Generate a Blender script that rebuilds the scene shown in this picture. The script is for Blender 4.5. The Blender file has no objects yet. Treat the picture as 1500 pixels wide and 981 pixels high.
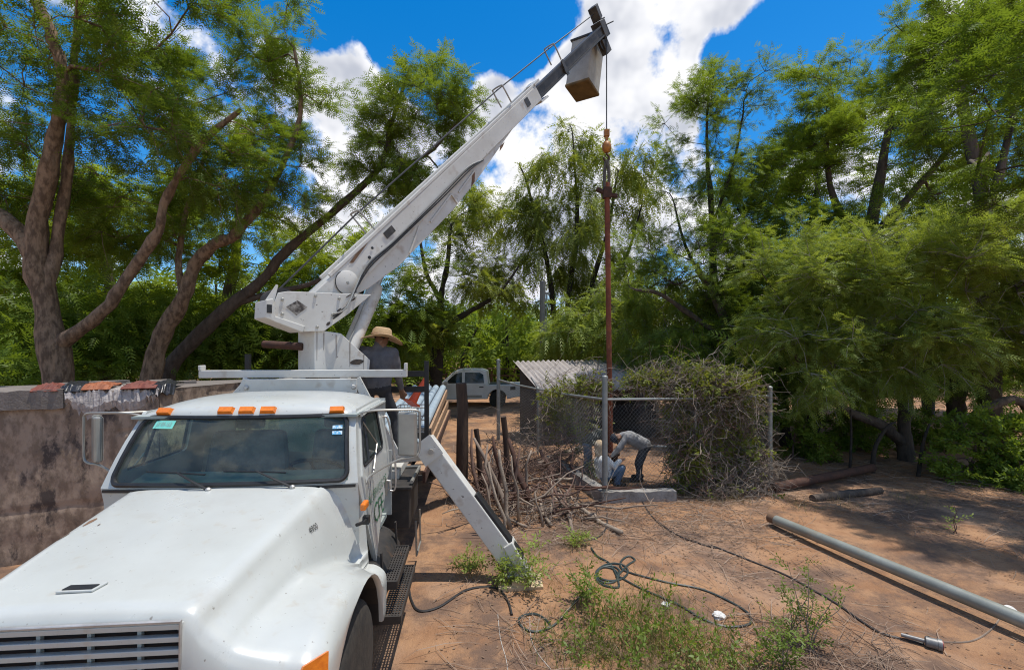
import bpy, bmesh, math, random
import numpy as np
from mathutils import Vector, Matrix, noise as mnoise

random.seed(7); RNG = np.random.default_rng(11)
sc = bpy.context.scene
R = math.radians

# ------------------------------------------------------------------ camera
CAM_H = 2.7; F = 667.0; HOR = 510.0; PXC = 750.0
cd = bpy.data.cameras.new('camera'); cam = bpy.data.objects.new('camera', cd)
sc.collection.objects.link(cam)
cam.location = (0, 0, CAM_H); cam.rotation_euler = (R(90), 0, 0)
cd.sensor_width = 36; cd.lens = F / 1500 * 36; cd.shift_y = (HOR - 490.5) / 1500
cd.clip_start = 0.05; cd.clip_end = 2000
sc.camera = cam

# ------------------------------------------------------------------ light
SUN = Vector((0.22, 0.03, 1.0)).normalized()
ELEV = math.asin(SUN.z); ROT = math.atan2(SUN.x, SUN.y)
sd = bpy.data.lights.new('sun', 'SUN'); so = bpy.data.objects.new('sun', sd)
sc.collection.objects.link(so)
sd.energy = 3.1; sd.angle = R(0.55); sd.color = (1.0, 0.95, 0.87)
so.rotation_euler = SUN.to_track_quat('Z', 'Y').to_euler(); so.location = (3, 3, 30)
vs = sc.view_settings
vs.view_transform = 'Standard'; vs.look = 'None'; vs.exposure = 0.58; vs.gamma = 1.0
vs.use_curve_mapping = False
sc.cycles.max_bounces = 6; sc.cycles.transparent_max_bounces = 12
sc.cycles.diffuse_bounces = 4; sc.cycles.glossy_bounces = 3; sc.cycles.transmission_bounces = 4
sc.cycles.use_denoising = True; sc.cycles.denoising_prefilter = 'NONE'; sc.cycles.sample_clamp_indirect = 6.0; sc.cycles.filter_width = 1.1
try:
    sc.cycles.denoiser = 'OPENIMAGEDENOISE'
except Exception:
    pass

def build_world():
    w = bpy.data.worlds.new('World'); sc.world = w; w.use_nodes = True
    nt = w.node_tree; N = nt.nodes; L = nt.links; N.clear()
    out = N.new('ShaderNodeOutputWorld'); bg = N.new('ShaderNodeBackground')
    bg.inputs['Strength'].default_value = 0.15
    sky = N.new('ShaderNodeTexSky'); sky.sky_type = 'NISHITA'; sky.sun_disc = False
    sky.sun_elevation = ELEV; sky.sun_rotation = ROT
    sky.air_density = 1.0; sky.dust_density = 0.3; sky.ozone_density = 3.0
    hsv = N.new('ShaderNodeHueSaturation'); hsv.inputs['Saturation'].default_value = 1.45
    hsv.inputs['Value'].default_value = .78
    L.new(sky.outputs[0], hsv.inputs['Color'])
    tc = N.new('ShaderNodeTexCoord')
    nrm = N.new('ShaderNodeVectorMath'); nrm.operation = 'NORMALIZE'
    L.new(tc.outputs['Generated'], nrm.inputs[0])
    D = nrm.outputs[0]
    def math_(op, a, b=None, clamp=False):
        m = N.new('ShaderNodeMath'); m.operation = op; m.use_clamp = clamp
        for i, x in enumerate((a, b)):
            if x is None: continue
            if isinstance(x, (int, float)): m.inputs[i].default_value = x
            else: L.new(x, m.inputs[i])
        return m.outputs[0]
    # cloud layer coordinates: direction projected on a gently curved cloud deck
    sep = N.new('ShaderNodeSeparateXYZ'); L.new(D, sep.inputs[0])
    zz = math_('ADD', sep.outputs['Z'], 0.35)
    cx = math_('DIVIDE', sep.outputs['X'], zz); cy = math_('DIVIDE', sep.outputs['Y'], zz)
    comb = N.new('ShaderNodeCombineXYZ'); L.new(cx, comb.inputs[0]); L.new(cy, comb.inputs[1])
    def fbm(vec, scale, detail, rough, off):
        mp = N.new('ShaderNodeMapping'); mp.inputs['Location'].default_value = off
        L.new(vec, mp.inputs['Vector'])
        n = N.new('ShaderNodeTexNoise'); n.inputs['Scale'].default_value = scale
        n.inputs['Detail'].default_value = detail; n.inputs['Roughness'].default_value = rough
        L.new(mp.outputs[0], n.inputs['Vector']); return n.outputs['Fac']
    n1 = fbm(D, 5.0, 6, 0.6, (3.1, 1.7, 0.4))
    n2 = fbm(D, 5.0, 4, 0.6, (3.1, 1.7 , 0.4 + 0.045))
    nb = fbm(comb.outputs[0], 1.6, 1, 0.5, (0.7, 5.2, 0))
    # cumulus banks: each is a direction in the sky with an angular size
    banks = []
    def bank(px, py, rad, amp):
        d = Vector(((px - PXC) / F, 1.0, (HOR - py) / F)).normalized()
        banks.append((d, rad, amp))
    for b in ((1050, 20, .11, .28), (960, 10, .10, .26), (820, 170, .22, .30), (900, 120, .17, .30), (700, 260, .26, .30),
              (500, 150, .15, .30), (545, 210, .17, .28), (860, 110, .07, .16), (1000, 125, .10, .24), (860, 330, .35, .25),
              (300, 90, .16, .27), (1190, 60, .06, .14), (720, 120, .04, .14), (520, 60, .035, .10), (770, 22, .025, .12),
              (1460, 60, .12, .26), (1280, 20, .05, .13), (560, 380, .25, .2),
              (-900, 100, .6, .2), (2600, 60, .7, .2)):
        bank(*b)
    # the blue window between them
    for b in ((640, 50, .22, -.36), (770, 60, .12, -.34), (1130, 110, .16, -.34), (620, 120, .09, -.2), (1040, 78, .045, -.22), (970, 78, .03, -.18), (1230, 60, .1, -.2), (450, 10, .12, -.3), (830, 30, .06, -.2)):
        bank(*b)
    banks.append((Vector((0.3, -0.9, 0.5)).normalized(), 0.6, 0.2))
    tot = math_('MULTIPLY', math_('SUBTRACT', nb, 0.37), 0.55)
    for d, rad, amp in banks:
        dist = N.new('ShaderNodeVectorMath'); dist.operation = 'DISTANCE'
        L.new(D, dist.inputs[0]); dist.inputs[1].default_value = d
        mr = N.new('ShaderNodeMapRange'); mr.interpolation_type = 'SMOOTHERSTEP'
        mr.inputs['From Min'].default_value = rad * 1.25; mr.inputs['From Max'].default_value = 0.0
        mr.inputs['To Min'].default_value = 0.0; mr.inputs['To Max'].default_value = amp
        L.new(dist.outputs['Value'], mr.inputs['Value'])
        tot = math_('ADD', tot, mr.outputs[0])
    cov = math_('ADD', n1, math_('MINIMUM', tot, 0.24)); cov2 = math_('ADD', n2, math_('MINIMUM', math_('MULTIPLY', tot, .7), 0.15))
    m = N.new('ShaderNodeMapRange'); m.interpolation_type = 'SMOOTHSTEP'
    m.inputs['From Min'].default_value = 0.61; m.inputs['From Max'].default_value = 0.72
    L.new(cov, m.inputs['Value'])
    th = N.new('ShaderNodeMapRange'); th.interpolation_type = 'SMOOTHSTEP'
    th.inputs['From Min'].default_value = 0.50; th.inputs['From Max'].default_value = 0.86
    L.new(cov2, th.inputs['Value'])
    ramp = N.new('ShaderNodeValToRGB'); L.new(th.outputs[0], ramp.inputs[0])
    e = ramp.color_ramp.elements
    e[0].position = 0.0; e[0].color = (5.1, 5.05, 5.0, 1)
    e[1].position = 1.0; e[1].color = (2.4, 2.55, 2.95, 1)
    x = ramp.color_ramp.elements.new(0.45); x.color = (4.1, 4.15, 4.35, 1)
    mix = N.new('ShaderNodeMix'); mix.data_type = 'RGBA'
    L.new(m.outputs[0], mix.inputs['Factor']); L.new(hsv.outputs[0], mix.inputs['A']); L.new(ramp.outputs[0], mix.inputs['B'])
    L.new(mix.outputs['Result'], bg.inputs['Color']); L.new(bg.outputs[0], out.inputs['Surface'])
build_world()

# ------------------------------------------------------------------ helpers
def P(px, py, d):
    return Vector(((px - PXC) / F * d, d, CAM_H - (py - HOR) / F * d))
def Gd(px, py, z=0.0):
    d = (CAM_H - z) * F / (py - HOR); return Vector(((px - PXC) / F * d, d, z))
def gh(x, y):
    z = 0.05 * mnoise.noise((x * .35, y * .35, 3.3)) + 0.018 * mnoise.noise((x * 1.3, y * 1.3, 1.3))
    return z
def gpt(x, y, dz=0.0): return Vector((x, y, gh(x, y) + dz))
def Gs(px, py, dz=0.0):
    p = Gd(px, py); return gpt(p.x, p.y, dz)

MATS = {}
def nodes_of(name):
    m = bpy.data.materials.new(name); m.use_nodes = True; MATS[name] = m
    nt = m.node_tree; return m, nt, nt.nodes['Principled BSDF']
def mat(name, c1, c2=None, rough=0.6, metal=0.0, scale=6.0, detail=6, c3=None, scale3=1.5, lo3=.55, hi3=.72,
        bump=0.0, bscale=40.0, coat=0.0, stretch=(1, 1, 1), spec=0.5, lo=.35, hi=.68, rvar=0.0, speck=None):
    """two-tone noise colour, optional third blotch colour, optional bump"""
    m, nt, b = nodes_of(name); N = nt.nodes; L = nt.links
    c2 = c2 or tuple(x * 0.8 for x in c1)
    tc = N.new('ShaderNodeTexCoord'); mp = N.new('ShaderNodeMapping'); mp.inputs['Scale'].default_value = stretch
    L.new(tc.outputs['Object'], mp.inputs['Vector'])
    n = N.new('ShaderNodeTexNoise'); n.inputs['Scale'].default_value = scale; n.inputs['Detail'].default_value = detail
    n.inputs['Roughness'].default_value = .62
    L.new(mp.outputs[0], n.inputs['Vector'])
    mr = N.new('ShaderNodeMapRange'); mr.inputs['From Min'].default_value = lo; mr.inputs['From Max'].default_value = hi
    L.new(n.outputs['Fac'], mr.inputs['Value'])
    mx = N.new('ShaderNodeMix'); mx.data_type = 'RGBA'
    mx.inputs['A'].default_value = (*c1, 1); mx.inputs['B'].default_value = (*c2, 1)
    L.new(mr.outputs[0], mx.inputs['Factor'])
    col = mx.outputs['Result']
    if c3:
        n3 = N.new('ShaderNodeTexNoise'); n3.inputs['Scale'].default_value = scale3; n3.inputs['Detail'].default_value = 8
        n3.inputs['Roughness'].default_value = .7
        L.new(mp.outputs[0], n3.inputs['Vector'])
        m3 = N.new('ShaderNodeMapRange'); m3.inputs['From Min'].default_value = lo3; m3.inputs['From Max'].default_value = hi3
        L.new(n3.outputs['Fac'], m3.inputs['Value'])
        x3 = N.new('ShaderNodeMix'); x3.data_type = 'RGBA'; x3.inputs['B'].default_value = (*c3, 1)
        L.new(col, x3.inputs['A']); L.new(m3.outputs[0], x3.inputs['Factor']); col = x3.outputs['Result']
    if speck:                                   # chips, bug marks and grit
        for sc_, a0, a1, cc, am in speck:
            n4 = N.new('ShaderNodeTexNoise'); n4.inputs['Scale'].default_value = sc_; n4.inputs['Detail'].default_value = 3
            L.new(mp.outputs[0], n4.inputs['Vector'])
            m4 = N.new('ShaderNodeMapRange'); m4.inputs['From Min'].default_value = a0; m4.inputs['From Max'].default_value = a1; m4.inputs['To Max'].default_value = am
            L.new(n4.outputs['Fac'], m4.inputs['Value'])
            x4 = N.new('ShaderNodeMix'); x4.data_type = 'RGBA'; x4.inputs['B'].default_value = (*cc, 1)
            L.new(col, x4.inputs['A']); L.new(m4.outputs[0], x4.inputs['Factor']); col = x4.outputs['Result']
    L.new(col, b.inputs['Base Color'])
    b.inputs['Roughness'].default_value = rough; b.inputs['Metallic'].default_value = metal
    b.inputs['Specular IOR Level'].default_value = spec
    if coat: b.inputs['Coat Weight'].default_value = coat; b.inputs['Coat Roughness'].default_value = 0.12
    if rvar:
        rr = N.new('ShaderNodeMapRange'); rr.inputs['To Min'].default_value = rough - rvar; rr.inputs['To Max'].default_value = rough + rvar
        L.new(n.outputs['Fac'], rr.inputs['Value']); L.new(rr.outputs[0], b.inputs['Roughness'])
    if bump:
        nb = N.new('ShaderNodeTexNoise'); nb.inputs['Scale'].default_value = bscale; nb.inputs['Detail'].default_value = 5
        L.new(mp.outputs[0], nb.inputs['Vector'])
        bp = N.new('ShaderNodeBump'); bp.inputs['Strength'].default_value = bump; bp.inputs['Distance'].default_value = 0.045 if 'bark' in name else 0.02
        L.new(nb.outputs['Fac'], bp.inputs['Height']); L.new(bp.outputs[0], b.inputs['Normal'])
    return m

def leaf_mat(name, c1, c2, trans=0.45, scale=0.9):
    m, nt, b = nodes_of(name); N = nt.nodes; L = nt.links
    at = N.new('ShaderNodeAttribute'); at.attribute_name = 'tint'
    tc = N.new('ShaderNodeTexCoord'); n = N.new('ShaderNodeTexNoise'); n.inputs['Scale'].default_value = scale
    n.inputs['Detail'].default_value = 3; L.new(tc.outputs['Object'], n.inputs['Vector'])
    ad = N.new('ShaderNodeMath'); ad.operation = 'MULTIPLY_ADD'; ad.inputs[1].default_value = 0.55
    L.new(at.outputs['Fac'], ad.inputs[0])
    mu = N.new('ShaderNodeMapRange'); mu.inputs['From Min'].default_value = .3; mu.inputs['From Max'].default_value = .7
    mu.inputs['To Max'].default_value = .45
    L.new(n.outputs['Fac'], mu.inputs['Value']); L.new(mu.outputs[0], ad.inputs[2])
    mx = N.new('ShaderNodeMix'); mx.data_type = 'RGBA'
    mx.inputs['A'].default_value = (*c1, 1); mx.inputs['B'].default_value = (*c2, 1); L.new(ad.outputs[0], mx.inputs['Factor'])
    df = N.new('ShaderNodeBsdfDiffuse'); tr = N.new('ShaderNodeBsdfTranslucent'); gl = N.new('ShaderNodeBsdfGlossy')
    gl.inputs['Roughness'].default_value = .45; gl.inputs['Color'].default_value = (.8, .85, .8, 1)
    L.new(mx.outputs['Result'], df.inputs['Color'])
    tcx = N.new('ShaderNodeMix'); tcx.data_type = 'RGBA'; tcx.blend_type = 'MULTIPLY'; tcx.inputs['Factor'].default_value = 1
    tcx.inputs['B'].default_value = (1.25, 1.15, .5, 1); L.new(mx.outputs['Result'], tcx.inputs['A'])
    L.new(tcx.outputs['Result'], tr.inputs['Color'])
    ms = N.new('ShaderNodeMixShader'); ms.inputs[0].default_value = trans
    L.new(df.outputs[0], ms.inputs[1]); L.new(tr.outputs[0], ms.inputs[2])
    m2 = N.new('ShaderNodeMixShader'); m2.inputs[0].default_value = 0.015
    L.new(ms.outputs[0], m2.inputs[1]); L.new(gl.outputs[0], m2.inputs[2])
    N.remove(b); L.new(m2.outputs[0], N['Material Output'].inputs['Surface'])
    return m

def glass_mat(name, tint, refl=1.0):
    m, nt, b = nodes_of(name); N = nt.nodes; L = nt.links; N.remove(b)
    tr = N.new('ShaderNodeBsdfTransparent'); tr.inputs['Color'].default_value = (*tint, 1)
    gl = N.new('ShaderNodeBsdfGlossy'); gl.inputs['Roughness'].default_value = 0.02
    fr = N.new('ShaderNodeFresnel'); fr.inputs['IOR'].default_value = 1.5
    # a film of dust over the pane
    tc = N.new('ShaderNodeTexCoord'); n = N.new('ShaderNodeTexNoise'); n.inputs['Scale'].default_value = 5; n.inputs['Detail'].default_value = 8
    L.new(tc.outputs['Object'], n.inputs['Vector'])
    mr = N.new('ShaderNodeMapRange'); mr.inputs['From Min'].default_value = .35; mr.inputs['From Max'].default_value = .8
    mr.inputs['To Min'].default_value = 0.03; mr.inputs['To Max'].default_value = 0.12; L.new(n.outputs['Fac'], mr.inputs['Value'])
    df = N.new('ShaderNodeBsdfDiffuse'); df.inputs['Color'].default_value = (.42, .46, .43, 1)
    mu = N.new('ShaderNodeMath'); mu.operation = 'MULTIPLY'; mu.inputs[1].default_value = refl; mu.use_clamp = True
    L.new(fr.outputs[0], mu.inputs[0])
    ms = N.new('ShaderNodeMixShader'); L.new(mu.outputs[0], ms.inputs[0]); L.new(tr.outputs[0], ms.inputs[1]); L.new(gl.outputs[0], ms.inputs[2])
    m2 = N.new('ShaderNodeMixShader'); L.new(mr.outputs[0], m2.inputs[0]); L.new(ms.outputs[0], m2.inputs[1]); L.new(df.outputs[0], m2.inputs[2])
    L.new(m2.outputs[0], N['Material Output'].inputs['Surface'])
    return m

WM = {}
def place(o, parent, world):
    if parent is not None:
        o.parent = parent
        if world:
            o.matrix_parent_inverse = WM[parent.name].inverted(); WM[o.name] = Matrix.Identity(4)
        else: WM[o.name] = WM[parent.name].copy()
    else: WM[o.name] = Matrix.Identity(4)
def tag(o, label=None, cat=None, group=None, kind=None):
    if label: o['label'] = label
    if cat: o['category'] = cat
    if group: o['group'] = group
    if kind: o['kind'] = kind
    return o
def empty(name, loc, label, cat, group=None, rz=0.0):
    o = bpy.data.objects.new(name, None); sc.collection.objects.link(o)
    o.empty_display_size = .2; o.location = loc; o.rotation_euler = (0, 0, rz)
    WM[o.name] = Matrix.Translation(loc) @ Matrix.Rotation(rz, 4, 'Z')
    return tag(o, label, cat, group)
def mesh_obj(name, verts, faces, material, parent=None, world=True, smooth=False, midx=None, tint=None):
    me = bpy.data.meshes.new(name)
    me.from_pydata(verts, [], faces)
    for m in (material if isinstance(material, (list, tuple)) else [material]):
        me.materials.append(MATS[m] if isinstance(m, str) else m)
    if midx is not None: me.polygons.foreach_set('material_index', np.asarray(midx, dtype=np.int32))
    if smooth: me.polygons.foreach_set('use_smooth', np.ones(len(me.polygons), dtype=bool))
    if tint is not None:
        a = me.attributes.new('tint', 'FLOAT', 'POINT'); a.data.foreach_set('value', np.asarray(tint, dtype=np.float32))
    me.update()
    o = bpy.data.objects.new(name, me); sc.collection.objects.link(o)
    place(o, parent, world)
    return o
def autosmooth(o, ang=35):
    bm = bmesh.new(); bm.from_mesh(o.data)
    bmesh.ops.remove_doubles(bm, verts=bm.verts, dist=1e-5)
    for f in bm.faces: f.smooth = True
    for e in bm.edges:
        if len(e.link_faces) == 2 and e.calc_face_angle(0) > R(ang): e.smooth = False
    bm.to_mesh(o.data); bm.free(); return o
def bevel(o, w=0.01, seg=2, ang=40):
    b = o.modifiers.new('bevel', 'BEVEL'); b.width = w; b.segments = seg; b.limit_method = 'ANGLE'; b.angle_limit = R(ang)
    b.harden_normals = False
    return o

class MB:
    def __init__(s): s.v = []; s.f = []; s.m = []
    def face_add(s, vs_, fs, mi=0):
        o = len(s.v); s.v += [tuple(v) for v in vs_]
        for f in fs: s.f.append(tuple(i + o for i in f)); s.m.append(mi)
        return s
    def box(s, x0, x1, y0, y1, z0, z1, mi=0, M=None):
        v = [Vector((x, y, z)) for z in (z0, z1) for y in (y0, y1) for x in (x0, x1)]
        if M is not None: v = [M @ a for a in v]
        return s.face_add(v, [(0, 2, 3, 1), (4, 5, 7, 6), (0, 1, 5, 4), (2, 6, 7, 3), (0, 4, 6, 2), (1, 3, 7, 5)], mi)
    def hexa(s, bottom, top, mi=0):
        return s.face_add(list(bottom) + list(top), [(3, 2, 1, 0), (4, 5, 6, 7), (0, 1, 5, 4), (1, 2, 6, 5), (2, 3, 7, 6), (3, 0, 4, 7)], mi)
    def bar(s, a, b, wx, wz, up=(0, 0, 1), mi=0, w2=None, z2=None):
        """box beam from a to b with section wx (sideways) by wz"""
        a = Vector(a); b = Vector(b); d = (b - a).normalized(); u = Vector(up)
        r = d.cross(u); r = r.normalized() if r.length > 1e-6 else Vector((1, 0, 0)); u = r.cross(d)
        w2 = wx if w2 is None else w2; z2 = wz if z2 is None else z2
        q = lambda c, w, z: [c - r * w / 2 - u * z / 2, c + r * w / 2 - u * z / 2, c + r * w / 2 + u * z / 2, c - r * w / 2 + u * z / 2]
        return s.face_add(q(a, wx, wz) + q(b, w2, z2), [(0, 1, 2, 3), (7, 6, 5, 4), (0, 4, 5, 1), (1, 5, 6, 2), (2, 6, 7, 3), (3, 7, 4, 0)], mi)
    def tube(s, pts, r, n=8, mi=0, caps=True, closed=False):
        pts = [Vector(p) for p in pts]; k = len(pts)
        rs = r if isinstance(r, (list, tuple, np.ndarray)) else [r] * k
        o = len(s.v); prev = None
        for i, p in enumerate(pts):
            if closed: d = pts[(i + 1) % k] - pts[i - 1]
            else: d = (pts[min(i + 1, k - 1)] - pts[max(i - 1, 0)])
            d = d.normalized() if d.length > 1e-9 else Vector((0, 0, 1))
            if prev is None:
                a = d.orthogonal().normalized()
            else:
                a = prev - d * prev.dot(d); a = a.normalized() if a.length > 1e-6 else d.orthogonal().normalized()
            prev = a; b = d.cross(a)
            for j in range(n):
                t = 2 * math.pi * j / n
                s.v.append(tuple(p + (a * math.cos(t) + b * math.sin(t)) * rs[i]))
        rng = range(k) if closed else range(k - 1)
        for i in rng:
            for j in range(n):
                i2 = (i + 1) % k
                s.f.append((o + i * n + j, o + i * n + (j + 1) % n, o + i2 * n + (j + 1) % n, o + i2 * n + j)); s.m.append(mi)
        if caps and not closed:
            s.f.append(tuple(o + j for j in range(n))[::-1]); s.m.append(mi)
            s.f.append(tuple(o + (k - 1) * n + j for j in range(n))); s.m.append(mi)
        return s
    def prism(s, poly, h, mi=0):
        """poly: list of Vectors in a plane, extruded by vector h"""
        n = len(poly); poly = [Vector(p) for p in poly]; h = Vector(h)
        return s.face_add(poly + [p + h for p in poly], [tuple(range(n))[::-1], tuple(range(n, 2 * n))] + [(i, (i + 1) % n, n + (i + 1) % n, n + i) for i in range(n)], mi)
    def lathe(s, prof, n=16, M=None, mi=0):
        o = len(s.v); k = len(prof)
        for r, z in prof:
            for j in range(n):
                t = 2 * math.pi * j / n; p = Vector((r * math.cos(t), r * math.sin(t), z))
                s.v.append(tuple(M @ p if M is not None else p))
        for i in range(k - 1):
            for j in range(n):
                s.f.append((o + i * n + j, o + i * n + (j + 1) % n, o + (i + 1) * n + (j + 1) % n, o + (i + 1) * n + j)); s.m.append(mi)
        s.f.append(tuple(o + j for j in range(n))[::-1]); s.m.append(mi)
        s.f.append(tuple(o + (k - 1) * n + j for j in range(n))); s.m.append(mi)
        return s
    def grid(s, pts, mi=0, skip=None):
        """pts[i][j] grid of points"""
        o = len(s.v); a = len(pts); b = len(pts[0])
        for row in pts: s.v += [tuple(p) for p in row]
        for i in range(a - 1):
            for j in range(b - 1):
                if skip and skip(i, j): continue
                s.f.append((o + i * b + j, o + i * b + j + 1, o + (i + 1) * b + j + 1, o + (i + 1) * b + j)); s.m.append(mi)
        return s
    def build(s, name, material, parent=None, world=True, smooth=False, auto=None):
        o = mesh_obj(name, s.v, s.f, material, parent, world, smooth, s.m if isinstance(material, (list, tuple)) else None)
        if auto: autosmooth(o, auto)
        return o
def spline(pts, k=6):
    pts = [Vector(p) for p in pts]; out = []
    for i in range(len(pts) - 1):
        p0 = pts[max(i - 1, 0)]; p1 = pts[i]; p2 = pts[i + 1]; p3 = pts[min(i + 2, len(pts) - 1)]
        for j in range(k):
            t = j / k
            out.append(0.5 * ((2 * p1) + (p2 - p0) * t + (2 * p0 - 5 * p1 + 4 * p2 - p3) * t * t + (3 * p1 - p0 - 3 * p2 + p3) * t ** 3))
    out.append(pts[-1]); return out
def interp(x, xs, ys): return float(np.interp(x, xs, ys))
def text_mesh(body, size):
    cu = bpy.data.curves.new('t', 'FONT'); cu.body = body; cu.size = size; cu.align_x = 'CENTER'; cu.align_y = 'CENTER'
    cu.resolution_u = 2
    o = bpy.data.objects.new('t', cu); sc.collection.objects.link(o)
    bpy.context.view_layer.update()
    me = bpy.data.meshes.new_from_object(o.evaluated_get(bpy.context.evaluated_depsgraph_get()))
    vs_ = [v.co.copy() for v in me.vertices]; fs = [tuple(p.vertices) for p in me.polygons]
    bpy.data.objects.remove(o); bpy.data.meshes.remove(me); bpy.data.curves.remove(cu)
    return vs_, fs

# ------------------------------------------------------------------ materials
mat('paint_white', (.50, .515, .485), (.455, .465, .435), rough=.30, scale=2.5, c3=(.40, .375, .32), scale3=1.7, lo3=.56, hi3=.85, coat=.35, rvar=.1, speck=((38, .70, .74, (.16, .13, .10), .7), (11, .62, .80, (.42, .37, .29), .6)))
mat('crane_white', (.62, .61, .565), (.52, .50, .45), rough=.45, scale=2.0, c3=(.36, .29, .21), scale3=2.6, lo3=.58, hi3=.8, coat=.1, bump=.05, bscale=9, speck=((26, .69, .73, (.10, .075, .06), .8), (5, .62, .75, (.30, .20, .12), .5)))
mat('crane_rust', (.20, .11, .06), (.11, .065, .04), rough=.85, scale=9, bump=.3)
mat('chip', (.03, .03, .03), (.10, .07, .05), rough=.8, scale=30)
mat('black_trim', (.012, .012, .013), (.02, .02, .02), rough=.5, scale=20)
mat('black_steel', (.022, .021, .020), (.05, .042, .036), rough=.6, scale=8, c3=(.12, .07, .04), scale3=5, lo3=.6, hi3=.8)
mat('rubber', (.018, .017, .016), (.045, .038, .03), rough=.85, scale=12, bump=.2)
mat('dark_paint', (.03, .03, .03), (.06, .055, .05), rough=.5, scale=6)
mat('boom_steel', (.075, .068, .062), (.03, .027, .025), rough=.55, metal=.2, scale=5, c3=(.14, .125, .11), scale3=4)
mat('chrome', (.55, .53, .50), (.40, .38, .35), rough=.5, metal=.7, scale=10)
mat('mirror_back', (.38, .37, .33), (.30, .29, .26), rough=.42, metal=.5, scale=5)
mat('amber', (.80, .22, .015), (.65, .15, .01), rough=.25, scale=40, coat=.4)
mat('interior', (.32, .36, .34), (.24, .28, .26), rough=.8, scale=8)
mat('dash', (.34, .42, .38), (.28, .34, .31), rough=.7, scale=12)
mat('seat_cloth', (.20, .21, .22), (.15, .155, .16), rough=.9, scale=25)
mat('green_letter', (.01, .10, .045), (.03, .15, .07), rough=.5, scale=60, c3=(.45, .47, .43), scale3=38, lo3=.56, hi3=.66)
mat('streak', (.20, .17, .14), (.42, .39, .35), rough=.7, scale=8, stretch=(1, 1, .3))
mat('sticker_teal', (.16, .55, .46), (.20, .62, .52), rough=.4, scale=20)
mat('sticker_blue', (.10, .34, .55), (.55, .65, .72), rough=.4, scale=45, lo=.45, hi=.55)
glass_mat('windshield_glass', (.74, .90, .83), .95)
glass_mat('dark_glass', (.30, .36, .34), 1.0)
mat('pvc_grey', (.38, .45, .50), (.30, .37, .42), rough=.4, scale=4)
mat('plank', (.42, .27, .16), (.26, .15, .085), rough=.8, scale=4, stretch=(8, 1, 8), bump=.2)
mat('wood_bleached', (.36, .29, .22), (.20, .15, .11), rough=.85, scale=6, bump=.4)
mat('wood_dark', (.035, .02, .013), (.085, .048, .028), rough=.8, scale=5, stretch=(5, 5, .6), bump=.7, bscale=18)
mat('pad_wood', (.62, .48, .32), (.45, .33, .2), rough=.8, scale=6, stretch=(1, 6, 6))
mat('rusty_pipe', (.235, .06, .022), (.13, .032, .015), rough=.75, scale=5, c3=(.30, .12, .05), scale3=6, bump=.1)
mat('rust_dark', (.085, .035, .02), (.045, .022, .015), rough=.85, scale=9, bump=.3)
mat('hook_yellow', (.52, .20, .015), (.25, .09, .02), rough=.5, scale=14)
mat('sling', (.14, .125, .10), (.07, .06, .05), rough=.95, scale=40)
mat('galv', (.30, .31, .30), (.22, .23, .22), rough=.5, metal=.45, scale=9, c3=(.30, .20, .11), scale3=2.2, lo3=.6, hi3=.75)
mat('galv_pipe', (.31, .32, .28), (.235, .24, .205), rough=.42, metal=.25, scale=3.5, c3=(.28, .21, .13), scale3=2.0, lo3=.58, hi3=.75)
mat('concrete_curb', (.33, .31, .28), (.22, .20, .18), rough=.9, scale=6, c3=(.12, .10, .08), scale3=3, bump=.4)
mat('concrete_pole', (.23, .23, .22), (.17, .17, .165), rough=.85, scale=6, stretch=(4, 4, 1))
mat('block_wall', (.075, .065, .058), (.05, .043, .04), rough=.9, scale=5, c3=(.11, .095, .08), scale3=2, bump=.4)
mat('asbestos', (.40, .36, .33), (.30, .265, .24), rough=.9, scale=3, stretch=(1, 1, 1), c3=(.14, .12, .11), scale3=2.2, bump=.2)
mat('bark', (.115, .085, .065), (.055, .039, .030), rough=.95, scale=9, stretch=(1, 1, .35), bump=1.0, bscale=12)
mat('bark_pale', (.27, .175, .112), (.12, .074, .046), rough=.95, scale=11, lo=.42, hi=.58, stretch=(1, 1, .4), c3=(.31, .225, .16), scale3=2.2, bump=1.0, bscale=11)
mat('bark_dark', (.045, .035, .028), (.025, .02, .016), rough=.95, scale=7, bump=.7)
mat('twig_grey', (.38, .345, .30), (.22, .19, .16), rough=.95, scale=6)
mat('vine_dry', (.31, .255, .20), (.19, .145, .11), rough=.95, scale=4)
mat('twig_dry', (.30, .235, .18), (.16, .115, .085), rough=.95, scale=4)
mat('twig_red', (.17, .10, .075), (.09, .055, .042), rough=.95, scale=4)
mat('tarp_orange', (.36, .115, .045), (.20, .065, .03), rough=.7, scale=9, bump=.4, bscale=14)
mat('tarp_red', (.21, .055, .035), (.12, .04, .03), rough=.75, scale=9, bump=.4)
mat('plastic_black', (.015, .015, .017), (.03, .03, .033), rough=.32, scale=8, bump=.6, bscale=10)
mat('cone_orange', (.85, .10, .015), (.75, .08, .015), rough=.5, scale=15)
mat('hose_green', (.022, .035, .033), (.04, .055, .05), rough=.5, scale=14)
mat('cable_black', (.015, .015, .015), (.035, .03, .028), rough=.6, scale=14)
mat('hose_white', (.5, .47, .42), (.35, .32, .28), rough=.6, scale=14)
mat('fitting', (.25, .245, .235), (.14, .135, .13), rough=.5, metal=.3, scale=12)
mat('fitting_red', (.28, .035, .025), (.15, .025, .02), rough=.5, scale=12)
mat('litter_white', (.68, .66, .62), (.5, .48, .45), rough=.9, scale=20, bump=.3)
mat('skin', (.22, .115, .07), (.17, .085, .05), rough=.6, scale=14)
mat('shirt_charcoal', (.12, .115, .12), (.075, .073, .078), rough=.9, scale=10, bump=.3, bscale=12)
mat('shirt_grey', (.29, .29, .295), (.21, .21, .215), rough=.9, scale=9, bump=.3, bscale=14)
mat('shirt_white', (.70, .70, .68), (.55, .55, .53), rough=.9, scale=9, bump=.3, bscale=14)
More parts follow.
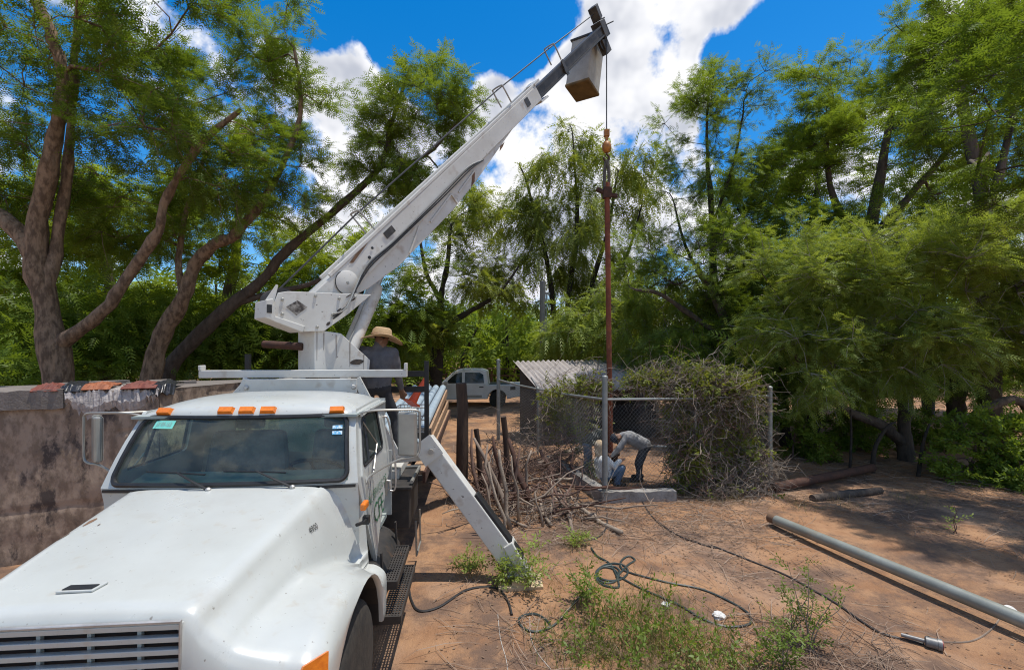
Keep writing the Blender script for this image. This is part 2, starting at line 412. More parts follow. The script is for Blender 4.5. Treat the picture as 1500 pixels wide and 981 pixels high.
mat('shirt_camo', (.13, .13, .10), (.055, .055, .045), rough=.9, scale=22, lo=.45, hi=.55)
mat('trouser_black', (.018, .018, .022), (.03, .03, .034), rough=.9, scale=10)
mat('trouser_dark', (.04, .043, .055), (.075, .075, .08), rough=.9, scale=12)
mat('jeans', (.13, .20, .29), (.075, .12, .19), rough=.9, scale=10)
mat('boot', (.05, .035, .025), (.03, .022, .016), rough=.8, scale=10)
mat('straw', (.52, .36, .20), (.38, .25, .13), rough=.85, scale=20, stretch=(1, 1, 4), bump=.3, bscale=60)
mat('hair', (.018, .013, .01), (.03, .02, .015), rough=.8, scale=20)
mat('cap_tan', (.50, .38, .24), (.40, .29, .18), rough=.85, scale=14)
mat('cap_navy', (.025, .03, .045), (.035, .04, .05), rough=.85, scale=14)
mat('pickup_white', (.8, .8, .79), (.72, .72, .70), rough=.3, scale=3, coat=.4)
mat('tail_red', (.35, .02, .02), (.25, .02, .02), rough=.3)
leaf_mat('leaf_mesquite', (.108, .170, .024), (.265, .355, .055), trans=.5)
leaf_mat('leaf_dark', (.080, .135, .020), (.210, .295, .044), trans=.5)
leaf_mat('leaf_olive', (.165, .225, .050), (.345, .43, .105), trans=.5)
leaf_mat('leaf_bright', (.165, .235, .020), (.32, .40, .046), trans=.52)
leaf_mat('leaf_willow', (.145, .185, .032), (.30, .355, .066), trans=.5)
leaf_mat('leaf_weed', (.09, .15, .022), (.23, .30, .06))
leaf_mat('grass_dry', (.19, .15, .08), (.36, .29, .15), trans=.3)
leaf_mat('vine_leaf', (.10, .125, .024), (.26, .29, .06))
leaf_mat('dead_leaf', (.16, .095, .058), (.33, .23, .16), trans=.15)
# ------------------------------------------------------------------ ground
def ground_mat():
    m, nt, b = nodes_of('soil'); N = nt.nodes; L = nt.links
    tc = N.new('ShaderNodeTexCoord')
    def noise(scale, detail, rough=.6, off=0):
        n = N.new('ShaderNodeTexNoise'); n.inputs['Scale'].default_value = scale; n.inputs['Detail'].default_value = detail
        n.inputs['Roughness'].default_value = rough
        mp = N.new('ShaderNodeMapping'); mp.inputs['Location'].default_value = (off, off * .7, 0)
        L.new(tc.outputs['Object'], mp.inputs['Vector']); L.new(mp.outputs[0], n.inputs['Vector']); return n.outputs['Fac']
    def rng(x, a, c):
        r = N.new('ShaderNodeMapRange'); r.interpolation_type = 'SMOOTHSTEP'
        r.inputs['From Min'].default_value = a; r.inputs['From Max'].default_value = c; L.new(x, r.inputs['Value']); return r.outputs[0]
    def mix(a, c, f):
        x = N.new('ShaderNodeMix'); x.data_type = 'RGBA'
        for s_, q in (('A', a), ('B', c)):
            if isinstance(q, tuple): x.inputs[s_].default_value = (*q, 1)
            else: L.new(q, x.inputs[s_])
        L.new(f, x.inputs['Factor']); return x.outputs['Result']
    col = mix((.40, .228, .124), (.295, .155, .082), rng(noise(2.2, 8), .35, .68))
    col = mix(col, (.385, .25, .165), rng(noise(.5, 5, off=4), .5, .7))
    col = mix(col, (.165, .105, .074), rng(noise(.75, 9, .72, off=9), .45, .60))
    col = mix(col, (.12, .07, .048), rng(noise(16, 9, .75, off=2), .57, .70))
    col = mix(col, (.40, .29, .21), rng(noise(38, 6, .7, off=5), .64, .76))
    L.new(col, b.inputs['Base Color']); b.inputs['Roughness'].default_value = .95; b.inputs['Specular IOR Level'].default_value = .2
    ad = N.new('ShaderNodeMath'); ad.operation = 'ADD'; L.new(noise(9, 8, .7, off=1), ad.inputs[0])
    mu = N.new('ShaderNodeMath'); mu.operation = 'MULTIPLY'; mu.inputs[1].default_value = .35; L.new(noise(70, 4, off=8), mu.inputs[0])
    L.new(mu.outputs[0], ad.inputs[1])
    bp = N.new('ShaderNodeBump'); bp.inputs['Strength'].default_value = .75; bp.inputs['Distance'].default_value = .05
    L.new(ad.outputs[0], bp.inputs['Height']); L.new(bp.outputs[0], b.inputs['Normal'])
ground_mat()
def graded(lo, hi, fine, far0, far1):
    xs = list(np.arange(lo, hi, fine)); s_ = fine; x = hi
    while x < far1: xs.append(x); s_ *= 1.18; x += s_
    xs.append(far1); s_ = fine; x = lo; left = []
    while x > far0: s_ *= 1.18; x -= s_; left.append(max(x, far0))
    return left[::-1] + xs
gx = graded(-4, 8, .11, -260, 260); gy = graded(2.0, 12, .11, -120, 420)
MB().grid([[(x, y, gh(x, y)) for x in gx] for y in gy]).build('ground', 'soil', smooth=True).__setitem__('kind', 'structure')

# ------------------------------------------------------------------ crane truck
YAW = R(4.6)
T0 = Vector((-2.08, 2.1, 0.0))
truck = empty('crane_truck', T0, 'white conventional boom crane truck with flatbed, hood facing the camera', 'crane truck', rz=YAW)
TM = WM[truck.name]; TI = TM.inverted()
def loc(p): return TI @ Vector(p)
def part(mb, name, m, parent=None, auto=None, bev=None, world=False, smooth=False):
    o = mb.build(name, m, parent or truck, world=world, smooth=smooth, auto=auto)
    if bev: bevel(o, bev)
    return o
AV, AW, AA, AB = .78, .50, .71, .63          # wheel arch centre and radii
def arch(v):
    t = (v - AV) / AA
    return AW + AB * math.sqrt(max(0, 1 - t * t)) if abs(t) < 1 else AW
def hood_profile(v):
    vv = max(v, 0.0)
    ht = interp(vv, [0, .7, 1.42], [1.478, 1.565, 1.645]); hw = interp(vv, [0, .5, 1.42], [.545, .60, .70])
    vu = interp(vv, [0, .5, 1.0, 1.42], [.735, .775, .85, .93]); vh = interp(vv, [0, .3, .7, 1.1, 1.42], [1.23, 1.255, 1.255, 1.15, 1.0])
    fh = interp(vv, [0, .2, .5, .85, 1.15, 1.42], [1.17, 1.23, 1.255, 1.225, 1.11, .93])
    lo_ = arch(v) if .09 < v < 1.51 else .50
    top = max(fh - .115, lo_ + .012)
    ctl = [(0, ht), (hw * .5, ht - .006), (hw * .85, ht - .018), (hw - .01, ht - .03), (hw + .035, ht - .06), (hw + .07, ht - .12),
           ((hw + vu) / 2 + .05, (ht - .12) * .45 + (vh + .02) * .55), (vu, vh + .03), (vu + .07, max(vh, fh - .03)), (.985, fh), (1.07, fh - .012), (1.135, fh - .05),
           (1.17, top), (1.172, lo_ + (top - lo_) * .5), (1.165, lo_)]
    return [Vector(p) for p in ((a, 0, c) for a, c in ctl)]
sta = [0, .015, .04, .09, .095, .13, .18, .25, .34, .45, .57, .69, .80, .91, 1.03, 1.14, 1.24, 1.33, 1.40, 1.45, 1.485, 1.50, 1.515, 1.58]
hood_rows = []
for v in sta:
    pr = spline(hood_profile(v), 3)
    drop = interp(v, [0, .015, .04, .09], [.045, .018, .004, 0])
    back = interp(v, [0, 1.33, 1.42], [0, 0, 0])
    row = []
    for q in pr:
        # behind the cowl only the fender tail runs on
        row.append(Vector((q.x, v, q.z - drop)))
    hood_rows.append(row)
nf = len(hood_rows[0])
def half(rows, sgn):
    return [[Vector((sgn * p.x, p.y, p.z)) for p in r] for r in rows]
hood = MB()
cut = next(i for i, v in enumerate(sta) if v > 1.42)
fender_j = 27
for sgn in (1, -1):
    rows = half(hood_rows, sgn)
    sk = lambda i, j: (i >= cut - 1 and j < fender_j)
    hood.grid(rows if sgn < 0 else rows[::-1], skip=(sk if sgn < 0 else (lambda i, j: ((len(rows) - 2 - i) >= cut - 1 and j < fender_j))))
    # arch lip turned inwards
    lip = [[r[-1], Vector((r[-1].x - sgn * .015, r[-1].y, r[-1].z - .012)), Vector((r[-1].x - sgn * .10, r[-1].y, r[-1].z))] for r in rows]
    hood.grid(lip if sgn < 0 else lip[::-1])
    # nose: face round the grille opening
    first = rows[0]
    nose = [[Vector((p.x, -.012 * k, p.z + (0.62 - p.z) * t)) for p in first] for k, t in enumerate((0, .03, .25, .6, 1.0))]
    jcut = next(j for j, p in enumerate(first) if abs(p.x) > .535)
    sk2 = lambda i, j: (j < jcut and i >= 1)
    if sgn > 0: hood.grid(nose, skip=sk2)
    else: hood.grid([r[::-1] for r in nose], skip=lambda i, j: ((nf - 2 - j) < jcut and i >= 1))
hood_o = part(hood, 'hood', 'paint_white', auto=50)
# hood vent, rust spots, emblem, latch
mb = MB(); hz = interp(.18, [0, .7], [1.478, 1.565])
mb.prism([(-.15, .145, hz - .004), (.02, .145, hz - .004), (.045, .215, hz + .005), (-.115, .215, hz + .005)], (0, 0, .012))
part(mb, 'hood_scoop', 'paint_white', hood_o, bev=.004)
mb = MB(); mb.prism([(-.125, .152, hz + .0105), (.012, .152, hz + .0105), (.025, .185, hz + .0155), (-.11, .185, hz + .0155)], (0, 0, .003))
part(mb, 'vent', 'black_trim', hood_o)
for k, (u, v, a, l) in enumerate(((-.60, .92, .05, .11), (-.625, .76, .035, .08), (-.50, .86, .014, .025))):
    q = hood_profile(v); z = interp(abs(u), [p.x for p in q], [p.z for p in q])
    mb = MB(); c = []
    for t in range(9):
        t_ = t / 9 * 6.283; uu = u + a * .35 * math.cos(t_) * (1 + .3 * math.sin(3 * t_)); v2 = v + l * .5 * math.sin(t_)
        q = hood_profile(v2); c.append(Vector((uu, v2, interp(abs(uu), [p.x for p in q], [p.z for p in q]) + .004)))
    mb.face_add(c, [tuple(range(9))]); part(mb, 'rust_spot', 'crane_rust', hood_o)
# grille
gr = MB(); gw = .535
gr.tube([(-gw, -.02, 1.428), (gw, -.02, 1.428), (gw, -.03, .80), (-gw, -.03, .80)], .010, 6, closed=True)
grille = part(gr, 'grille', 'chrome')
mb = MB(); mb.box(-gw, gw, .035, .05, .78, 1.44); part(mb, 'grille_backing', 'black_trim', grille)
slat = MB(); slat.hexa([(-gw, -.022, -.015), (gw, -.022, -.015), (gw, .012, -.012), (-gw, .012, -.012)], [(-gw, -.026, .013), (gw, -.026, .013), (gw, .012, .009), (-gw, .012, .009)])
for k in range(10):
    o = slat.build('slat', 'paint_white', grille, world=False) if k == 0 else slat_o.copy()
    if k == 0: slat_o = o; bevel(o, .004)
    else: sc.collection.objects.link(o)
    o.location = (0, 0, 1.405 - k * .058)
for u in (-.33, -.11, .11, .33):
    mb = MB(); mb.box(u - .009, u + .009, .014, .034, .80, 1.425); part(mb, 'grille_post', 'paint_white', grille)
# headlamps and turn signals and bumper
for sgn in (1, -1):
    mb = MB(); mb.box(sgn * .80 - .13, sgn * .80 + .13, -.075, -.045, .78, .95); h = part(mb, 'headlight', 'chrome', bev=.02)
    mb = MB(); mb.box(sgn * .80 - .105, sgn * .80 + .105, -.082, -.076, .80, .93); part(mb, 'lens', 'windshield_glass', h)
    a = [(1.045, -.035, 1.10), (1.168, .07, 1.10), (1.166, .085, 1.19), (1.075, .0, 1.175)]
    mb = MB(); mb.prism([Vector((sgn * x, y, z)) for x, y, z in a], (sgn * .012, -.014, .006)); part(mb, 'turn_signal', 'amber')
mb = MB(); mb.box(-1.16, 1.16, -.26, -.10, .42, .68); part(mb, 'bumper', 'paint_white', bev=.03)
# wheels
def wheel(u, v, r=.50, wd=.27, dual=False):
    Mx = Matrix.Translation((u, v, r - .01)) @ Matrix.Rotation(R(90), 4, 'Y')
    w_ = MB()
    w_.lathe([(.29, -wd / 2), (r - .06, -wd / 2), (r - .015, -wd / 2 + .03), (r, -wd / 2 + .07), (r, wd / 2 - .07), (r - .015, wd / 2 - .03), (r - .06, wd / 2), (.29, wd / 2)], 32, Mx)
    t = part(w_, 'wheel', 'rubber', auto=40)
    w2 = MB(); s_ = 1 if u > 0 else -1
    w2.lathe([(.285, -wd * .42 * s_), (.285, wd * .42 * s_), (.26, wd * .45 * s_), (.24, wd * .2 * s_), (.13, wd * .1 * s_), (.12, wd * .32 * s_), (.09, wd * .36 * s_)], 24, Mx)
    rim = part(w2, 'rim', 'paint_white', t, auto=35)
    for k in range(10):
        w3 = MB()
        a = k * math.pi / 5; M2 = Mx @ Matrix.Translation((.17 * math.cos(a), .17 * math.sin(a), wd * .16 * s_)) @ (Matrix.Identity(4) if s_ > 0 else Matrix.Rotation(math.pi, 4, 'X'))
        w3.lathe([(.016, -.02), (.016, .03), (.012, .045)], 6, M2); part(w3, 'wheel_nut', 'chrome', t)
for u in (1.00, -1.00): wheel(u, .82)
for v in (7.6,):
    for u in (1.0, -1.0): wheel(u, v, dual=True); wheel(u - math.copysign(.31, u), v)
for sgn in (1, -1):
    pts = [[Vector((sgn * u, AV + .66 * math.sin(t), .52 + .62 * math.cos(t))) for u in (.55, .85, 1.14)] for t in np.linspace(-1.6, 1.6, 12)]
    part(MB().grid(pts), 'wheel_well', 'black_trim')

# --- cab
W0, W1 = 1.635, 2.15
def side_u(w):
    return 1.03 - (w - .85) * (.065 / .785) if w < W0 else .965 - (w - W0) * .18
def wind(a, b):
    w = W0 + (W1 - W0) * b
    return Vector((a * side_u(w) * (1.0 - .0 * b), 1.37 + .11 * a * a + .31 * b - .03 * math.sin(b * math.pi), w - .012 * a * a * (1 - b)))
def rrect(x0, x1, y0, y1, r, n=6, taper=0.0):
    out = []
    for cx_, cy_, a0 in ((x1 - r[0], y1 - r[1], 0), (x0 + r[0], y1 - r[1], 90), (x0 + r[0], y0 + r[1], 180), (x1 - r[0], y0 + r[1], 270)):
        for k in range(n + 1):
            t = R(a0 + 90 * k / n); out.append((cx_ + r[0] * math.cos(t), cy_ + r[1] * math.sin(t)))
    return out
def dens(path, k):
    out = []
    for i, p in enumerate(path):
        q = path[(i + 1) % len(path)]
        for j in range(k): out.append((p[0] + (q[0] - p[0]) * j / k, p[1] + (q[1] - p[1]) * j / k))
    return out
inner = dens(rrect(-.925, .925, .045, .955, (.075, .14)), 3)
outer = []
for (x, y) in inner:                       # push out to the panel border along the same ray
    cx_, cy_ = x, y - .5; s_ = 1 / max(abs(cx_) / 1.0, abs(cy_) / .5); outer.append((cx_ * s_, cy_ * s_ + .5))
n = len(inner); mb = MB()
v1 = [wind(*p) for p in outer]; v2 = [wind(*p) for p in inner]
mb.face_add(v1 + v2, [(i, (i + 1) % n, n + (i + 1) % n, n + i) for i in range(n)])
cab = part(mb, 'cab', 'paint_white', auto=60)
mb = MB(); mb.tube([wind(*p) + Vector((0, -.008, .004)) for p in inner], .019, 6, closed=True)
part(mb, 'windshield_gasket', 'black_trim')
k = 18
mb = MB(); mb.grid([[wind(-.925 + 1.85 * i / k, .045 + .91 * j / 8) for i in range(k + 1)] for j in range(9)])
ws = part(mb, 'windshield', 'windshield_glass', smooth=True)
def on_wind(a0, a1, b0, b1, name, m, off=.006):
    mb = MB(); mb.grid([[wind(a0 + (a1 - a0) * i / 4, b0 + (b1 - b0) * j / 3) + Vector((0, -off, off * .5)) for i in range(5)] for j in range(4)])
    return part(mb, name, m, ws)
st = on_wind(-.80, -.61, .80, .91, 'sticker', 'sticker_teal')
vs_, fs = text_mesh('JX·09-163', .06)
mb = MB(); mb.face_add([wind(-.705 + v.x * .60, .855 + v.y * 1.5) + Vector((0, -.009, .005)) for v in vs_], fs); part(mb, 'sticker_print', 'interior', ws)
on_wind(.80, .885, .76, .81, 'sticker', 'sticker_blue'); on_wind(.80, .885, .68, .73, 'sticker', 'sticker_blue')
on_wind(-.92, .92, .95, .972, 'top_seal', 'black_trim', .012)
# wipers
for a0, a1, ap in ((-.22, -.68, -.30), (.40, -.10, .30)):
    mb = MB(); base = wind(a0 + .12, -.03) + Vector((0, -.03, .015)); mid = wind(a0 - .16, .20) + Vector((0, -.035, .02))
    mb.tube([base, base.lerp(mid, .5) + Vector((0, -.02, .01)), mid], [.011, .009, .006], 6)
    wp = part(mb, 'wiper', 'black_trim')
    mb = MB(); mb.tube([wind(a0 - .42, .22) + Vector((0, -.02, .01)), wind(a0 - .16, .205) + Vector((0, -.02, .01)), wind(a0 + .06, .18) + Vector((0, -.02, .01))], .007, 5)
    part(mb, 'blade', 'black_trim', wp)
    mb = MB(); mb.lathe([(.02, 0), (.02, .03), (.01, .04)], 10, Matrix.Translation(base - Vector((0, 0, .02)))); part(mb, 'pivot', 'chrome', wp)
# cowl strip behind hood
mb = MB(); mb.grid([[Vector((a * .95, 1.36 + .11 * a * a + dv, 1.632 - .02 * a * a + dz)) for a in np.linspace(-1, 1, 17)] for dv, dz in ((-.0, -.02), (.0, .0), (.03, .008))])
part(mb, 'cowl', 'black_trim')
ir = next(i for i, v in enumerate(sta) if v >= 1.40)
for sgn in (1, -1):
    src = [p for p in hood_rows[ir][9:29]]; rows = []
    for t in np.linspace(0, 1, 7):
        rw = []
        for p in src:
            w = min(p.z, W0 - .012); q = Vector((side_u(w), 1.60, w)); e_ = 3 * t * t - 2 * t ** 3
            x = p.x + (q.x - p.x) * (t ** 1.6); rw.append(Vector((sgn * x, p.y + (q.y - p.y) * t - .0, p.z + (w - p.z) * e_)))
        rows.append(rw)
    last = src[-1]
    mb = MB(); mb.grid(rows if sgn > 0 else rows[::-1]); mb.grid([[Vector((sgn * side_u(w), v, w)) for v in (1.50, 1.60)] for w in np.linspace(.86, min(last.z, 1.2), 4)])
    part(mb, 'cowl_side', 'paint_white', cab, auto=60)
aa = np.linspace(-1, 1, 25)
part(MB().grid([[wind(a, 0) for a in aa], [wind(a, 0) + Vector((0, .03, -.12)) for a in aa], [wind(a, 0) + Vector((0, .05, -.5)) for a in aa]]), 'firewall', 'paint_white', cab, auto=60)
# cab sides (both), with window openings, doors proud of them
def sidep(v, w, off=0): return Vector((side_u(w) + off, v, w))
def fv(w): return 1.48 + .31 * max(0, (w - W0) / (W1 - W0))         # front edge of the side panel
VB = 2.78
win = [(1.66, 1.70), (2.46, 1.70), (2.47, 2.085), (1.875, 2.085)]
def round_poly(poly, r, n=5):
    out = []
    m_ = len(poly)
    for i in range(m_):
        p = Vector((*poly[i], 0)); a = Vector((*poly[i - 1], 0)); b = Vector((*poly[(i + 1) % m_], 0))
        p0 = p + (a - p).normalized() * r; p1 = p + (b - p).normalized() * r
        for k_ in range(n + 1):
            t = k_ / n; q = p0 * (1 - t) ** 2 + p * 2 * t * (1 - t) + p1 * t * t; out.append((q.x, q.y))
    return out
winp = dens(round_poly(win, .06), 2)
def ring(outerpoly, innerpath, off, thick, sgn, nm, m, parent=None):
    cx_ = sum(p[0] for p in innerpath) / len(innerpath); cy_ = sum(p[1] for p in innerpath) / len(innerpath)
    out = []
    for (x, y) in innerpath:
        dx, dy = x - cx_, y - cy_; best = 1e9
        for i in range(len(outerpoly)):
            a = outerpoly[i]; b = outerpoly[(i + 1) % len(outerpoly)]
            ex, ey = b[0] - a[0], b[1] - a[1]; den = dx * ey - dy * ex
            if abs(den) < 1e-9: continue
            t = ((a[0] - cx_) * ey - (a[1] - cy_) * ex) / den; s_ = ((a[0] - cx_) * dy - (a[1] - cy_) * dx) / den
            if t > 0 and -1e-6 <= s_ <= 1 + 1e-6: best = min(best, t)
        out.append((cx_ + dx * best, cy_ + dy * best))
    n_ = len(out); mb_ = MB()
    sx = lambda p, o_: Vector((sgn * (side_u(p[1]) + o_), p[0], p[1]))
    vv = [sx(p, off) for p in out] + [sx(p, off) for p in innerpath] + [sx(p, off - thick) for p in out] + [sx(p, off - thick) for p in innerpath]
    fs_ = []
    for i in range(n_):
        j = (i + 1) % n_
        fs_ += [(i, j, n_ + j, n_ + i), (2 * n_ + i, 3 * n_ + i, 3 * n_ + j, 2 * n_ + j), (i, 2 * n_ + i, 2 * n_ + j, j), (n_ + i, n_ + j, 3 * n_ + j, 3 * n_ + i)]
    mb_.face_add(vv, fs_ if sgn > 0 else [f[::-1] for f in fs_]); return part(mb_, nm, m, parent, auto=50)
for sgn in (1, -1):
    ring([(1.57, .86), (VB, .86), (VB, 2.17), (fv(W1), 2.17), (fv(W0), W0 - .01), (1.56, 1.45)], winp, 0, .03, sgn, 'cab_side', 'paint_white', cab)
    d_ = ring([(1.60, .885), (1.66, .84), (2.48, .84), (2.58, .95), (2.60, 2.11), (fv(2.11) + .085, 2.11), (1.57, 1.60), (1.60, 1.45)], winp, .013, .03, sgn, 'door', 'paint_white')
    mb = MB(); mb.face_add([Vector((sgn * (side_u(p[1]) - .004), p[0], p[1])) for p in winp], [tuple(range(len(winp)))]); part(mb, 'window_pane', 'windshield_glass', d_)
    mb = MB(); mb.tube([Vector((sgn * (side_u(p[1]) + .012), p[0], p[1])) for p in winp], .013, 5, closed=True); part(mb, 'window_seal', 'black_trim', d_)
    mb = MB(); mb.bar((sgn * (side_u(1.7) + .0), 1.90, 1.70), (sgn * (side_u(2.08) + .0), 2.0, 2.085), .02, .02); part(mb, 'vent_bar', 'black_trim', d_)
    mb = MB(); mb.tube([(sgn * (side_u(1.36) + .02), 2.45, 1.36), (sgn * (side_u(1.36) + .05), 2.45, 1.355), (sgn * (side_u(1.27) + .05), 2.45, 1.28), (sgn * (side_u(1.27) + .02), 2.45, 1.27)], .012, 6)
    hd = part(mb, 'door_handle', 'chrome', d_)
    mb = MB(); mb.box(-.006, .006, 2.42, 2.48, 1.21, 1.39, M=Matrix.Translation((sgn * (side_u(1.3) + .012), 0, 0))); part(mb, 'handle_plate', 'mirror_back', hd)
    # grab handles behind the door
    mb = MB(); g = [(side_u(1.95) + .01, 2.67, 1.97), (side_u(1.95) + .07, 2.68, 1.94), (side_u(1.6) + .08, 2.68, 1.55), (side_u(1.3) + .06, 2.68, 1.22), (side_u(1.3) + .01, 2.67, 1.19)]
    mb.tube(spline([(sgn * a, b, c) for a, b, c in g], 4), .011, 6); part(mb, 'grab_handle', 'chrome', cab)
    if sgn > 0: door = d_
mb = MB(); mb.box(-1.0, 1.0, VB - .02, VB, .9, 1.60); mb.box(-.93, -.62, VB - .02, VB, 1.60, 2.16); mb.box(.62, .93, VB - .02, VB, 1.60, 2.16); mb.box(-.62, .62, VB - .02, VB, 2.05, 2.18)
part(mb, 'back_panel', 'paint_white', cab)
mb = MB(); mb.box(-.62, .62, VB - .015, VB - .008, 1.60, 2.05); part(mb, 'rear_window', 'windshield_glass')
# roof
vst = [1.655, 1.665, 1.70, 1.76, 1.86, 2.0, 2.2, 2.4, 2.6, 2.72, 2.785, 2.80]
rz_ = [2.135, 2.165, 2.20, 2.228, 2.252, 2.268, 2.275, 2.272, 2.262, 2.245, 2.20, 2.15]
rows = []
for v, z in zip(vst, rz_):
    row = []
    for a in np.linspace(-1, 1, 29):
        e = abs(a) ** 5; lo2 = 2.145
        hwid = .905 if v < 1.7 else .915
        row.append(Vector((a * hwid - .0, v + .13 * a * a * max(0, (1.95 - v) / .3), z - (z - lo2) * e - .018 * a * a)))
    rows.append(row)
mb = MB(); mb.grid(rows); roof = part(mb, 'roof', 'paint_white', smooth=True)
for sgn in (1, -1):
    mb = MB(); mb.tube([(sgn * .918, v, 2.128 + dz) for v, dz in ((1.80, -.012), (2.0, .0), (2.5, 0), (2.80, -.005))], .014, 6); part(mb, 'drip_rail', 'paint_white', roof)
for a in (-.74, -.165, 0.02, .205, .80):
    z = 2.188; u = a * .90; v = 1.675 + .13 * a * a * .95
    Mx = Matrix.Translation((u, v, z - .018 * a * a - .01 * abs(a) ** 5)) @ Matrix.Rotation(R(12) * a, 4, 'Z') @ Matrix.Rotation(R(-42), 4, 'X')
    mb = MB(); mb.hexa([Mx @ Vector(p) for p in ((-.062, .01, -.03), (.062, .01, -.03), (.062, .01, .03), (-.062, .01, .03))], [Mx @ Vector(p) for p in ((-.052, -.022, -.022), (.052, -.022, -.022), (.052, -.022, .022), (-.052, -.022, .022))][::1])
    part(mb, 'marker_light', 'amber')
# interior
mb = MB(); mb.hexa([(-.88, 1.60, 1.35), (.88, 1.60, 1.35), (.88, 1.95, 1.35), (-.88, 1.95, 1.35)], [(-.86, 1.56, 1.62), (.86, 1.56, 1.62), (.88, 1.82, 1.66), (-.88, 1.82, 1.66)]); part(mb, 'dashboard', 'dash', bev=.03)
mb = MB(); mb.box(-.95, .95, 1.5, 2.75, .88, .93); part(mb, 'cab_floor', 'interior')
mb = MB(); mb.box(-.90, .90, 1.70, 2.74, 2.12, 2.14); part(mb, 'headliner', 'interior')
for u, wdt in ((.48, .27), (-.40, .42)):
    mb = MB(); mb.box(u - wdt, u + wdt, 2.12, 2.6, 1.15, 1.32); s_ = part(mb, 'seat', 'seat_cloth', bev=.05)
    mb = MB(); mb.hexa([(u - wdt, 2.48, 1.3), (u + wdt, 2.48, 1.3), (u + wdt, 2.64, 1.3), (u - wdt, 2.64, 1.3)], [(u - wdt * .85, 2.56, 1.86), (u + wdt * .85, 2.56, 1.86), (u + wdt * .85, 2.68, 1.86), (u - wdt * .85, 2.68, 1.86)]); part(mb, 'seat_back', 'seat_cloth', s_, bev=.05)
    mb = MB(); mb.box(u - .14, u + .14, 2.58, 2.67, 1.88, 2.04); part(mb, 'headrest', 'seat_cloth', s_, bev=.03)
mb = MB(); Mx = Matrix.Translation((.48, 1.98, 1.62)) @ Matrix.Rotation(R(-32), 4, 'X')
mb.tube([Mx @ Vector((.22 * math.cos(t), .22 * math.sin(t), 0)) for t in np.linspace(0, 6.283, 25)[:-1]], .016, 6, closed=True)
for t in (.5, 2.6, 4.71): mb.tube([Mx @ Vector((0, 0, -.04)), Mx @ Vector((.22 * math.cos(t), .22 * math.sin(t), 0))], .012, 5)
part(mb, 'steering_wheel', 'black_trim', auto=40)
# door lettering and stains
def on_side(vs2, fs2, v0, w0, sv, name, m, off=.017):
    mb_ = MB(); mb_.face_add([Vector((side_u(w0 + p.y) + off, v0 + p.x * sv, w0 + p.y)) for p in vs2], fs2); o_ = part(mb_, name, m, door); o_['kind'] = 'stuff'; return o_
vs_, fs = text_mesh('AL SERVICIO DE', .115); on_side(vs_, fs, 2.08, 1.39, .92, 'lettering', 'green_letter')
vs_, fs = text_mesh('CFE', .25); on_side(vs_, fs, 2.05, 1.215, 1.0, 'lettering', 'green_letter')
for k, v in enumerate((1.66, 1.70, 1.76, 1.83, 1.92)):
    a = 1.60 - .02 * k; b = a - random.uniform(.25, .6); w_ = random.uniform(.004, .008)
    mb = MB(); mb.face_add([Vector((side_u(a) + .0155, v - w_, a)), Vector((side_u(a) + .0155, v + w_, a)), Vector((side_u(b) + .0155, v + w_ * .5 + .01, b)), Vector((side_u(b) + .0155, v + .01 - w_ * .5, b))], [(0, 1, 2, 3)])
    part(mb, 'stain', 'streak', door)
# hood-side emblem, latch, side marker
def hood_side(v, w):
    q = spline(hood_profile(v), 3); q = [p for p in q if p.x < .985 and p.x > hood_profile(v)[3].x]
    q = sorted(q, key=lambda p: p.z); return interp(w, [p.z for p in q], [p.x for p in q])
vs_, fs = text_mesh('4900', .058)
mb = MB(); mb.face_add([Vector((hood_side(1.06 + p.x, 1.43 + p.y) + .008, 1.06 + p.x * .95, 1.43 + p.y)) for p in vs_], fs); part(mb, 'emblem', 'black_trim', hood_o)
mb = MB(); mb.tube([(.985, 1.36, 1.33), (1.02, 1.42, 1.325), (1.03, 1.50, 1.32)], .014, 6); mb.box(1.0, 1.05, 1.48, 1.54, 1.285, 1.345); part(mb, 'hood_latch', 'black_trim', hood_o)
mb = MB(); mb.box(1.0, 1.045, 1.40, 1.52, 1.42, 1.475); part(mb, 'side_marker', 'amber', cab, bev=.012)
# mirrors
for sgn in (1, -1):
    u0 = side_u(2.1); mu = 1.30
    mb = MB()
    mb.tube(spline([(sgn * (u0 - .02), 1.82, 2.12), (sgn * (u0 + .12), 1.80, 2.155), (sgn * (mu - .06), 1.84, 2.155), (sgn * (mu + .09), 1.88, 2.14), (sgn * (mu + .105), 1.88, 2.06), (sgn * (mu + .105), 1.88, 1.80), (sgn * (mu + .06), 1.86, 1.735), (sgn * (mu - .08), 1.82, 1.715), (sgn * (side_u(1.6) + .04), 1.75, 1.61), (sgn * (side_u(1.6) + .01), 1.68, 1.56)], 4), .010, 6)
    mb.tube([(sgn * (u0 - .02), 2.12, 2.13), (sgn * (mu - .06), 1.85, 2.15)], .009, 6)
    mb.tube([(sgn * (u0 + .0), 1.85, 2.10), (sgn * (side_u(1.75) + .05), 2.05, 1.82), (sgn * (side_u(1.6) + .05), 1.80, 1.62)], .008, 6)
    br = part(mb, 'mirror_bracket', 'mirror_back', auto=45)
    mb = MB(); Mx = Matrix.Translation((sgn * mu, 1.88, 1.935)) @ Matrix.Rotation(R(-12) if sgn > 0 else R(-48), 4, 'Z')
    mb.box(-.088, .088, -.03, .03, -.195, .195, M=Mx); part(mb, 'mirror_housing', 'mirror_back', br, bev=.018)
    mb = MB(); mb.box(-.075, .075, .031, .034, -.18, .18, M=Mx); part(mb, 'mirror_glass', 'chrome', br)
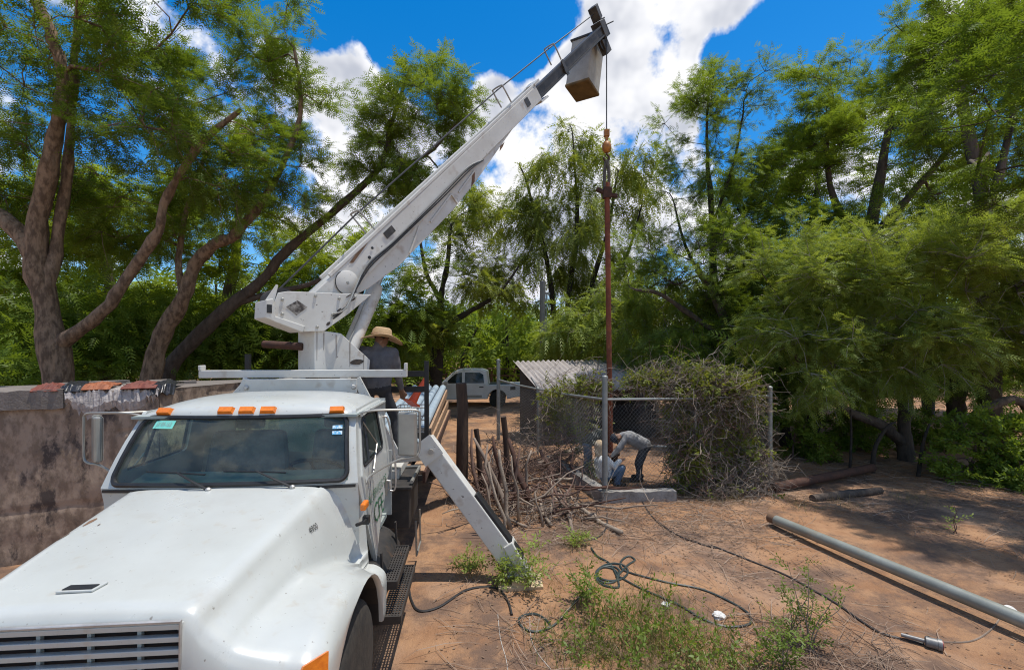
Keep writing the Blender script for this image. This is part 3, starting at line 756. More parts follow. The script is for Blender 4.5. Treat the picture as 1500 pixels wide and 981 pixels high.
# steps and fuel tank
mb = MB(); mb.lathe([(.26, 0), (.28, .01), (.28, .85), (.26, .86)], 20, Matrix.Translation((.86, 1.66, .62)) @ Matrix.Rotation(R(-90), 4, 'X')); part(mb, 'fuel_tank', 'black_steel', auto=40)
for (u0, u1, v0, v1, w) in ((1.09, 1.235, 1.66, 2.36, .72), (1.12, 1.275, 1.60, 2.50, .46)):
    mb = MB()
    for i in range(7):
        u = u0 + (u1 - u0) * i / 6; mb.box(u - .006, u + .006, v0, v1, w - .006, w + .006)
    nb_ = int((v1 - v0) / .034)
    for j in range(nb_ + 1):
        v = v0 + (v1 - v0) * j / nb_; mb.box(u0, u1, v - .007, v + .007, w - .004, w + .004)
    for v in (v0, v1): mb.box(u0 - .1, u1 + .006, v - .008, v + .008, w - .055, w + .012)
    mb.box(u1, u1 + .012, v0, v1, w - .05, w + .01)
    part(mb, 'step_tread', 'black_steel')
for v in (1.72, 2.42): part(MB().bar((1.10, v, .95), (1.13, v, .42), .04, .015), 'step_hanger', 'black_steel')
# chassis, deck, flatbed
mb = MB()
for sgn in (1, -1): mb.box(sgn * .42 - .045, sgn * .42 + .045, .1, 10.2, .62, .88)
mb.box(-.95, .95, 7.5, 7.7, .43, .57); mb.box(-.85, .85, .74, .86, .43, .55)
part(mb, 'chassis', 'black_steel')
mb = MB(); mb.box(.62, 1.16, 2.98, 3.75, .66, 1.10); mb.box(.60, 1.19, 2.95, 3.78, 1.10, 1.14); tb = part(mb, 'toolbox', 'black_steel', bev=.01)
mb = MB(); mb.tube([(1.18, 3.0, 1.18), (1.18, 3.75, 1.16), (.7, 3.75, 1.16)], .022, 6); part(mb, 'toolbox_rail', 'mirror_back', tb)
mb = MB(); mb.tube([(1.2, 3.2, .66), (1.21, 3.2, .25), (1.21, 3.6, .25), (1.2, 3.6, .66)], .012, 5); part(mb, 'toolbox_hoop', 'mirror_back', tb)
mb = MB(); mb.box(-1.2, 1.2, 3.9, 10.1, .93, 1.0); bed = part(mb, 'flatbed', 'black_steel')
for x_ in (1.2, -1.24): part(MB().box(x_, x_ + .04, 3.9, 10.1, .90, 1.05), 'side_rail', 'rust_dark', bed)
mb = MB(); mb.bar((1.13, 3.95, 1.03), (1.13, 10.05, 1.03), .17, .05); part(mb, 'deck_plank', 'plank', bed)
for k in range(8):
    u = -1.0 + k * .265; mb = MB(); mb.box(u - .125, u + .125, 3.92, 10.05, 1.0, 1.035); part(mb, 'deck_plank', 'plank', bed)
for sgn, ztop in ((1, 2.52), (-1, 2.62)):
    mb = MB(); mb.box(sgn * 1.215 - .03, sgn * 1.215 + .03, 4.25, 4.31, 1.0, ztop); part(mb, 'stake', 'black_trim', bed)
for z_ in (2.30, 2.08): part(MB().box(-1.18, 1.18, 4.26, 4.30, z_, z_ + .08), 'rack_bar', 'black_trim', bed)

# --- crane (built in world coordinates)
def wpart(mb, name, m, parent=None, auto=None, bev=None): return part(mb, name, m, parent, auto, bev, world=True)
def tw(u, v, w): return TM @ Vector((u, v, w))
mb = MB(); mb.box(-1.15, 1.12, 3.04, 3.12, 2.37, 2.455); mb.box(-1.15, -1.12, 3.03, 3.13, 2.455, 2.51); mb.box(1.09, 1.12, 3.03, 3.13, 2.455, 2.53)
part(mb, 'cross_beam', 'crane_white', bev=.006)
mb = MB(); mb.box(-.62, .58, 2.96, 3.02, 2.20, 2.36)
mb.hexa([(-.76, 2.965, 2.20), (-.62, 2.965, 2.20), (-.62, 3.01, 2.20), (-.76, 3.01, 2.20)], [(-.64, 2.965, 2.34), (-.62, 2.965, 2.34), (-.62, 3.01, 2.34), (-.64, 3.01, 2.34)])
mb.bar((.57, 2.99, 2.36), (1.02, 3.05, 1.45), .05, .09); mb.bar((-.60, 2.99, 2.36), (-1.0, 3.05, 1.45), .05, .09); mb.box(-.30, .30, 3.0, 3.35, 2.24, 2.34)
fr = part(mb, 'front_frame', 'crane_white', bev=.005)
for u in (-.60, .55):
    mb = MB(); mb.lathe([(.028, 0), (.028, .02), (.02, .028)], 6, Matrix.Translation((u, 2.96, 2.27)) @ Matrix.Rotation(R(90), 4, 'X')); part(mb, 'bolt', 'chrome', fr)
mb = MB(); mb.box(-1.0, 1.0, 3.25, 4.1, 1.14, 1.25); mb.box(-.40, .40, 3.3, 4.0, 1.25, 2.36); part(mb, 'crane_base', 'crane_white', bev=.01)
PC = tw(.10, 3.60, 0); PC.z = 0
BB = Vector((-2.24, 5.66, 3.42)); BT = Vector((1.90, 9.72, 9.47))
bd = (BT - BB).normalized(); az = Vector((bd.x, bd.y, 0)).normalized(); rt = Vector((az.y, -az.x, 0)); up = rt.cross(bd).normalized()
BLEN = (BT - BB).length
def bp(t, r_=0, u_=0): return BB + bd * t + rt * r_ + up * u_
def tp(s_, z, r_=0): return Vector((PC.x, PC.y, 0)) + az * s_ + rt * r_ + Vector((0, 0, z))
# pedestal with sloping rear shoulder
mb = MB()
pp = [(-.30, 2.36), (.38, 2.36), (.40, 2.55), (.02, 2.88), (-.30, 2.92)]
mb.prism([tp(s_, z, -.26) for s_, z in pp], rt * .52)
ped = wpart(mb, 'turret', 'crane_white', bev=.008)
mb = MB(); mb.lathe([(.36, 2.30), (.36, 2.37)], 28, Matrix.Translation((PC.x, PC.y, 0))); wpart(mb, 'slew_ring', 'black_steel', ped, auto=40)
mb = MB()
c = [tp(.22 + .09 * math.cos(t) * (1 + .2 * math.sin(2 * t)), 2.53 + .035 * math.sin(t), .2625) for t in np.linspace(0, 6.283, 12)[:-1]]
mb.face_add(c, [tuple(range(11))]); wpart(mb, 'paint_chip', 'chip', ped)
mat('worn', (.30, .28, .25), (.06, .05, .045), rough=.9, scale=14, lo=.42, hi=.58)
plate = [(-.76, 3.13), (-.70, 3.31), (-.60, 3.335), (.40, 3.38), (.10, 3.12), (-.20, 2.90), (-.42, 2.89), (-.73, 3.01)]
for r_ in (.26, -.22):
    mb = MB(); mb.prism([tp(s_, z, r_) for s_, z in plate], rt * .03); pl = wpart(mb, 'side_plate', 'crane_white', ped, bev=.006)
mb = MB(); mb.prism([tp(s_, z, .293) for s_, z in ((-.62, 3.16), (-.50, 3.24), (-.39, 3.17), (-.51, 3.07))], rt * .002); wpart(mb, 'worn_patch', 'worn', ped)
for s0, z0, a, b in ((.16, 3.30, .03, .01), (.05, 3.19, .05, .008), (-.02, 3.16, .03, .012), (.10, 3.34, .04, .008), (-.15, 2.99, .025, .018)):
    mb = MB(); c = [tp(s0 + a * math.cos(t) - b * math.sin(t) * .3, z0 + a * .7 * math.cos(t) + b * math.sin(t), .2935) for t in np.linspace(0, 6.283, 9)[:-1]]
    mb.face_add(c, [tuple(range(8))]); wpart(mb, 'paint_chip', 'chip', ped)
# winch housing box at the rear of the plates
mb = MB(); mb.prism([tp(s_, z, -.08) for s_, z in ((-.84, 3.03), (-.72, 2.98), (-.45, 2.88), (-.42, 2.95), (-.74, 3.05), (-.76, 3.24), (-.83, 3.22))], rt * .40); wh = wpart(mb, 'winch_housing', 'crane_white', bev=.008)
mb = MB(); mb.prism([tp(-.825, 3.08, .322), tp(-.775, 3.08, .322), tp(-.775, 3.17, .322), tp(-.825, 3.17, .322)], rt * .004); wpart(mb, 'opening', 'black_trim', wh)
mb = MB(); mb.bar(tp(-.78, 3.20, .25), tp(-.70, 3.40, .25), .02, .09, up=az, w2=.02, z2=.02); wpart(mb, 'bracket', 'crane_white', wh)
mb = MB(); mb.lathe([(.13, -.2), (.13, .2)], 16, Matrix.Translation(tp(-.62, 3.25)) @ rt.to_track_quat('Z', 'Y').to_matrix().to_4x4()); wpart(mb, 'winch_drum', 'black_steel', wh, auto=40)
mb = MB(); mb.tube([tp(-.28, 2.72, -.1), P(387, 504, 5.75)], .048, 10); wpart(mb, 'rusty_tube', 'rust_dark', ped, auto=40)
# boom: base section with tapered box and top channel
BW, BH = .275, .30
L1 = 5.35
def boxsec(mb, t0, t1, w0, h0, w1, h1, u0=0, u1=0, r0=0, r1=0):
    q = lambda t, w, h, u_, r_: [bp(t, r_ - w / 2, u_ - h / 2), bp(t, r_ + w / 2, u_ - h / 2), bp(t, r_ + w / 2, u_ + h / 2), bp(t, r_ - w / 2, u_ + h / 2)]
    return mb.face_add(q(t0, w0, h0, u0, r0) + q(t1, w1, h1, u1, r1), [(0, 1, 2, 3), (7, 6, 5, 4), (0, 4, 5, 1), (1, 5, 6, 2), (2, 6, 7, 3), (3, 7, 4, 0)])
mb = MB(); boxsec(mb, -.25, L1, BW, BH, BW * .84, BH * .82)
boxsec(mb, .05, L1, .035, .05, .035, .05, BH / 2 + .022, BH / 2 * .82 + .022, .13, .09)
boxsec(mb, .05, L1, .035, .05, .035, .05, BH / 2 + .022, BH / 2 * .82 + .022, -.13, -.09)
boom = wpart(mb, 'boom', 'crane_white', bev=.01)
# under-slung triangular stiffener
mb = MB()
und = [(-.1, -BH / 2 + .01), (3.05, -BH / 2 + .02), (4.30, -BH / 2 + .02), (2.9, -.31), (2.2, -.36), (.9, -.36), (.35, -.28)]
mb.prism([bp(t, -.10, u_) for t, u_ in und], rt * .20); stf = wpart(mb, 'boom_stiffener', 'crane_white', boom, bev=.008)
for t0, u0, t1, u1 in ((1.55, -.17, 1.15, -.34), (2.35, -.17, 1.75, -.24), (2.36, -.17, 2.36, -.34), (3.0, -.17, 2.5, -.23)):
    mb = MB(); mb.bar(bp(t0, .112, u0), bp(t1, .112, u1), .022, .022, up=rt); wpart(mb, 'weld_rib', 'crane_white', stf)
mb = MB(); mb.prism([bp(t, .102, u_) for t, u_ in ((2.78, -.31), (2.95, -.18), (3.02, -.18), (2.9, -.29))], rt * .003); wpart(mb, 'rust_stain', 'crane_rust', stf)
mb = MB(); mb.prism([bp(t, .102, u_) for t, u_ in ((3.72, -.24), (3.8, -.185), (3.95, -.185), (3.85, -.22))], rt * .003); wpart(mb, 'rust_stain', 'crane_rust', stf)
# round inspection plate, holes and data plate on the camera side
Mr = Matrix.Translation(bp(.16, BW / 2 + .004, -.03)) @ rt.to_track_quat('Z', 'Y').to_matrix().to_4x4()
mb = MB(); mb.lathe([(.15, 0), (.15, .012), (.14, .018)], 28, Mr); dsc = wpart(mb, 'boom_disc', 'crane_white', boom, auto=40)
mb = MB(); mb.tube([Mr @ Vector((.153 * math.cos(t), .153 * math.sin(t), .012)) for t in np.linspace(2.2, 5.6, 18)], .005, 5); wpart(mb, 'disc_rim', 'black_trim', dsc)
mb = MB(); mb.lathe([(.02, .018), (.015, .03)], 8, Mr); wpart(mb, 'disc_bolt', 'mirror_back', dsc)
for t, u_, r_ in ((.62, .0, .022), (.74, .06, .018)):
    mb = MB(); mb.lathe([(r_, 0), (r_, .004)], 12, Matrix.Translation(bp(t, BW / 2 + .003, u_)) @ rt.to_track_quat('Z', 'Y').to_matrix().to_4x4()); wpart(mb, 'bolt_hole', 'black_trim', boom)
mb = MB(); mb.prism([bp(t, BW / 2 + .003, u_) for t, u_ in ((1.0, .01), (1.18, .01), (1.18, .10), (1.0, .10))], rt * .004); wpart(mb, 'data_plate', 'boom_steel', boom)
mb = MB(); mb.prism([bp(t, BW / 2 * .86 + .004, u_) for t, u_ in ((4.87, -.05), (4.99, -.05), (4.99, .09), (4.87, .09))], rt * .004); wpart(mb, 'data_plate', 'dark_paint', boom)
mb = MB(); mb.prism([bp(t, BW / 2 + .003, u_) for t, u_ in ((.40, .09), (.75, .145), (.5, .145), (.36, .12))], rt * .002); wpart(mb, 'rust_stain', 'crane_rust', boom)
# wear collar at the mouth of the base section
mb = MB(); boxsec(mb, L1 - .02, L1 + .16, .25, .04, .25, .04, .15, .16); boxsec(mb, L1 - .05, L1 + .22, .25, .035, .22, .035, -.145, -.16); wpart(mb, 'boom_collar', 'crane_white', boom)
# inner section
mb = MB(); boxsec(mb, L1 - 1.0, BLEN, .175, .19, .17, .19); inn = wpart(mb, 'inner_boom', 'boom_steel', bev=.012)
mb = MB(); boxsec(mb, L1 - .4, BLEN, .02, .03, .02, .03, -.09, -.09, .105, .10); boxsec(mb, L1 - .4, BLEN, .02, .03, .02, .03, .09, .09, .105, .10); wpart(mb, 'edge_rail', 'dark_paint', inn)
mb = MB(); boxsec(mb, L1 + 1.0, L1 + 1.12, .27, .08, .27, .08, -.05, -.05); boxsec(mb, L1 + 1.02, L1 + 1.1, .02, .28, .02, .28, 0, 0, .12, .12); wpart(mb, 'boom_clamp', 'dark_paint', inn)
# tip head
mb = MB(); boxsec(mb, BLEN - .12, BLEN + .12, .24, .34, .22, .32, .02, .0); boxsec(mb, BLEN - .02, BLEN + .14, .20, .28, .16, .26, .32, .34)
boxsec(mb, BLEN - .22, BLEN + .02, .14, .30, .12, .26, -.28, -.30)
hdp = wpart(mb, 'boom_head', 'boom_steel', bev=.01)
for r_ in (.10, -.05):
    mb = MB(); mb.tube([bp(BLEN + .05, r_, .15 - r_), bp(BLEN + .34, r_ + .05, .10 - r_)], .014, 6); wpart(mb, 'guide_rod', 'dark_paint', hdp)
TIPX = bp(BLEN + .06, 0, -.02)
mb = MB(); mb.lathe([(.15, -.03), (.15, -.02), (.12, 0), (.15, .02), (.15, .03)], 20, Matrix.Translation(TIPX - Vector((0, 0, .28))) @ rt.to_track_quat('Z', 'Y').to_matrix().to_4x4()); wpart(mb, 'sheave', 'dark_paint', hdp, auto=40)
# hoist cable along the boom over hoops, and the fall
for t in (.95, 4.55, L1 + 1.05):
    mb = MB(); hgt = .30; u0 = .2 if t < L1 else .15
    mb.tube(spline([bp(t, -.12, u0), bp(t + .0, -.12, u0 + hgt - .04), bp(t, -.09, u0 + hgt), bp(t, .09, u0 + hgt), bp(t, .12, u0 + hgt - .04), bp(t, .12, u0)], 4), .013, 6); wpart(mb, 'cable_hoop', 'mirror_back', boom)
mb = MB(); mb.tube([tp(-.62, 3.36), bp(.95, 0, .47), bp(4.55, 0, .47), bp(L1 + 1.05, 0, .42), bp(BLEN + .02, 0, .34), bp(BLEN + .12, 0, .20)], .011, 6); wpart(mb, 'hoist_cable', 'dark_paint')
HX, HY = bp(BLEN + .12).x + .06, 9.72
HOOKZ = P(890, 192, 9.72).z
mb = MB(); mb.tube([(HX, HY, bp(BLEN).z - .1), (HX, HY, HOOKZ)], .012, 6); wpart(mb, 'fall_line', 'dark_paint')
mb = MB(); M0 = Matrix.Translation((HX, HY, HOOKZ))
mb.box(-.055, .055, -.05, .05, -.12, .02, M=M0); mb.box(-.03, .03, -.03, .03, -.24, -.12, M=M0)
mb.lathe([(.05, -.46), (.095, -.40), (.10, -.32), (.075, -.25), (.04, -.22)], 14, M0)
hk = wpart(mb, 'hook_block', 'hook_yellow', auto=35)
mb = MB(); mb.tube(spline([M0 @ Vector(p) for p in ((0, 0, -.44), (0, 0, -.50), (.05, 0, -.55), (.045, 0, -.62), (0, 0, -.645), (-.05, 0, -.62), (-.06, 0, -.57))], 4), .02, 7); wpart(mb, 'hook', 'rust_dark', hk)
for k in range(3):
    q = [tp(-.10, 3.05 + .03 * k, .31), tp(.05, 3.2, .33 + .01 * k), bp(.5, BW / 2 + .02, -.09 + .025 * k)] + [bp(t, BW / 2 + .012 + .006 * math.sin(t * 3 + k), -.105 + .024 * k + .006 * math.sin(t * 2.3 + k)) for t in (1.0, 1.6, 2.2, 2.9)] + [bp(3.3, BW / 2 - .02, -.15)]
    mb = MB(); mb.tube(spline(q, 4), .009, 6); wpart(mb, 'hydraulic_hose', 'black_trim' if k < 2 else 'mirror_back', boom)
for s0, z0 in ((-.66, 3.24), (-.66, 3.08), (-.45, 2.94), (-.28, 2.95), (-.02, 3.30), (.18, 3.33), (-.3, 3.31), (-.1, 3.1)):
    mb = MB(); mb.lathe([(.018, 0), (.018, .012), (.012, .018)], 6, Matrix.Translation(tp(s0, z0, .291)) @ rt.to_track_quat('Z', 'Y').to_matrix().to_4x4()); wpart(mb, 'bolt', 'mirror_back', ped)
for s0, z0, l in ((-.28, 2.9, .34), (-.2, 2.88, .2), (.3, 2.62, .2), (-.05, 2.86, .28), (.12, 2.78, .3)):
    mb = MB(); mb.prism([tp(s0, z0, .2615), tp(s0 + .018, z0, .2615), tp(s0 + .012, z0 - l, .2615), tp(s0 + .006, z0 - l, .2615)], rt * .001); wpart(mb, 'grease_streak', 'streak', ped)
# lift cylinder
ca = tp(.40, 2.50, -.0); cb = bp(1.05, 0, -.36)
ca = P(507, 524, 5.75); cb = P(551, 420, 6.35)
mb = MB(); mb.tube([ca, ca.lerp(cb, .06), ca.lerp(cb, .93), cb], [.085, .105, .105, .09], 16); cyl = wpart(mb, 'lift_cylinder', 'crane_white', auto=40)
mb = MB(); mb.tube([cb, cb + (cb - ca).normalized() * .45], .045, 10); wpart(mb, 'ram', 'chrome', cyl, auto=40)
off_ = rt * .10 - az * .09
mb = MB(); mb.tube(spline([ca.lerp(cb, .12) + off_ * .8, ca.lerp(cb, .2) + off_ * 1.25, ca.lerp(cb, .5) + off_ * 1.2, ca.lerp(cb, .72) + off_ * 1.3, ca.lerp(cb, .85) + off_ * .8], 4), .012, 6); wpart(mb, 'hydraulic_line', 'mirror_back', cyl)
mb = MB(); mb.lathe([(.02, -.12), (.09, -.09), (.11, 0), (.09, .09), (.02, .12)], 14, Matrix.Translation(P(513, 520, 5.95))); wpart(mb, 'accumulator', 'crane_white', auto=60)
mat('bucket_bottom', (.20, .125, .05), (.10, .065, .03), rough=.9, scale=5)
mat('bucket_shell', (.46, .43, .37), (.33, .29, .24), rough=.7, scale=3, c3=(.2, .15, .1), scale3=4, lo3=.58, hi3=.75)
# bucket on the boom tip
bk = Vector((1.66, 10.12, 9.17))
def bq(h, sc_): return [bk + Vector((math.cos(R(a)) * sc_, math.sin(R(a)) * sc_, h)) for a in (20 + 45, 110 + 45, 200 + 45, 290 + 45)]
ax_ = Matrix.Translation(bk) @ Matrix.Rotation(R(8), 4, 'Y') @ Matrix.Rotation(R(-6), 4, 'X')
def bq(h, sc_): return [ax_ @ Vector((math.cos(R(a)) * sc_, math.sin(R(a)) * sc_, h)) for a in (-80, 10, 100, 190)]
mb = MB(); mb.hexa(bq(-.82, .40), bq(.28, .385)); bkt = wpart(mb, 'bucket', 'bucket_shell', bev=.04)
mb = MB(); mb.hexa(bq(-.835, .405), bq(-.77, .41)); wpart(mb, 'bucket_base', 'bucket_bottom', bkt, bev=.02)
mb = MB(); q = bq(.28, .395); mb.tube(q, .028, 6, closed=True); wpart(mb, 'bucket_rim', 'dark_paint', bkt)
for dx, h0, m_ in ((.06, .3, 'plank'), (.14, .22, 'plank'), (.2, .26, 'rust_dark')):
    a = ax_ @ Vector((.17 + dx, -.35 + dx * .9, .28)); b = ax_ @ Vector((.19 + dx, -.35 + dx * .9, .28 - h0))
    mb = MB(); mb.bar(a, b, .05, .02, up=(0, 1, 0)); wpart(mb, 'torn_liner', m_, bkt)
mb = MB(); mb.tube([bk + Vector((.26, -.30, .22)), bk + Vector((.12, -.1, .25)), bk + Vector((.0, .0, .1))], .05, 8); wpart(mb, 'bucket_mount', 'dark_paint', bkt)
# outrigger on the near side
A = P(628, 655, 5.45); B = P(762, 838, 5.28)
ft = gpt(B.x, B.y)
mb = MB(); mb.bar(tw(.55, 3.42, 1.36), A + Vector((.05, 0, -.06)), .14, .15); orb = wpart(mb, 'outrigger_beam', 'crane_white', bev=.008)
ld = (B - A).normalized(); lr = Vector((0, 1, 0)); lu = lr.cross(ld).normalized()
if lu.z < 0: lu = -lu
A2 = A - ld * .10
mb = MB(); mb.bar(A2, B, .20, .23, up=lu); leg = wpart(mb, 'outrigger_leg', 'crane_white', bev=.012)
mb = MB(); mb.bar(A2 - ld * .02 + Vector((0, -.11, 0)), A2 + ld * .25 + Vector((0, -.11, 0)), .02, .26, up=lu); wpart(mb, 'gusset', 'crane_white', leg)
a = A + (B - A) * .43 + lu * .12; b = A + (B - A) * .93 + lu * .12
mb = MB(); mb.bar(a, b, .17, .07, up=lu); wpart(mb, 'leg_slot', 'black_trim', leg, bev=.01)
mb = MB(); mb.bar(A + (B - A) * .80 + lu * .10 + lr * .0, A + (B - A) * .985 + lu * .06, .24, .12, up=lu); wpart(mb, 'leg_shoe', 'crane_white', leg, bev=.01)
mb = MB(); mb.lathe([(.035, 0), (.035, .03)], 10, Matrix.Translation(A + Vector((.05, -.13, -.02))) @ Matrix.Rotation(R(90), 4, 'X')); wpart(mb, 'pivot_pin', 'chrome', leg)
mb = MB(); mb.box(B.x - .15, B.x + .13, B.y - .13, B.y + .13, gh(B.x, B.y) + .085, gh(B.x, B.y) + .115); wpart(mb, 'foot_plate', 'crane_white', leg, bev=.005)
# ------------------------------------------------------------------ vegetation kit
def frond_template(pairs, L_, wl, ww, droop, ang=55):
    """one feathery leaf: leaflets (diamond quads) in pairs along a drooping rachis, along +X"""
    vs_ = []; fs = []
    for i in range(pairs):
        t = (i + .6) / pairs; c = Vector((L_ * t, 0, -droop * L_ * t * t)); sc_ = math.sin(math.pi * min(1, .25 + t * .72)) * .6 + .4
        for sgn in (1, -1):
            a = R(ang - 18 * t) * sgn; d = Vector((math.cos(a), math.sin(a), -.18)).normalized(); n_ = Vector((-d.y, d.x, 0)).normalized()
            l = wl * sc_; w = ww * sc_; o = len(vs_)
            vs_ += [c + n_ * w * .5, c + d * l, c - n_ * w * .5 + d * l * .2]; fs.append((o, o + 1, o + 2))
    return np.array([tuple(v) for v in vs_], dtype=np.float32), np.array(fs, dtype=np.int32)
def leaf_template(n_, L_, W_, spread):
    """loose sprig of simple leaves"""
    vs_ = []; fs = []; r = random.Random(5)
    for i in range(n_):
        t = i / n_; c = Vector((spread * t, 0, 0)); a = i * 2.4; d = Vector((.7, math.cos(a) * .7, math.sin(a) * .55 - .1)).normalized()
        s_ = d.cross(Vector((r.random() - .5, r.random() - .5, 1))).normalized(); o = len(vs_)
        vs_ += [c, c + d * L_ * .55 + s_ * W_ * .6, c + d * L_, c + d * L_ * .45 - s_ * W_ * .6]; fs.append((o, o + 1, o + 2)); fs.append((o, o + 2, o + 3))
    return np.array([tuple(v) for v in vs_], dtype=np.float32), np.array(fs, dtype=np.int32)
def scatter(tmpl, pos, dirs, scale, roll, rng):
    """instantiate template at pos, +X along dirs; returns verts, faces, tint"""
    tv, tf = tmpl; n_ = len(pos)
    d = dirs / np.maximum(np.linalg.norm(dirs, axis=1, keepdims=True), 1e-6)
    up_ = np.tile(np.array([0, 0, 1.0]), (n_, 1)); up_ += rng.normal(0, roll, (n_, 3))
    y = np.cross(up_, d); y /= np.maximum(np.linalg.norm(y, axis=1, keepdims=True), 1e-6); z = np.cross(d, y)
    V = (tv[None, :, 0, None] * d[:, None, :] + tv[None, :, 1, None] * y[:, None, :] + tv[None, :, 2, None] * z[:, None, :]) * scale[:, None, None] + pos[:, None, :]
    Fc = tf[None] + (np.arange(n_) * len(tv))[:, None, None]
    tint = np.repeat(rng.random(n_) * .8 + .1, len(tv))
    return V.reshape(-1, 3), Fc.reshape(-1, tf.shape[1]), tint
class Skel:
    def __init__(s): s.p = []; s.par = []; s.r = []; s.fix = []
    def chain(s, pts, rad, parent=-1):
        for q, r in zip(pts, rad):
            s.p.append(Vector(q)); s.par.append(parent); s.r.append(r); s.fix.append(True); parent = len(s.p) - 1
        return parent
    def nearest(s, q, zmin=-9):
        best = None; bd_ = 1e9
        for i, p in enumerate(s.p):
            if p.z < zmin: continue
            dd = (p - q).length + max(0, p.z - q.z) * .8
            if dd < bd_: bd_ = dd; best = i
        return best
    def grow(s, q, rnd, seg=.55, wob=.10, zmin=-9):
        i = s.nearest(q, zmin); a = s.p[i]; L_ = (q - a).length; n_ = max(2, int(L_ / seg))
        prev = s.p[s.par[i]] if s.par[i] >= 0 else a - Vector((0, 0, .5))
        dirn = (a - prev).normalized() if (a - prev).length > 1e-6 else Vector((0, 0, 1))
        c = a + dirn * L_ * .35 + Vector((0, 0, L_ * .08)); par = i
        for k in range(1, n_ + 1):
            t = k / n_; x = a * (1 - t) ** 2 + c * 2 * t * (1 - t) + q * t * t
            if k < n_: x = x + Vector((rnd.gauss(0, wob), rnd.gauss(0, wob), rnd.gauss(0, wob))) * min(1, L_ * .35)
            s.p.append(x); s.par.append(par); s.r.append(0); s.fix.append(False); par = len(s.p) - 1
        return par
    def finish(s, rtip, expo=.5):
        cnt = [0] * len(s.p); kids = [0] * len(s.p)
        for i in s.par:
            if i >= 0: kids[i] += 1
        for i in range(len(s.p) - 1, -1, -1):
            if kids[i] == 0: cnt[i] += 1
            if s.par[i] >= 0: cnt[s.par[i]] += cnt[i]
        for i in range(len(s.p)):
            if not s.fix[i]:
                s.r[i] = rtip * cnt[i] ** expo
                if s.par[i] >= 0: s.r[i] = min(s.r[i], s.r[s.par[i]] * .9)
    def mesh(s, mb, sides=6):
        kids = {}
        for i, p in enumerate(s.par): kids.setdefault(p, []).append(i)
        stack = [(-1, k) for k in kids.get(-1, [])]
        while stack:
            par, i = stack.pop(); pts = []; rad = []
            if par >= 0: pts.append(s.p[par]); rad.append(min(s.r[par], s.r[i] * 1.25))
            while True:
                pts.append(s.p[i]); rad.append(s.r[i]); ch = kids.get(i, [])
                if not ch: break
                ch = sorted(ch, key=lambda q: -s.r[q])
                for c in ch[1:]: stack.append((i, c))
                i = ch[0]
            if len(pts) > 1:
                n_ = sides if max(rad) > .03 else 4
                mb.tube(pts, rad, n_, caps=False)
FR_A = frond_template(5, .25, .095, .027, .2)
FR_B = frond_template(6, .44, .16, .05, .3)
FR_C = frond_template(4, .62, .28, .12, .3)
FR_W = frond_template(6, .48, .17, .036, .75, ang=32)
DENS = 2.9; DENS_A = 3.85
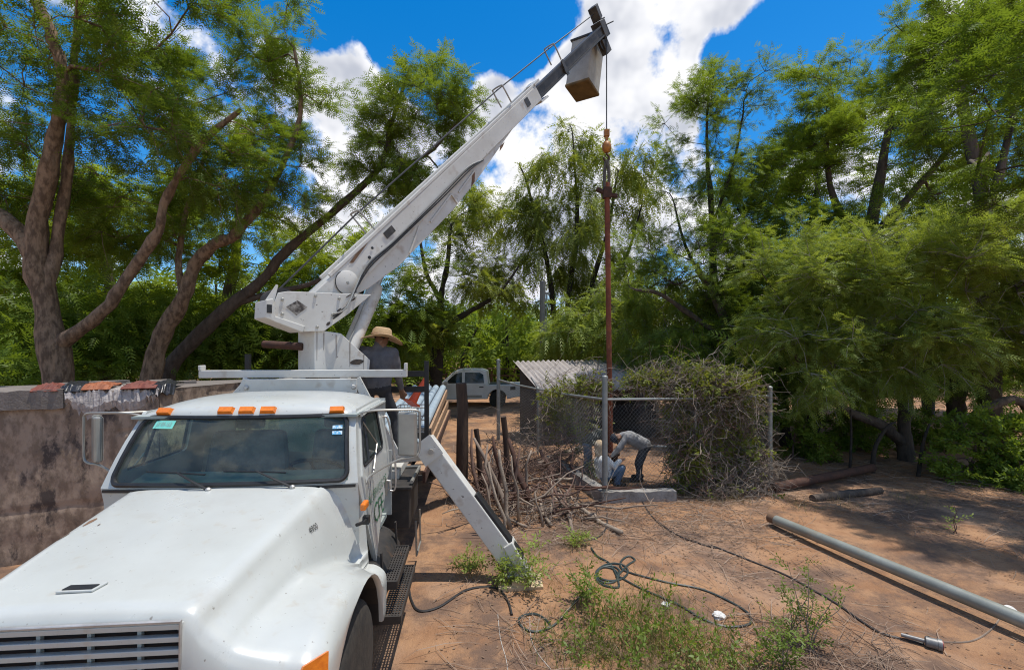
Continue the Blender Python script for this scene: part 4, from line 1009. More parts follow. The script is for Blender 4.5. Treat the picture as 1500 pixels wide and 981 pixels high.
def tree(name, label, trunks, blobs, nclump, nfr, tmpl, leaf, bark, seed, rclump=.55, group='trees around the work site', droop=.12, twigmat=None,
         rtip=.012, fsc=(.75, 1.25), zmin=-9, wind=(0, 0, 0), shell=.35, twigs=5, out=.8, cat='tree', bare=0.0, flat=.72):
    nclump = int(nclump * .8); nfr = int(nfr * 1.25)
    rnd = random.Random(seed); rng = np.random.default_rng(seed)
    base = Vector(trunks[0][0][:3])
    e = empty(name, (base.x, base.y, max(0, gh(base.x, base.y))), label, cat, group)
    sk = Skel()
    for tr in trunks:
        pts = spline([q[:3] for q in tr], 4); rr = np.interp(np.linspace(0, 1, len(pts)), np.linspace(0, 1, len(tr)), [q[3] for q in tr])
        rr = [r * (1 + .10 * rnd.gauss(0, 1) * (r > .05)) for r in rr]
        pts = [p + Vector((rnd.gauss(0, .012), rnd.gauss(0, .012), 0)) for p in pts]
        par = -1
        if sk.p:
            k = min(range(len(sk.p)), key=lambda i: (sk.p[i] - pts[0]).length)
            if (sk.p[k] - pts[0]).length < .5: par = k
        sk.chain(pts, rr, par)
    vol = np.array([b[3] * b[4] * b[5] for b in blobs]) ** .8; vol /= vol.sum()
    cl = []
    for b_i in rng.choice(len(blobs), nclump, p=vol):
        b = blobs[b_i]; d = rng.normal(0, 1, 3); d /= np.linalg.norm(d); r = rng.random() ** shell
        q = Vector((b[0] + d[0] * b[3] * r, b[1] + d[1] * b[4] * r, b[2] + d[2] * b[5] * r))
        if q.z > .08: cl.append(q)
    b0 = sk.p[0]; cl.sort(key=lambda q: min((q - p).length for p in sk.p))
    ends = []
    for q in cl: sk.grow(q, rnd, zmin=zmin); ends.append(q)
    sk.finish(rtip)
    mb = MB(); sk.mesh(mb, 8)
    mid_ = sum(cl, Vector()) / len(cl); tw = MB()
    pos = []; dirs = []
    for q in ends:
        o = (q - mid_); o = o.normalized() if o.length > .1 else Vector((0, 0, 1)); tips = []
        for k in range(twigs):
            d = (Vector(rng.normal(0, 1, 3)) * .9 + o * out + Vector((0, 0, .15)) + Vector(wind)); d.z *= flat; d.normalize(); L_ = rclump * rng.uniform(.8, 1.6)
            m1 = q + d * L_ * .5 + Vector(rng.normal(0, .05, 3)); m2 = q + d * L_ + Vector((0, 0, -droop * L_ * .7))
            tw.tube([q, m1, m2], [rtip * .7, rtip * .5, rtip * .3], 3, caps=False); tips.append((q, m1, m2, d))
        if rng.random() < bare: continue
        nn = int(nfr * (DENS_A if tmpl is FR_A else DENS)); ii = rng.integers(len(tips), size=nn); t = (rng.random(nn) ** .7)[:, None]
        A_ = np.array([x[0] for x in tips])[ii]; M1 = np.array([x[1] for x in tips])[ii]; M2 = np.array([x[2] for x in tips])[ii]; D_ = np.array([x[3] for x in tips])[ii]
        pos.append(np.where(t < .5, A_ + (M1 - A_) * t * 2, M1 + (M2 - M1) * (t * 2 - 1)) + rng.normal(0, rclump * .17, (nn, 3)) * np.array([1, 1, .6]))
        dirs.append(rng.normal(0, .75, (nn, 3)) * np.array([1, 1, .55]) + D_ * .8 + np.array([wind[0], wind[1], wind[2] - droop]))
    trk = mb.build('trunk', bark, e, smooth=True)
    if tw.v:
        o = tw.build('twigs', twigmat or bark, trk); o['kind'] = 'stuff'
    V, Fc, ti = scatter(tmpl, np.concatenate(pos), np.concatenate(dirs), rng.uniform(*fsc, sum(map(len, pos))), .35, rng)
    o = mesh_obj('crown', V, Fc, leaf, e, tint=ti)
    return e
def blob(px, py, d, rx, ry, rd=None):
    """crown lobe seen at pixel px,py at distance d; rx, ry its half sizes in pixels"""
    c = P(px, py, d); return (c.x, c.y, c.z, rx / F * d, rd if rd else max(rx, ry) / F * d * .8, ry / F * d)
def limb(d, *pts):
    return [(*P(px, py, d + dd), r) for px, py, dd, r in pts]

# left: three old trees behind the tank
def root(px, d, r, py=None):
    x = (px - PXC) / F * d; return (x, d, -.05, r)
tree('mesquite_tree', 'thick rough-barked tree forking behind the concrete tank, at the far left', [
    [root(92, 9.4, .288), (*P(84, 545, 9.4), .240), (*P(66, 440, 9.4), .208), (*P(52, 375, 9.4), .200), (*P(62, 300, 9.4), .160), (*P(80, 205, 9.3), .128), (*P(92, 110, 9.2), .104), (*P(72, 45, 9.1), .088), (*P(35, -40, 9.0), .080)],
    [(*P(92, 500, 9.4), .152), (*P(150, 458, 9.3), .116), (*P(190, 402, 9.3), .100), (*P(232, 335, 9.2), .088), (*P(246, 285, 9.2), .072), (*P(300, 205, 9.1), .072), (*P(352, 160, 9.0), .040)],
    [(*P(52, 375, 9.4), .176), (*P(12, 325, 9.5), .152), (*P(-40, 285, 9.6), .128), (*P(-110, 180, 9.6), .096)],
    [(*P(68, 430, 9.4), .128), (*P(84, 350, 9.6), .112), (*P(100, 240, 9.7), .096), (*P(106, 120, 9.8), .080), (*P(120, -20, 9.8), .056)]],
    [blob(110, 110, 9.3, 150, 120, 1.9), blob(260, 210, 9.0, 120, 80, 1.5), blob(30, 60, 9.0, 120, 130, 2.0), blob(60, 250, 10.2, 110, 60, 1.2), blob(240, -10, 8.4, 130, 60, 1.6), blob(-120, 150, 9.5, 120, 160, 1.8)],
    160, 25, FR_A, 'leaf_dark', 'bark_pale', 21, rclump=.6, zmin=4.2)
tree('mesquite_tree', 'leaning pale-barked tree with a broken top, second trunk behind the tank', [
    [root(214, 11.2, .240), (*P(222, 552, 11.2), .216), (*P(238, 490, 11.2), .200), (*P(268, 437, 11.1), .184), (*P(286, 388, 11.1), .152), (*P(316, 357, 11.0), .136), (*P(346, 342, 10.9), .120), (*P(400, 270, 10.8), .080), (*P(440, 170, 10.8), .056), (*P(430, 70, 10.8), .032)],
    [(*P(268, 437, 11.1), .080), (*P(262, 380, 11.3), .072), (*P(275, 300, 11.4), .056), (*P(300, 230, 11.5), .040)]],
    [blob(385, 60, 11, 75, 60), blob(425, 180, 11, 45, 80), blob(350, 270, 11.4, 110, 65), blob(240, 330, 12, 110, 60), blob(440, 300, 11.5, 55, 50), blob(330, 150, 11.5, 90, 80)],
    105, 34, FR_A, 'leaf_mesquite', 'bark_pale', 22, rclump=.6, zmin=5.0)
tree('mesquite_tree', 'long sloping tree reaching up behind the crane boom', [
    [root(232, 12.2, .24), (*P(246, 548, 12.1), .21), (*P(292, 490, 12.0), .185), (*P(342, 445, 12.0), .165), (*P(392, 402, 11.9), .14), (*P(426, 362, 11.9), .125), (*P(500, 300, 11.9), .10), (*P(556, 245, 11.9), .085), (*P(575, 180, 11.9), .06), (*P(600, 100, 11.9), .03)],
    [(*P(342, 445, 12.0), .09), (*P(400, 428, 12.1), .075), (*P(470, 410, 12.2), .06), (*P(560, 350, 12.3), .04)],
    [(*P(556, 245, 11.9), .06), (*P(620, 230, 11.8), .04), (*P(670, 180, 11.8), .025)]],
    [blob(610, 150, 11.9, 45, 60, 1.1), blob(570, 200, 11.9, 35, 45, 1.0), blob(655, 160, 11.8, 28, 55, .9), blob(597, 75, 11.9, 10, 20, .4), blob(662, 85, 11.9, 12, 28, .4), blob(630, 260, 11.9, 45, 55), blob(570, 270, 11.9, 45, 50), blob(530, 200, 11.9, 20, 45)],
    75, 26, FR_A, 'leaf_mesquite', 'bark', 23, rclump=.5, zmin=5.0, twigs=6)
tree('mesquite_tree', 'dense bright green tree filling in behind the leaning trunks on the left', [
    [root(330, 15, .22), (*P(330, 470, 15), .18), (*P(345, 380, 15), .14), (*P(350, 300, 15), .10)],
    [root(150, 15.5, .2), (*P(160, 440, 15.5), .15), (*P(150, 340, 15.5), .10)]],
    [blob(200, 330, 15, 130, 70), blob(120, 430, 16, 140, 60), blob(370, 380, 15.5, 110, 70), blob(60, 330, 15.5, 100, 90), blob(330, 470, 16, 90, 45), blob(480, 350, 15, 70, 50), blob(470, 260, 14.5, 40, 50)],
    120, 30, FR_B, 'leaf_bright', 'bark', 24, rclump=.7, zmin=2.5)
tree('mesquite_tree', 'shaded tree with low boughs behind the crane turret', [
    [root(505, 17.5, .2), (*P(520, 480, 17.5), .16), (*P(530, 420, 17.5), .12), (*P(550, 370, 17.5), .08)]],
    [blob(470, 440, 17, 90, 60), blob(590, 430, 17.5, 60, 60), blob(540, 490, 18, 110, 40), blob(520, 380, 17.5, 70, 50), blob(400, 500, 18, 90, 30)],
    75, 28, FR_B, 'leaf_dark', 'bark_dark', 25, rclump=.8, zmin=1.5)
# middle: airy trees behind the shed and the pickup
tree('mesquite_tree', 'crooked sparse tree with dark trunk beside the parked white pickup', [
    [root(637, 19, .30), (*P(640, 520, 19), .26), (*P(650, 475, 19), .2), (*P(645, 440, 19), .14), (*P(655, 390, 19), .1), (*P(660, 330, 19), .05)],
    [(*P(648, 478, 19), .15), (*P(690, 455, 19), .11), (*P(730, 430, 19), .07), (*P(760, 390, 19), .04)],
    [(*P(645, 440, 19), .11), (*P(625, 400, 19), .08), (*P(615, 350, 19), .05)]],
    [blob(640, 370, 19, 60, 50), blob(700, 400, 19, 60, 45), blob(620, 470, 19, 55, 40), blob(690, 330, 19.5, 40, 40)],
    75, 16, FR_B, 'leaf_willow', 'bark_dark', 31, rclump=.75, twigs=8, bare=.25)
tree('willowy_tree', 'tall airy tree of many upright stems behind the corrugated-roof shed', [
    [root(815, 21, .16), (*P(812, 470, 21), .14), (*P(800, 380, 21), .1), (*P(775, 280, 21), .06), (*P(760, 240, 21), .03)],
    [root(832, 21, .15), (*P(832, 450, 21), .13), (*P(845, 340, 21), .09), (*P(842, 240, 21), .05), (*P(838, 190, 21), .025)],
    [root(850, 21, .14), (*P(862, 440, 21), .12), (*P(890, 340, 21), .08), (*P(905, 250, 21), .04)],
    [root(860, 20.6, .12), (*P(885, 450, 20.6), .1), (*P(920, 370, 20.6), .07), (*P(940, 300, 20.6), .03)]],
    [blob(840, 240, 21, 60, 65), blob(770, 290, 21, 60, 60), blob(905, 260, 21, 60, 60), blob(850, 340, 21, 100, 60), blob(790, 400, 21, 90, 50), blob(900, 420, 21, 80, 60), blob(700, 300, 21.5, 30, 40)],
    135, 22, FR_W, 'leaf_willow', 'bark_dark', 32, rclump=.8, droop=.9, fsc=(.9, 1.6), twigs=7)
tree('palo_verde_tree', 'bushy yellow-green tree low behind the shed roof', [
    [root(880, 17, .14), (*P(890, 500, 17), .12), (*P(900, 450, 17), .08)], [root(960, 16.5, .14), (*P(950, 500, 16.5), .1), (*P(930, 440, 16.5), .06)]],
    [blob(870, 490, 17, 70, 35), blob(960, 500, 16, 80, 50), blob(930, 440, 16.5, 70, 40), blob(1010, 470, 15.5, 70, 60), blob(820, 500, 18, 50, 25)],
    85, 26, FR_W, 'leaf_olive', 'twig_grey', 33, rclump=.65, droop=.5, fsc=(.8, 1.3), zmin=.8)
tree('willowy_tree', 'slender tall tree with thin dark trunk right of the hanging pipe', [
    [root(1040, 14.5, .17), (*P(1046, 480, 14.5), .15), (*P(1045, 380, 14.5), .12), (*P(1042, 300, 14.5), .09), (*P(1035, 200, 14.5), .05), (*P(1040, 110, 14.5), .02)],
    [(*P(1043, 330, 14.5), .06), (*P(1075, 240, 14.5), .045), (*P(1090, 150, 14.5), .02)],
    [(*P(1046, 440, 14.5), .07), (*P(1005, 360, 14.5), .05), (*P(985, 290, 14.5), .02)]],
    [blob(1040, 150, 14.5, 60, 70), blob(1090, 150, 14.5, 40, 55), blob(1000, 200, 14.5, 45, 65), blob(1050, 260, 14.5, 80, 60), blob(985, 330, 14.5, 45, 60), blob(1080, 330, 14.5, 60, 60)],
    95, 22, FR_A, 'leaf_mesquite', 'bark_dark', 34, rclump=.5, fsc=(.7, 1.1), twigs=6)
tree('mesquite_tree', 'dim tree with a broken bough behind the vine-covered fence', [
    [root(1075, 13.5, .2), (*P(1070, 510, 13.5), .18), (*P(1050, 440, 13.5), .13), (*P(1020, 390, 13.5), .08)],
    [(*P(1068, 500, 13.5), .1), (*P(1010, 460, 13.3), .08), (*P(965, 430, 13.2), .06), (*P(935, 425, 13.2), .04)]],
    [blob(1030, 400, 13.5, 80, 60), blob(1100, 430, 13.5, 70, 70), blob(1000, 520, 13.2, 80, 40), blob(1090, 540, 13, 80, 40), blob(960, 390, 14, 50, 50)],
    85, 26, FR_A, 'leaf_mesquite', 'bark', 35, rclump=.65, zmin=2.0, twigs=7)
# right: the big canopy
tree('mesquite_tree', 'tall broad-crowned tree rising above the others at right', [
    [root(1262, 15, .34), (*P(1268, 470, 15), .3), (*P(1270, 390, 15), .26), (*P(1275, 340, 15), .2), (*P(1290, 250, 15), .14), (*P(1310, 150, 15), .08)],
    [(*P(1270, 380, 15), .16), (*P(1230, 310, 15), .12), (*P(1210, 230, 15), .08), (*P(1220, 150, 15), .04)],
    [(*P(1272, 360, 15), .15), (*P(1330, 290, 15), .12), (*P(1390, 220, 15), .08)]],
    [blob(1240, 150, 15, 90, 75), blob(1330, 120, 15, 100, 85), blob(1180, 240, 14.5, 70, 80), blob(1280, 230, 14.3, 110, 75), blob(1400, 200, 15, 100, 100), blob(1180, 330, 14.5, 80, 60), blob(1310, 320, 14.3, 110, 60), blob(1440, 310, 15, 80, 80), blob(1130, 300, 15, 50, 70), blob(1130, 400, 15.5, 70, 60), blob(1250, 400, 15.5, 90, 50), blob(1480, 230, 14.5, 60, 90)],
    225, 30, FR_A, 'leaf_mesquite', 'bark', 41, rclump=.65, fsc=(.9, 1.4), zmin=4.6, wind=(-.25, 0, .1))
tree('mesquite_tree', 'feathery dark tree at the top right corner of the grove', [
    [root(1450, 12.5, .26), (*P(1450, 450, 12.5), .22), (*P(1440, 300, 12.5), .17), (*P(1410, 150, 12.5), .11), (*P(1395, 40, 12.5), .06)],
    [(*P(1445, 320, 12.5), .1), (*P(1480, 190, 12.5), .08), (*P(1510, 60, 12.5), .04)]],
    [blob(1390, 20, 12.5, 70, 50), blob(1470, 40, 12.5, 70, 60), blob(1500, 160, 12.5, 60, 90), blob(1400, 120, 13, 60, 50), blob(1540, 30, 12.5, 80, 90), blob(1370, -30, 12.5, 60, 40), (8.9, 7.6, 6.6, 2.0, 2.0, 1.5), (10.0, 6.2, 6.2, 1.8, 1.8, 1.4)],
    125, 28, FR_A, 'leaf_dark', 'bark', 42, rclump=.55, fsc=(.9, 1.3), zmin=6, wind=(-.35, 0, .1), twigs=6)
tree('mesquite_tree', 'spreading low tree with grey bare twigs in front of the grove at right', [
    [root(1328, 11.0, .17), (*P(1326, 640, 11), .15), (*P(1326, 590, 11), .14), (*P(1330, 530, 11), .11), (*P(1320, 470, 11), .08), (*P(1300, 420, 10.8), .05)],
    [(*P(1326, 650, 11), .12), (*P(1290, 622, 10.9), .11), (*P(1240, 600, 10.8), .09), (*P(1190, 560, 10.7), .06), (*P(1160, 510, 10.6), .04)],
    [(*P(1328, 540, 11), .08), (*P(1390, 480, 10.7), .06), (*P(1450, 430, 10.5), .04)]],
    [blob(1200, 400, 10.6, 90, 60), blob(1160, 480, 10.4, 75, 60), blob(1300, 390, 10.5, 110, 60), blob(1270, 480, 10.3, 110, 55), blob(1420, 380, 10.4, 110, 70), blob(1400, 470, 10.3, 100, 55), blob(1180, 560, 10.4, 80, 40), blob(1310, 540, 10.5, 80, 35), blob(1500, 450, 10.2, 80, 70)],
    180, 42, FR_A, 'leaf_olive', 'bark', 43, twigmat='twig_grey', rclump=.55, fsc=(.65, 1.1), zmin=1.7, twigs=9, rtip=.014, wind=(.1, -.2, 0))
tree('mesquite_tree', 'shaded leaning tree with thick low bough at the right edge', [
    [root(1395, 13.2, .24), (*P(1400, 610, 13.2), .22), (*P(1405, 560, 13.2), .2), (*P(1440, 500, 13.2), .15)],
    [root(1545, 11, .15), (*P(1500, 590, 11), .13), (*P(1440, 600, 11), .09), (*P(1410, 620, 11), .05)]],
    [blob(1440, 540, 12.5, 80, 45), blob(1500, 500, 12, 70, 60), blob(1380, 510, 13, 60, 40), blob(1560, 560, 11.5, 60, 60)],
    50, 24, FR_A, 'leaf_dark', 'bark', 44, rclump=.6, zmin=1.6)
tree('mesquite_tree', 'dark-stemmed tree in deep shade behind the second fence post', [
    [root(1190, 12.2, .17), (*P(1192, 600, 12.2), .15), (*P(1190, 540, 12.2), .12), (*P(1200, 460, 12.2), .08)],
    [root(1150, 12.6, .15), (*P(1148, 600, 12.6), .13), (*P(1140, 520, 12.6), .1), (*P(1120, 450, 12.6), .06)]],
    [blob(1180, 520, 12.4, 80, 60), blob(1120, 500, 12.6, 60, 60), blob(1220, 440, 12.6, 80, 60)],
    55, 26, FR_A, 'leaf_dark', 'bark_dark', 45, rclump=.6, zmin=2)
tree('mesquite_tree', 'dense green tree half hidden behind the others in the right grove', [
    [root(1170, 18.5, .25), (*P(1175, 450, 18.5), .2), (*P(1185, 350, 18.5), .13), (*P(1200, 260, 18.5), .07)], [root(1360, 18.5, .22), (*P(1360, 440, 18.5), .17), (*P(1370, 340, 18.5), .1)]],
    [blob(1130, 330, 18.5, 90, 70), blob(1240, 330, 18.5, 90, 80), blob(1360, 330, 18.5, 100, 80), blob(1160, 430, 18, 100, 60), blob(1300, 440, 18, 120, 60), blob(1450, 380, 18, 90, 90), blob(1210, 230, 18.5, 60, 50)],
    120, 22, FR_B, 'leaf_mesquite', 'bark_dark', 47, rclump=.95, fsc=(1.0, 1.5), zmin=3)
# shrubs under the right-hand trees
tree('shrub', 'dark bushy shrub on the shaded ground at the right edge', [[root(1425, 9.4, .04), (*P(1425, 680, 9.4), .03), (*P(1430, 640, 9.4), .02)], [root(1465, 9.6, .04), (*P(1468, 660, 9.6), .03), (*P(1475, 620, 9.6), .02)]],
    [blob(1420, 650, 9.4, 50, 40), blob(1475, 640, 9.4, 50, 45), blob(1390, 690, 9.3, 30, 20), blob(1450, 695, 9.3, 40, 20)], 50, 9, leaf_template(7, .085, .036, .16), 'leaf_mesquite', 'twig_red', 46, rclump=.28, rtip=.006, cat='shrub', group='shrubs in the shade')
for k, (px, d, w_, h_, n_, lb) in enumerate(((1160, 11.2, 45, 30, 22, 'low leafy shrub in the shade behind the second fence post'), (1262, 12.0, 50, 28, 24, 'low shrub under the spreading tree, left of its trunk'), (1350, 12.4, 40, 24, 18, 'low shrub under the trees just right of the pale log'), (1490, 8.9, 30, 22, 16, 'small shrub at the far right edge in front of the dark shrub'))):
    gy_ = 510 + 2.7 * F / d
    tree('shrub', lb, [[root(px, d, .03), (*P(px + 3, gy_ - h_, d), .02), (*P(px + 8, gy_ - h_ * 1.7, d), .012)]], [blob(px, gy_ - h_, d, w_, h_), blob(px + 15, gy_ - h_ * .6, d - .2, w_ * .8, h_ * .5)], n_, 14, leaf_template(7, .085, .036, .16), 'leaf_dark', 'twig_red', 60 + k, rclump=.28, rtip=.006, cat='shrub', group='shrubs in the shade')
# undergrowth and far wood as masses
def far_wood():
    rng = np.random.default_rng(77); pos = []; tr = MB()
    for k in range(170):
        a = rng.uniform(-62, 62); d = rng.uniform(27, 58); x = d * math.tan(R(a)) if abs(a) < 50 else d * math.tan(R(a)) * .6
        h = rng.uniform(4.0, 7.5) * (1 + .3 * (abs(x) > 14)); 
        tr.tube([(x, d, -.1), (x + rng.normal(0, .2), d, h * .4), (x + rng.normal(0, .5), d, h * .75)], [.2, .14, .06], 5, caps=False)
        n_ = 120; q = rng.normal(0, 1, (n_, 3)); q /= np.linalg.norm(q, axis=1, keepdims=True); q *= (rng.random((n_, 1)) ** .4)
        pos.append(q * np.array([h * .45, h * .42, h * .50]) + np.array([x, d, h * .52]))
    pos = np.concatenate(pos); pos = pos[pos[:, 2] > .3]
    V, Fc, ti = scatter(FR_C, pos, rng.normal(0, 1, pos.shape), rng.uniform(1.4, 2.3, len(pos)), .5, rng)
    o = mesh_obj('far_wood', V, Fc, 'leaf_mesquite', tint=ti); tag(o, 'distant scrub woodland closing the view behind the trees', 'woodland', kind='stuff')
    t = tr.build('far_trunks', 'bark_dark', o); t['kind'] = 'stuff'
far_wood()
def undergrowth():
    rng = np.random.default_rng(78); pos = []
    for (px, py, d, rx, ry, n_) in ((150, 490, 13.5, 220, 60, 3600), (380, 505, 14.5, 140, 45, 2600), (480, 520, 18, 120, 30, 1400), (560, 520, 21, 90, 25, 500), (1060, 560, 12.6, 90, 40, 700), (30, 545, 12, 90, 30, 600), (900, 520, 20, 120, 20, 500), (1330, 560, 15, 220, 30, 800)):
        c = P(px, py, d); q = rng.normal(0, .55, (n_, 3)); pos.append(q * np.array([rx / F * d, .9, ry / F * d]) + np.array(c))
    pos = np.concatenate(pos); pos = pos[pos[:, 2] > .05]
    V, Fc, ti = scatter(FR_B, pos, rng.normal(0, 1, pos.shape), rng.uniform(.8, 1.4, len(pos)), .5, rng)
    o = mesh_obj('undergrowth', V, Fc, 'leaf_dark', tint=ti); tag(o, 'thick leafy undergrowth below and between the trees', 'undergrowth', kind='stuff')
undergrowth()
# ------------------------------------------------------------------ concrete tank at left
mat('tank_plaster', (.34, .255, .19), (.20, .145, .105), rough=.95, scale=9, detail=12, lo=.42, hi=.58, c3=(.075, .058, .05), scale3=3.4, lo3=.54, hi3=.62, stretch=(1.1, 1.1, .55), bump=.7, bscale=9)
mat('tank_shade', (.11, .095, .082), (.075, .064, .056), rough=.95, scale=3.5, c3=(.03, .027, .026), scale3=2.4, lo3=.52, hi3=.68, stretch=(1, 1, .42), bump=.7, bscale=9)
mat('broken_plaster', (.48, .44, .42), (.30, .265, .25), rough=.95, scale=14, bump=1.0, bscale=18)
mat('slab', (.21, .18, .16), (.14, .12, .10), rough=.95, scale=5, bump=.5)
tk = empty('concrete_tank', (-5.2, 6.8, 0), 'weathered grey-brown concrete water tank beside the truck, its rim broken', 'tank')
C0 = P(233, 575, 6.3); C0.z = 0
TL = C0 + (Vector((-6.3, 5.6, 0)) - C0) * 4.5; TR = Vector((-4.25, 8.6, 0)); TB = TL + (TR - C0)
TOP = 2.13
def wall_grid(a, b, nx, nz, z0, z1, amp, seed, nrm):
    rows = []
    for j in range(nz + 1):
        z = z0 + (z1 - z0) * j / nz; row = []
        for i in range(nx + 1):
            p = a.lerp(b, i / nx); q = mnoise.noise((p.x * 1.1 + seed, p.y, z * 1.3)) * amp + mnoise.noise((p.x * 4 + seed, p.y * 4, z * 4)) * amp * .6 - (.022 * max(0, 1 - abs(((z + .03 * mnoise.noise((p.x * 1.5, p.y, 2))) % .46) - .2) / .035) * (mnoise.noise((p.x * .8, p.y, z * 2)) > -.1))
            row.append(Vector((p.x, p.y, z)) + nrm * q)
        rows.append(row)
    return rows
n1 = Vector((TR - C0).normalized()); nF = Vector(((C0 - TL).y, -(C0 - TL).x, 0)).normalized()
nR = Vector(((TR - C0).y, -(TR - C0).x, 0)).normalized()
mb = MB(); mb.grid(wall_grid(TL, C0, 260, 60, -.1, TOP, .022, 0, nF)); mb.grid(wall_grid(C0, TR, 60, 60, -.1, TOP, .022, 0, nR)); mb.build('wall', 'tank_plaster', tk, smooth=True)
mb = MB(); mb.grid([[TL + Vector((0, 0, TOP)), C0 + Vector((0, 0, TOP))], [TB + Vector((0, 0, TOP)), TR + Vector((0, 0, TOP))]]); mb.build('roof_slab', 'slab', tk)
# coping beam along the left, cracked off before the corner
ca_ = TL.lerp(C0, 0); cb_ = P(97, 570, 5.9); cb_ = TL.lerp(C0, ((cb_ - TL).dot((C0 - TL).normalized())) / (C0 - TL).length)
def ragged(a, b, n_, inn, z0, z1, jit, seed):
    r = random.Random(seed); m_ = MB(); rows = []
    for i in range(n_ + 1):
        p = a.lerp(b, i / n_); o_ = nF * (inn + r.gauss(0, jit)); d1 = Vector((0, 0, z0 + r.gauss(0, jit))); d2 = Vector((0, 0, z1 + r.gauss(0, jit * .6)))
        p = Vector((p.x, p.y, 0)); rows.append([p + d1 - nF * .02, p + o_ + d1, p + o_ * 1.0 + d2, p - nF * .5 + d2])
    m_.grid([list(x) for x in zip(*rows)]); return m_
ragged(ca_, cb_, 60, .06, TOP - .20, TOP + .045, .012, 3).build('coping', 'slab', tk)
# exposed broken rim: jagged pieces of plaster
r = random.Random(9)
a_ = cb_; b_ = C0
rows = [[], [], [], []]
for i in range(49):
    t = i / 48; p = a_.lerp(b_, t); p = Vector((p.x, p.y, 0)); dep = .14 + .28 * math.sin(math.pi * min(1, t * 1.1)) * (.7 + .3 * math.sin(t * 9)) + r.uniform(-.05, .05)
    rows[0].append(p - nF * .35 + Vector((0, 0, TOP + .03 + r.gauss(0, .012)))); rows[1].append(p + nF * (.0 + r.uniform(0, .03)) + Vector((0, 0, TOP + .0 + r.gauss(0, .02))))
    rows[2].append(p + nF * (.035 + r.uniform(0, .03)) + Vector((0, 0, TOP - dep * .55))); rows[3].append(p + nF * (.012) + Vector((0, 0, TOP - dep)))
mb = MB(); mb.grid(rows); mb.build('broken_rim', 'broken_plaster', tk)
# sheets and tarps lying on the tank
def crumple(name, label, cat, p0, p1, depth, hgt, m, seed, drape=0.0, group='sheets heaped on the tank rim'):
    r_ = random.Random(seed); rows = []; nx, ny = 22, 8; dirn = (p1 - p0); back = -nF
    for j in range(ny + 1):
        row = []
        for i in range(nx + 1):
            t = i / nx; s_ = j / ny; p = p0.lerp(p1, t) + back * (depth * s_)
            z = TOP + .045 + hgt * .62 * (math.sin(math.pi * s_) ** .6) * (.35 + .65 * math.sin(math.pi * t) ** .5) * (1 + .6 * mnoise.noise((t * 4 + seed, s_ * 3, seed))) + .022 * mnoise.noise((t * 9 + seed, s_ * 14, seed))
            if j == 0: z = TOP + .03 - drape * (.5 + .5 * mnoise.noise((t * 5 + seed, 0, 1)) + .3)
            p = p - back * (.09 * mnoise.noise((t * 3.1 + seed, 2.0, seed)) * (1 - s_)); row.append(Vector((p.x + r_.gauss(0, .004), p.y, z)))
        rows.append(row)
    o = MB().grid(rows).build(name, m, smooth=False); tag(o, label, cat, group)
    sm = o.modifiers.new('solid', 'SOLIDIFY'); sm.thickness = .012
    return o
def rim(px, off=0.06, py=570):
    """point on the front rim line under pixel column px"""
    q = (px - PXC) / F
    a, b = (TL, C0) if px <= 233 else (C0, TR)
    d = b - a; t = (q * a.y - a.x) / (d.x - q * d.y); nn = nF if px <= 233 else nR
    p = a + d * t + nn * off; return Vector((p.x, p.y, 0))
crumple('tarp', 'dull red folded tarp on the tank rim, leftmost of the heaped sheets', 'tarp', rim(46), rim(88), .5, .10, 'tarp_red', 1)
crumple('tarp', 'bright orange crumpled tarp on the tank rim', 'tarp', rim(118, .02), rim(162, .02), .55, .11, 'tarp_orange', 2, .0)
crumple('tarp', 'long flat reddish tarp on the tank rim, right of the orange one', 'tarp', rim(178), rim(230), .6, .10, 'tarp_red', 3, .0)
crumple('plastic_sheet', 'black plastic sheet sagging over the corner of the tank', 'plastic sheet', rim(222, .09), rim(250, .07), .7, .09, 'plastic_black', 4, .12)
crumple('plastic_sheet', 'black plastic sheet between the dull red and the orange tarp', 'plastic sheet', rim(84, .03), rim(122, .03), .6, .12, 'plastic_black', 5, .02)
mb = MB()
for i in range(4):
    a = rim(150 + i * 30, -1.0 - .35 * i); b = rim(330 - i * 6, -.6 - .4 * i); mb = MB(); mb.bar(a + Vector((0, 0, TOP + .024)), b + Vector((0, 0, TOP + .024)), .22, .04)
    o = mb.build('plank', 'slab'); tag(o, ['grey weathered board lying nearest the rim on top of the tank', 'second weathered board from the rim on top of the tank', 'third weathered board from the rim on top of the tank', 'rearmost weathered board on top of the tank'][i], 'board', 'boards on the tank')

# ------------------------------------------------------------------ shed with corrugated roof
sh = empty('shed', (.9, 13.4, 0), 'small dark block shed with a grey corrugated sheet roof behind the fence', 'shed')
S_ul = Vector((0.02, 14.5, 2.27)); S_ll = Vector((.76, 12.5, 1.46)); sdir = Vector((.936, .351, 0)); SL = 4.0
sl = S_ll - S_ul
pitch = .177; ncor = 4
nrm = sdir.cross(sl).normalized()
if nrm.z < 0: nrm = -nrm
sheet_w = pitch * 5
for k in range(int(SL / sheet_w) + 1):
    rows = []
    for j in range(3):
        row = []
        for i in range(5 * 8 + 5):
            s_ = k * sheet_w + pitch * i / 8; row.append(S_ul + sdir * s_ + sl * (j / 2) + nrm * (.035 * math.cos(2 * math.pi * i / 8) + .012 * (k % 2) + .006 * j))
        rows.append(row)
    o = MB().grid(rows).build('roof_sheet', 'asbestos', sh, smooth=True); sm = o.modifiers.new('solid', 'SOLIDIFY'); sm.thickness = .012
down = sl.copy(); down.z = 0; dn = down.normalized()
w_in = .22
def sp(s_, t, z): q = S_ul + sdir * s_ + down * t; return Vector((q.x, q.y, z))
def shz(t): return S_ul.z + sl.z * t - .06
mb = MB()
th = .15
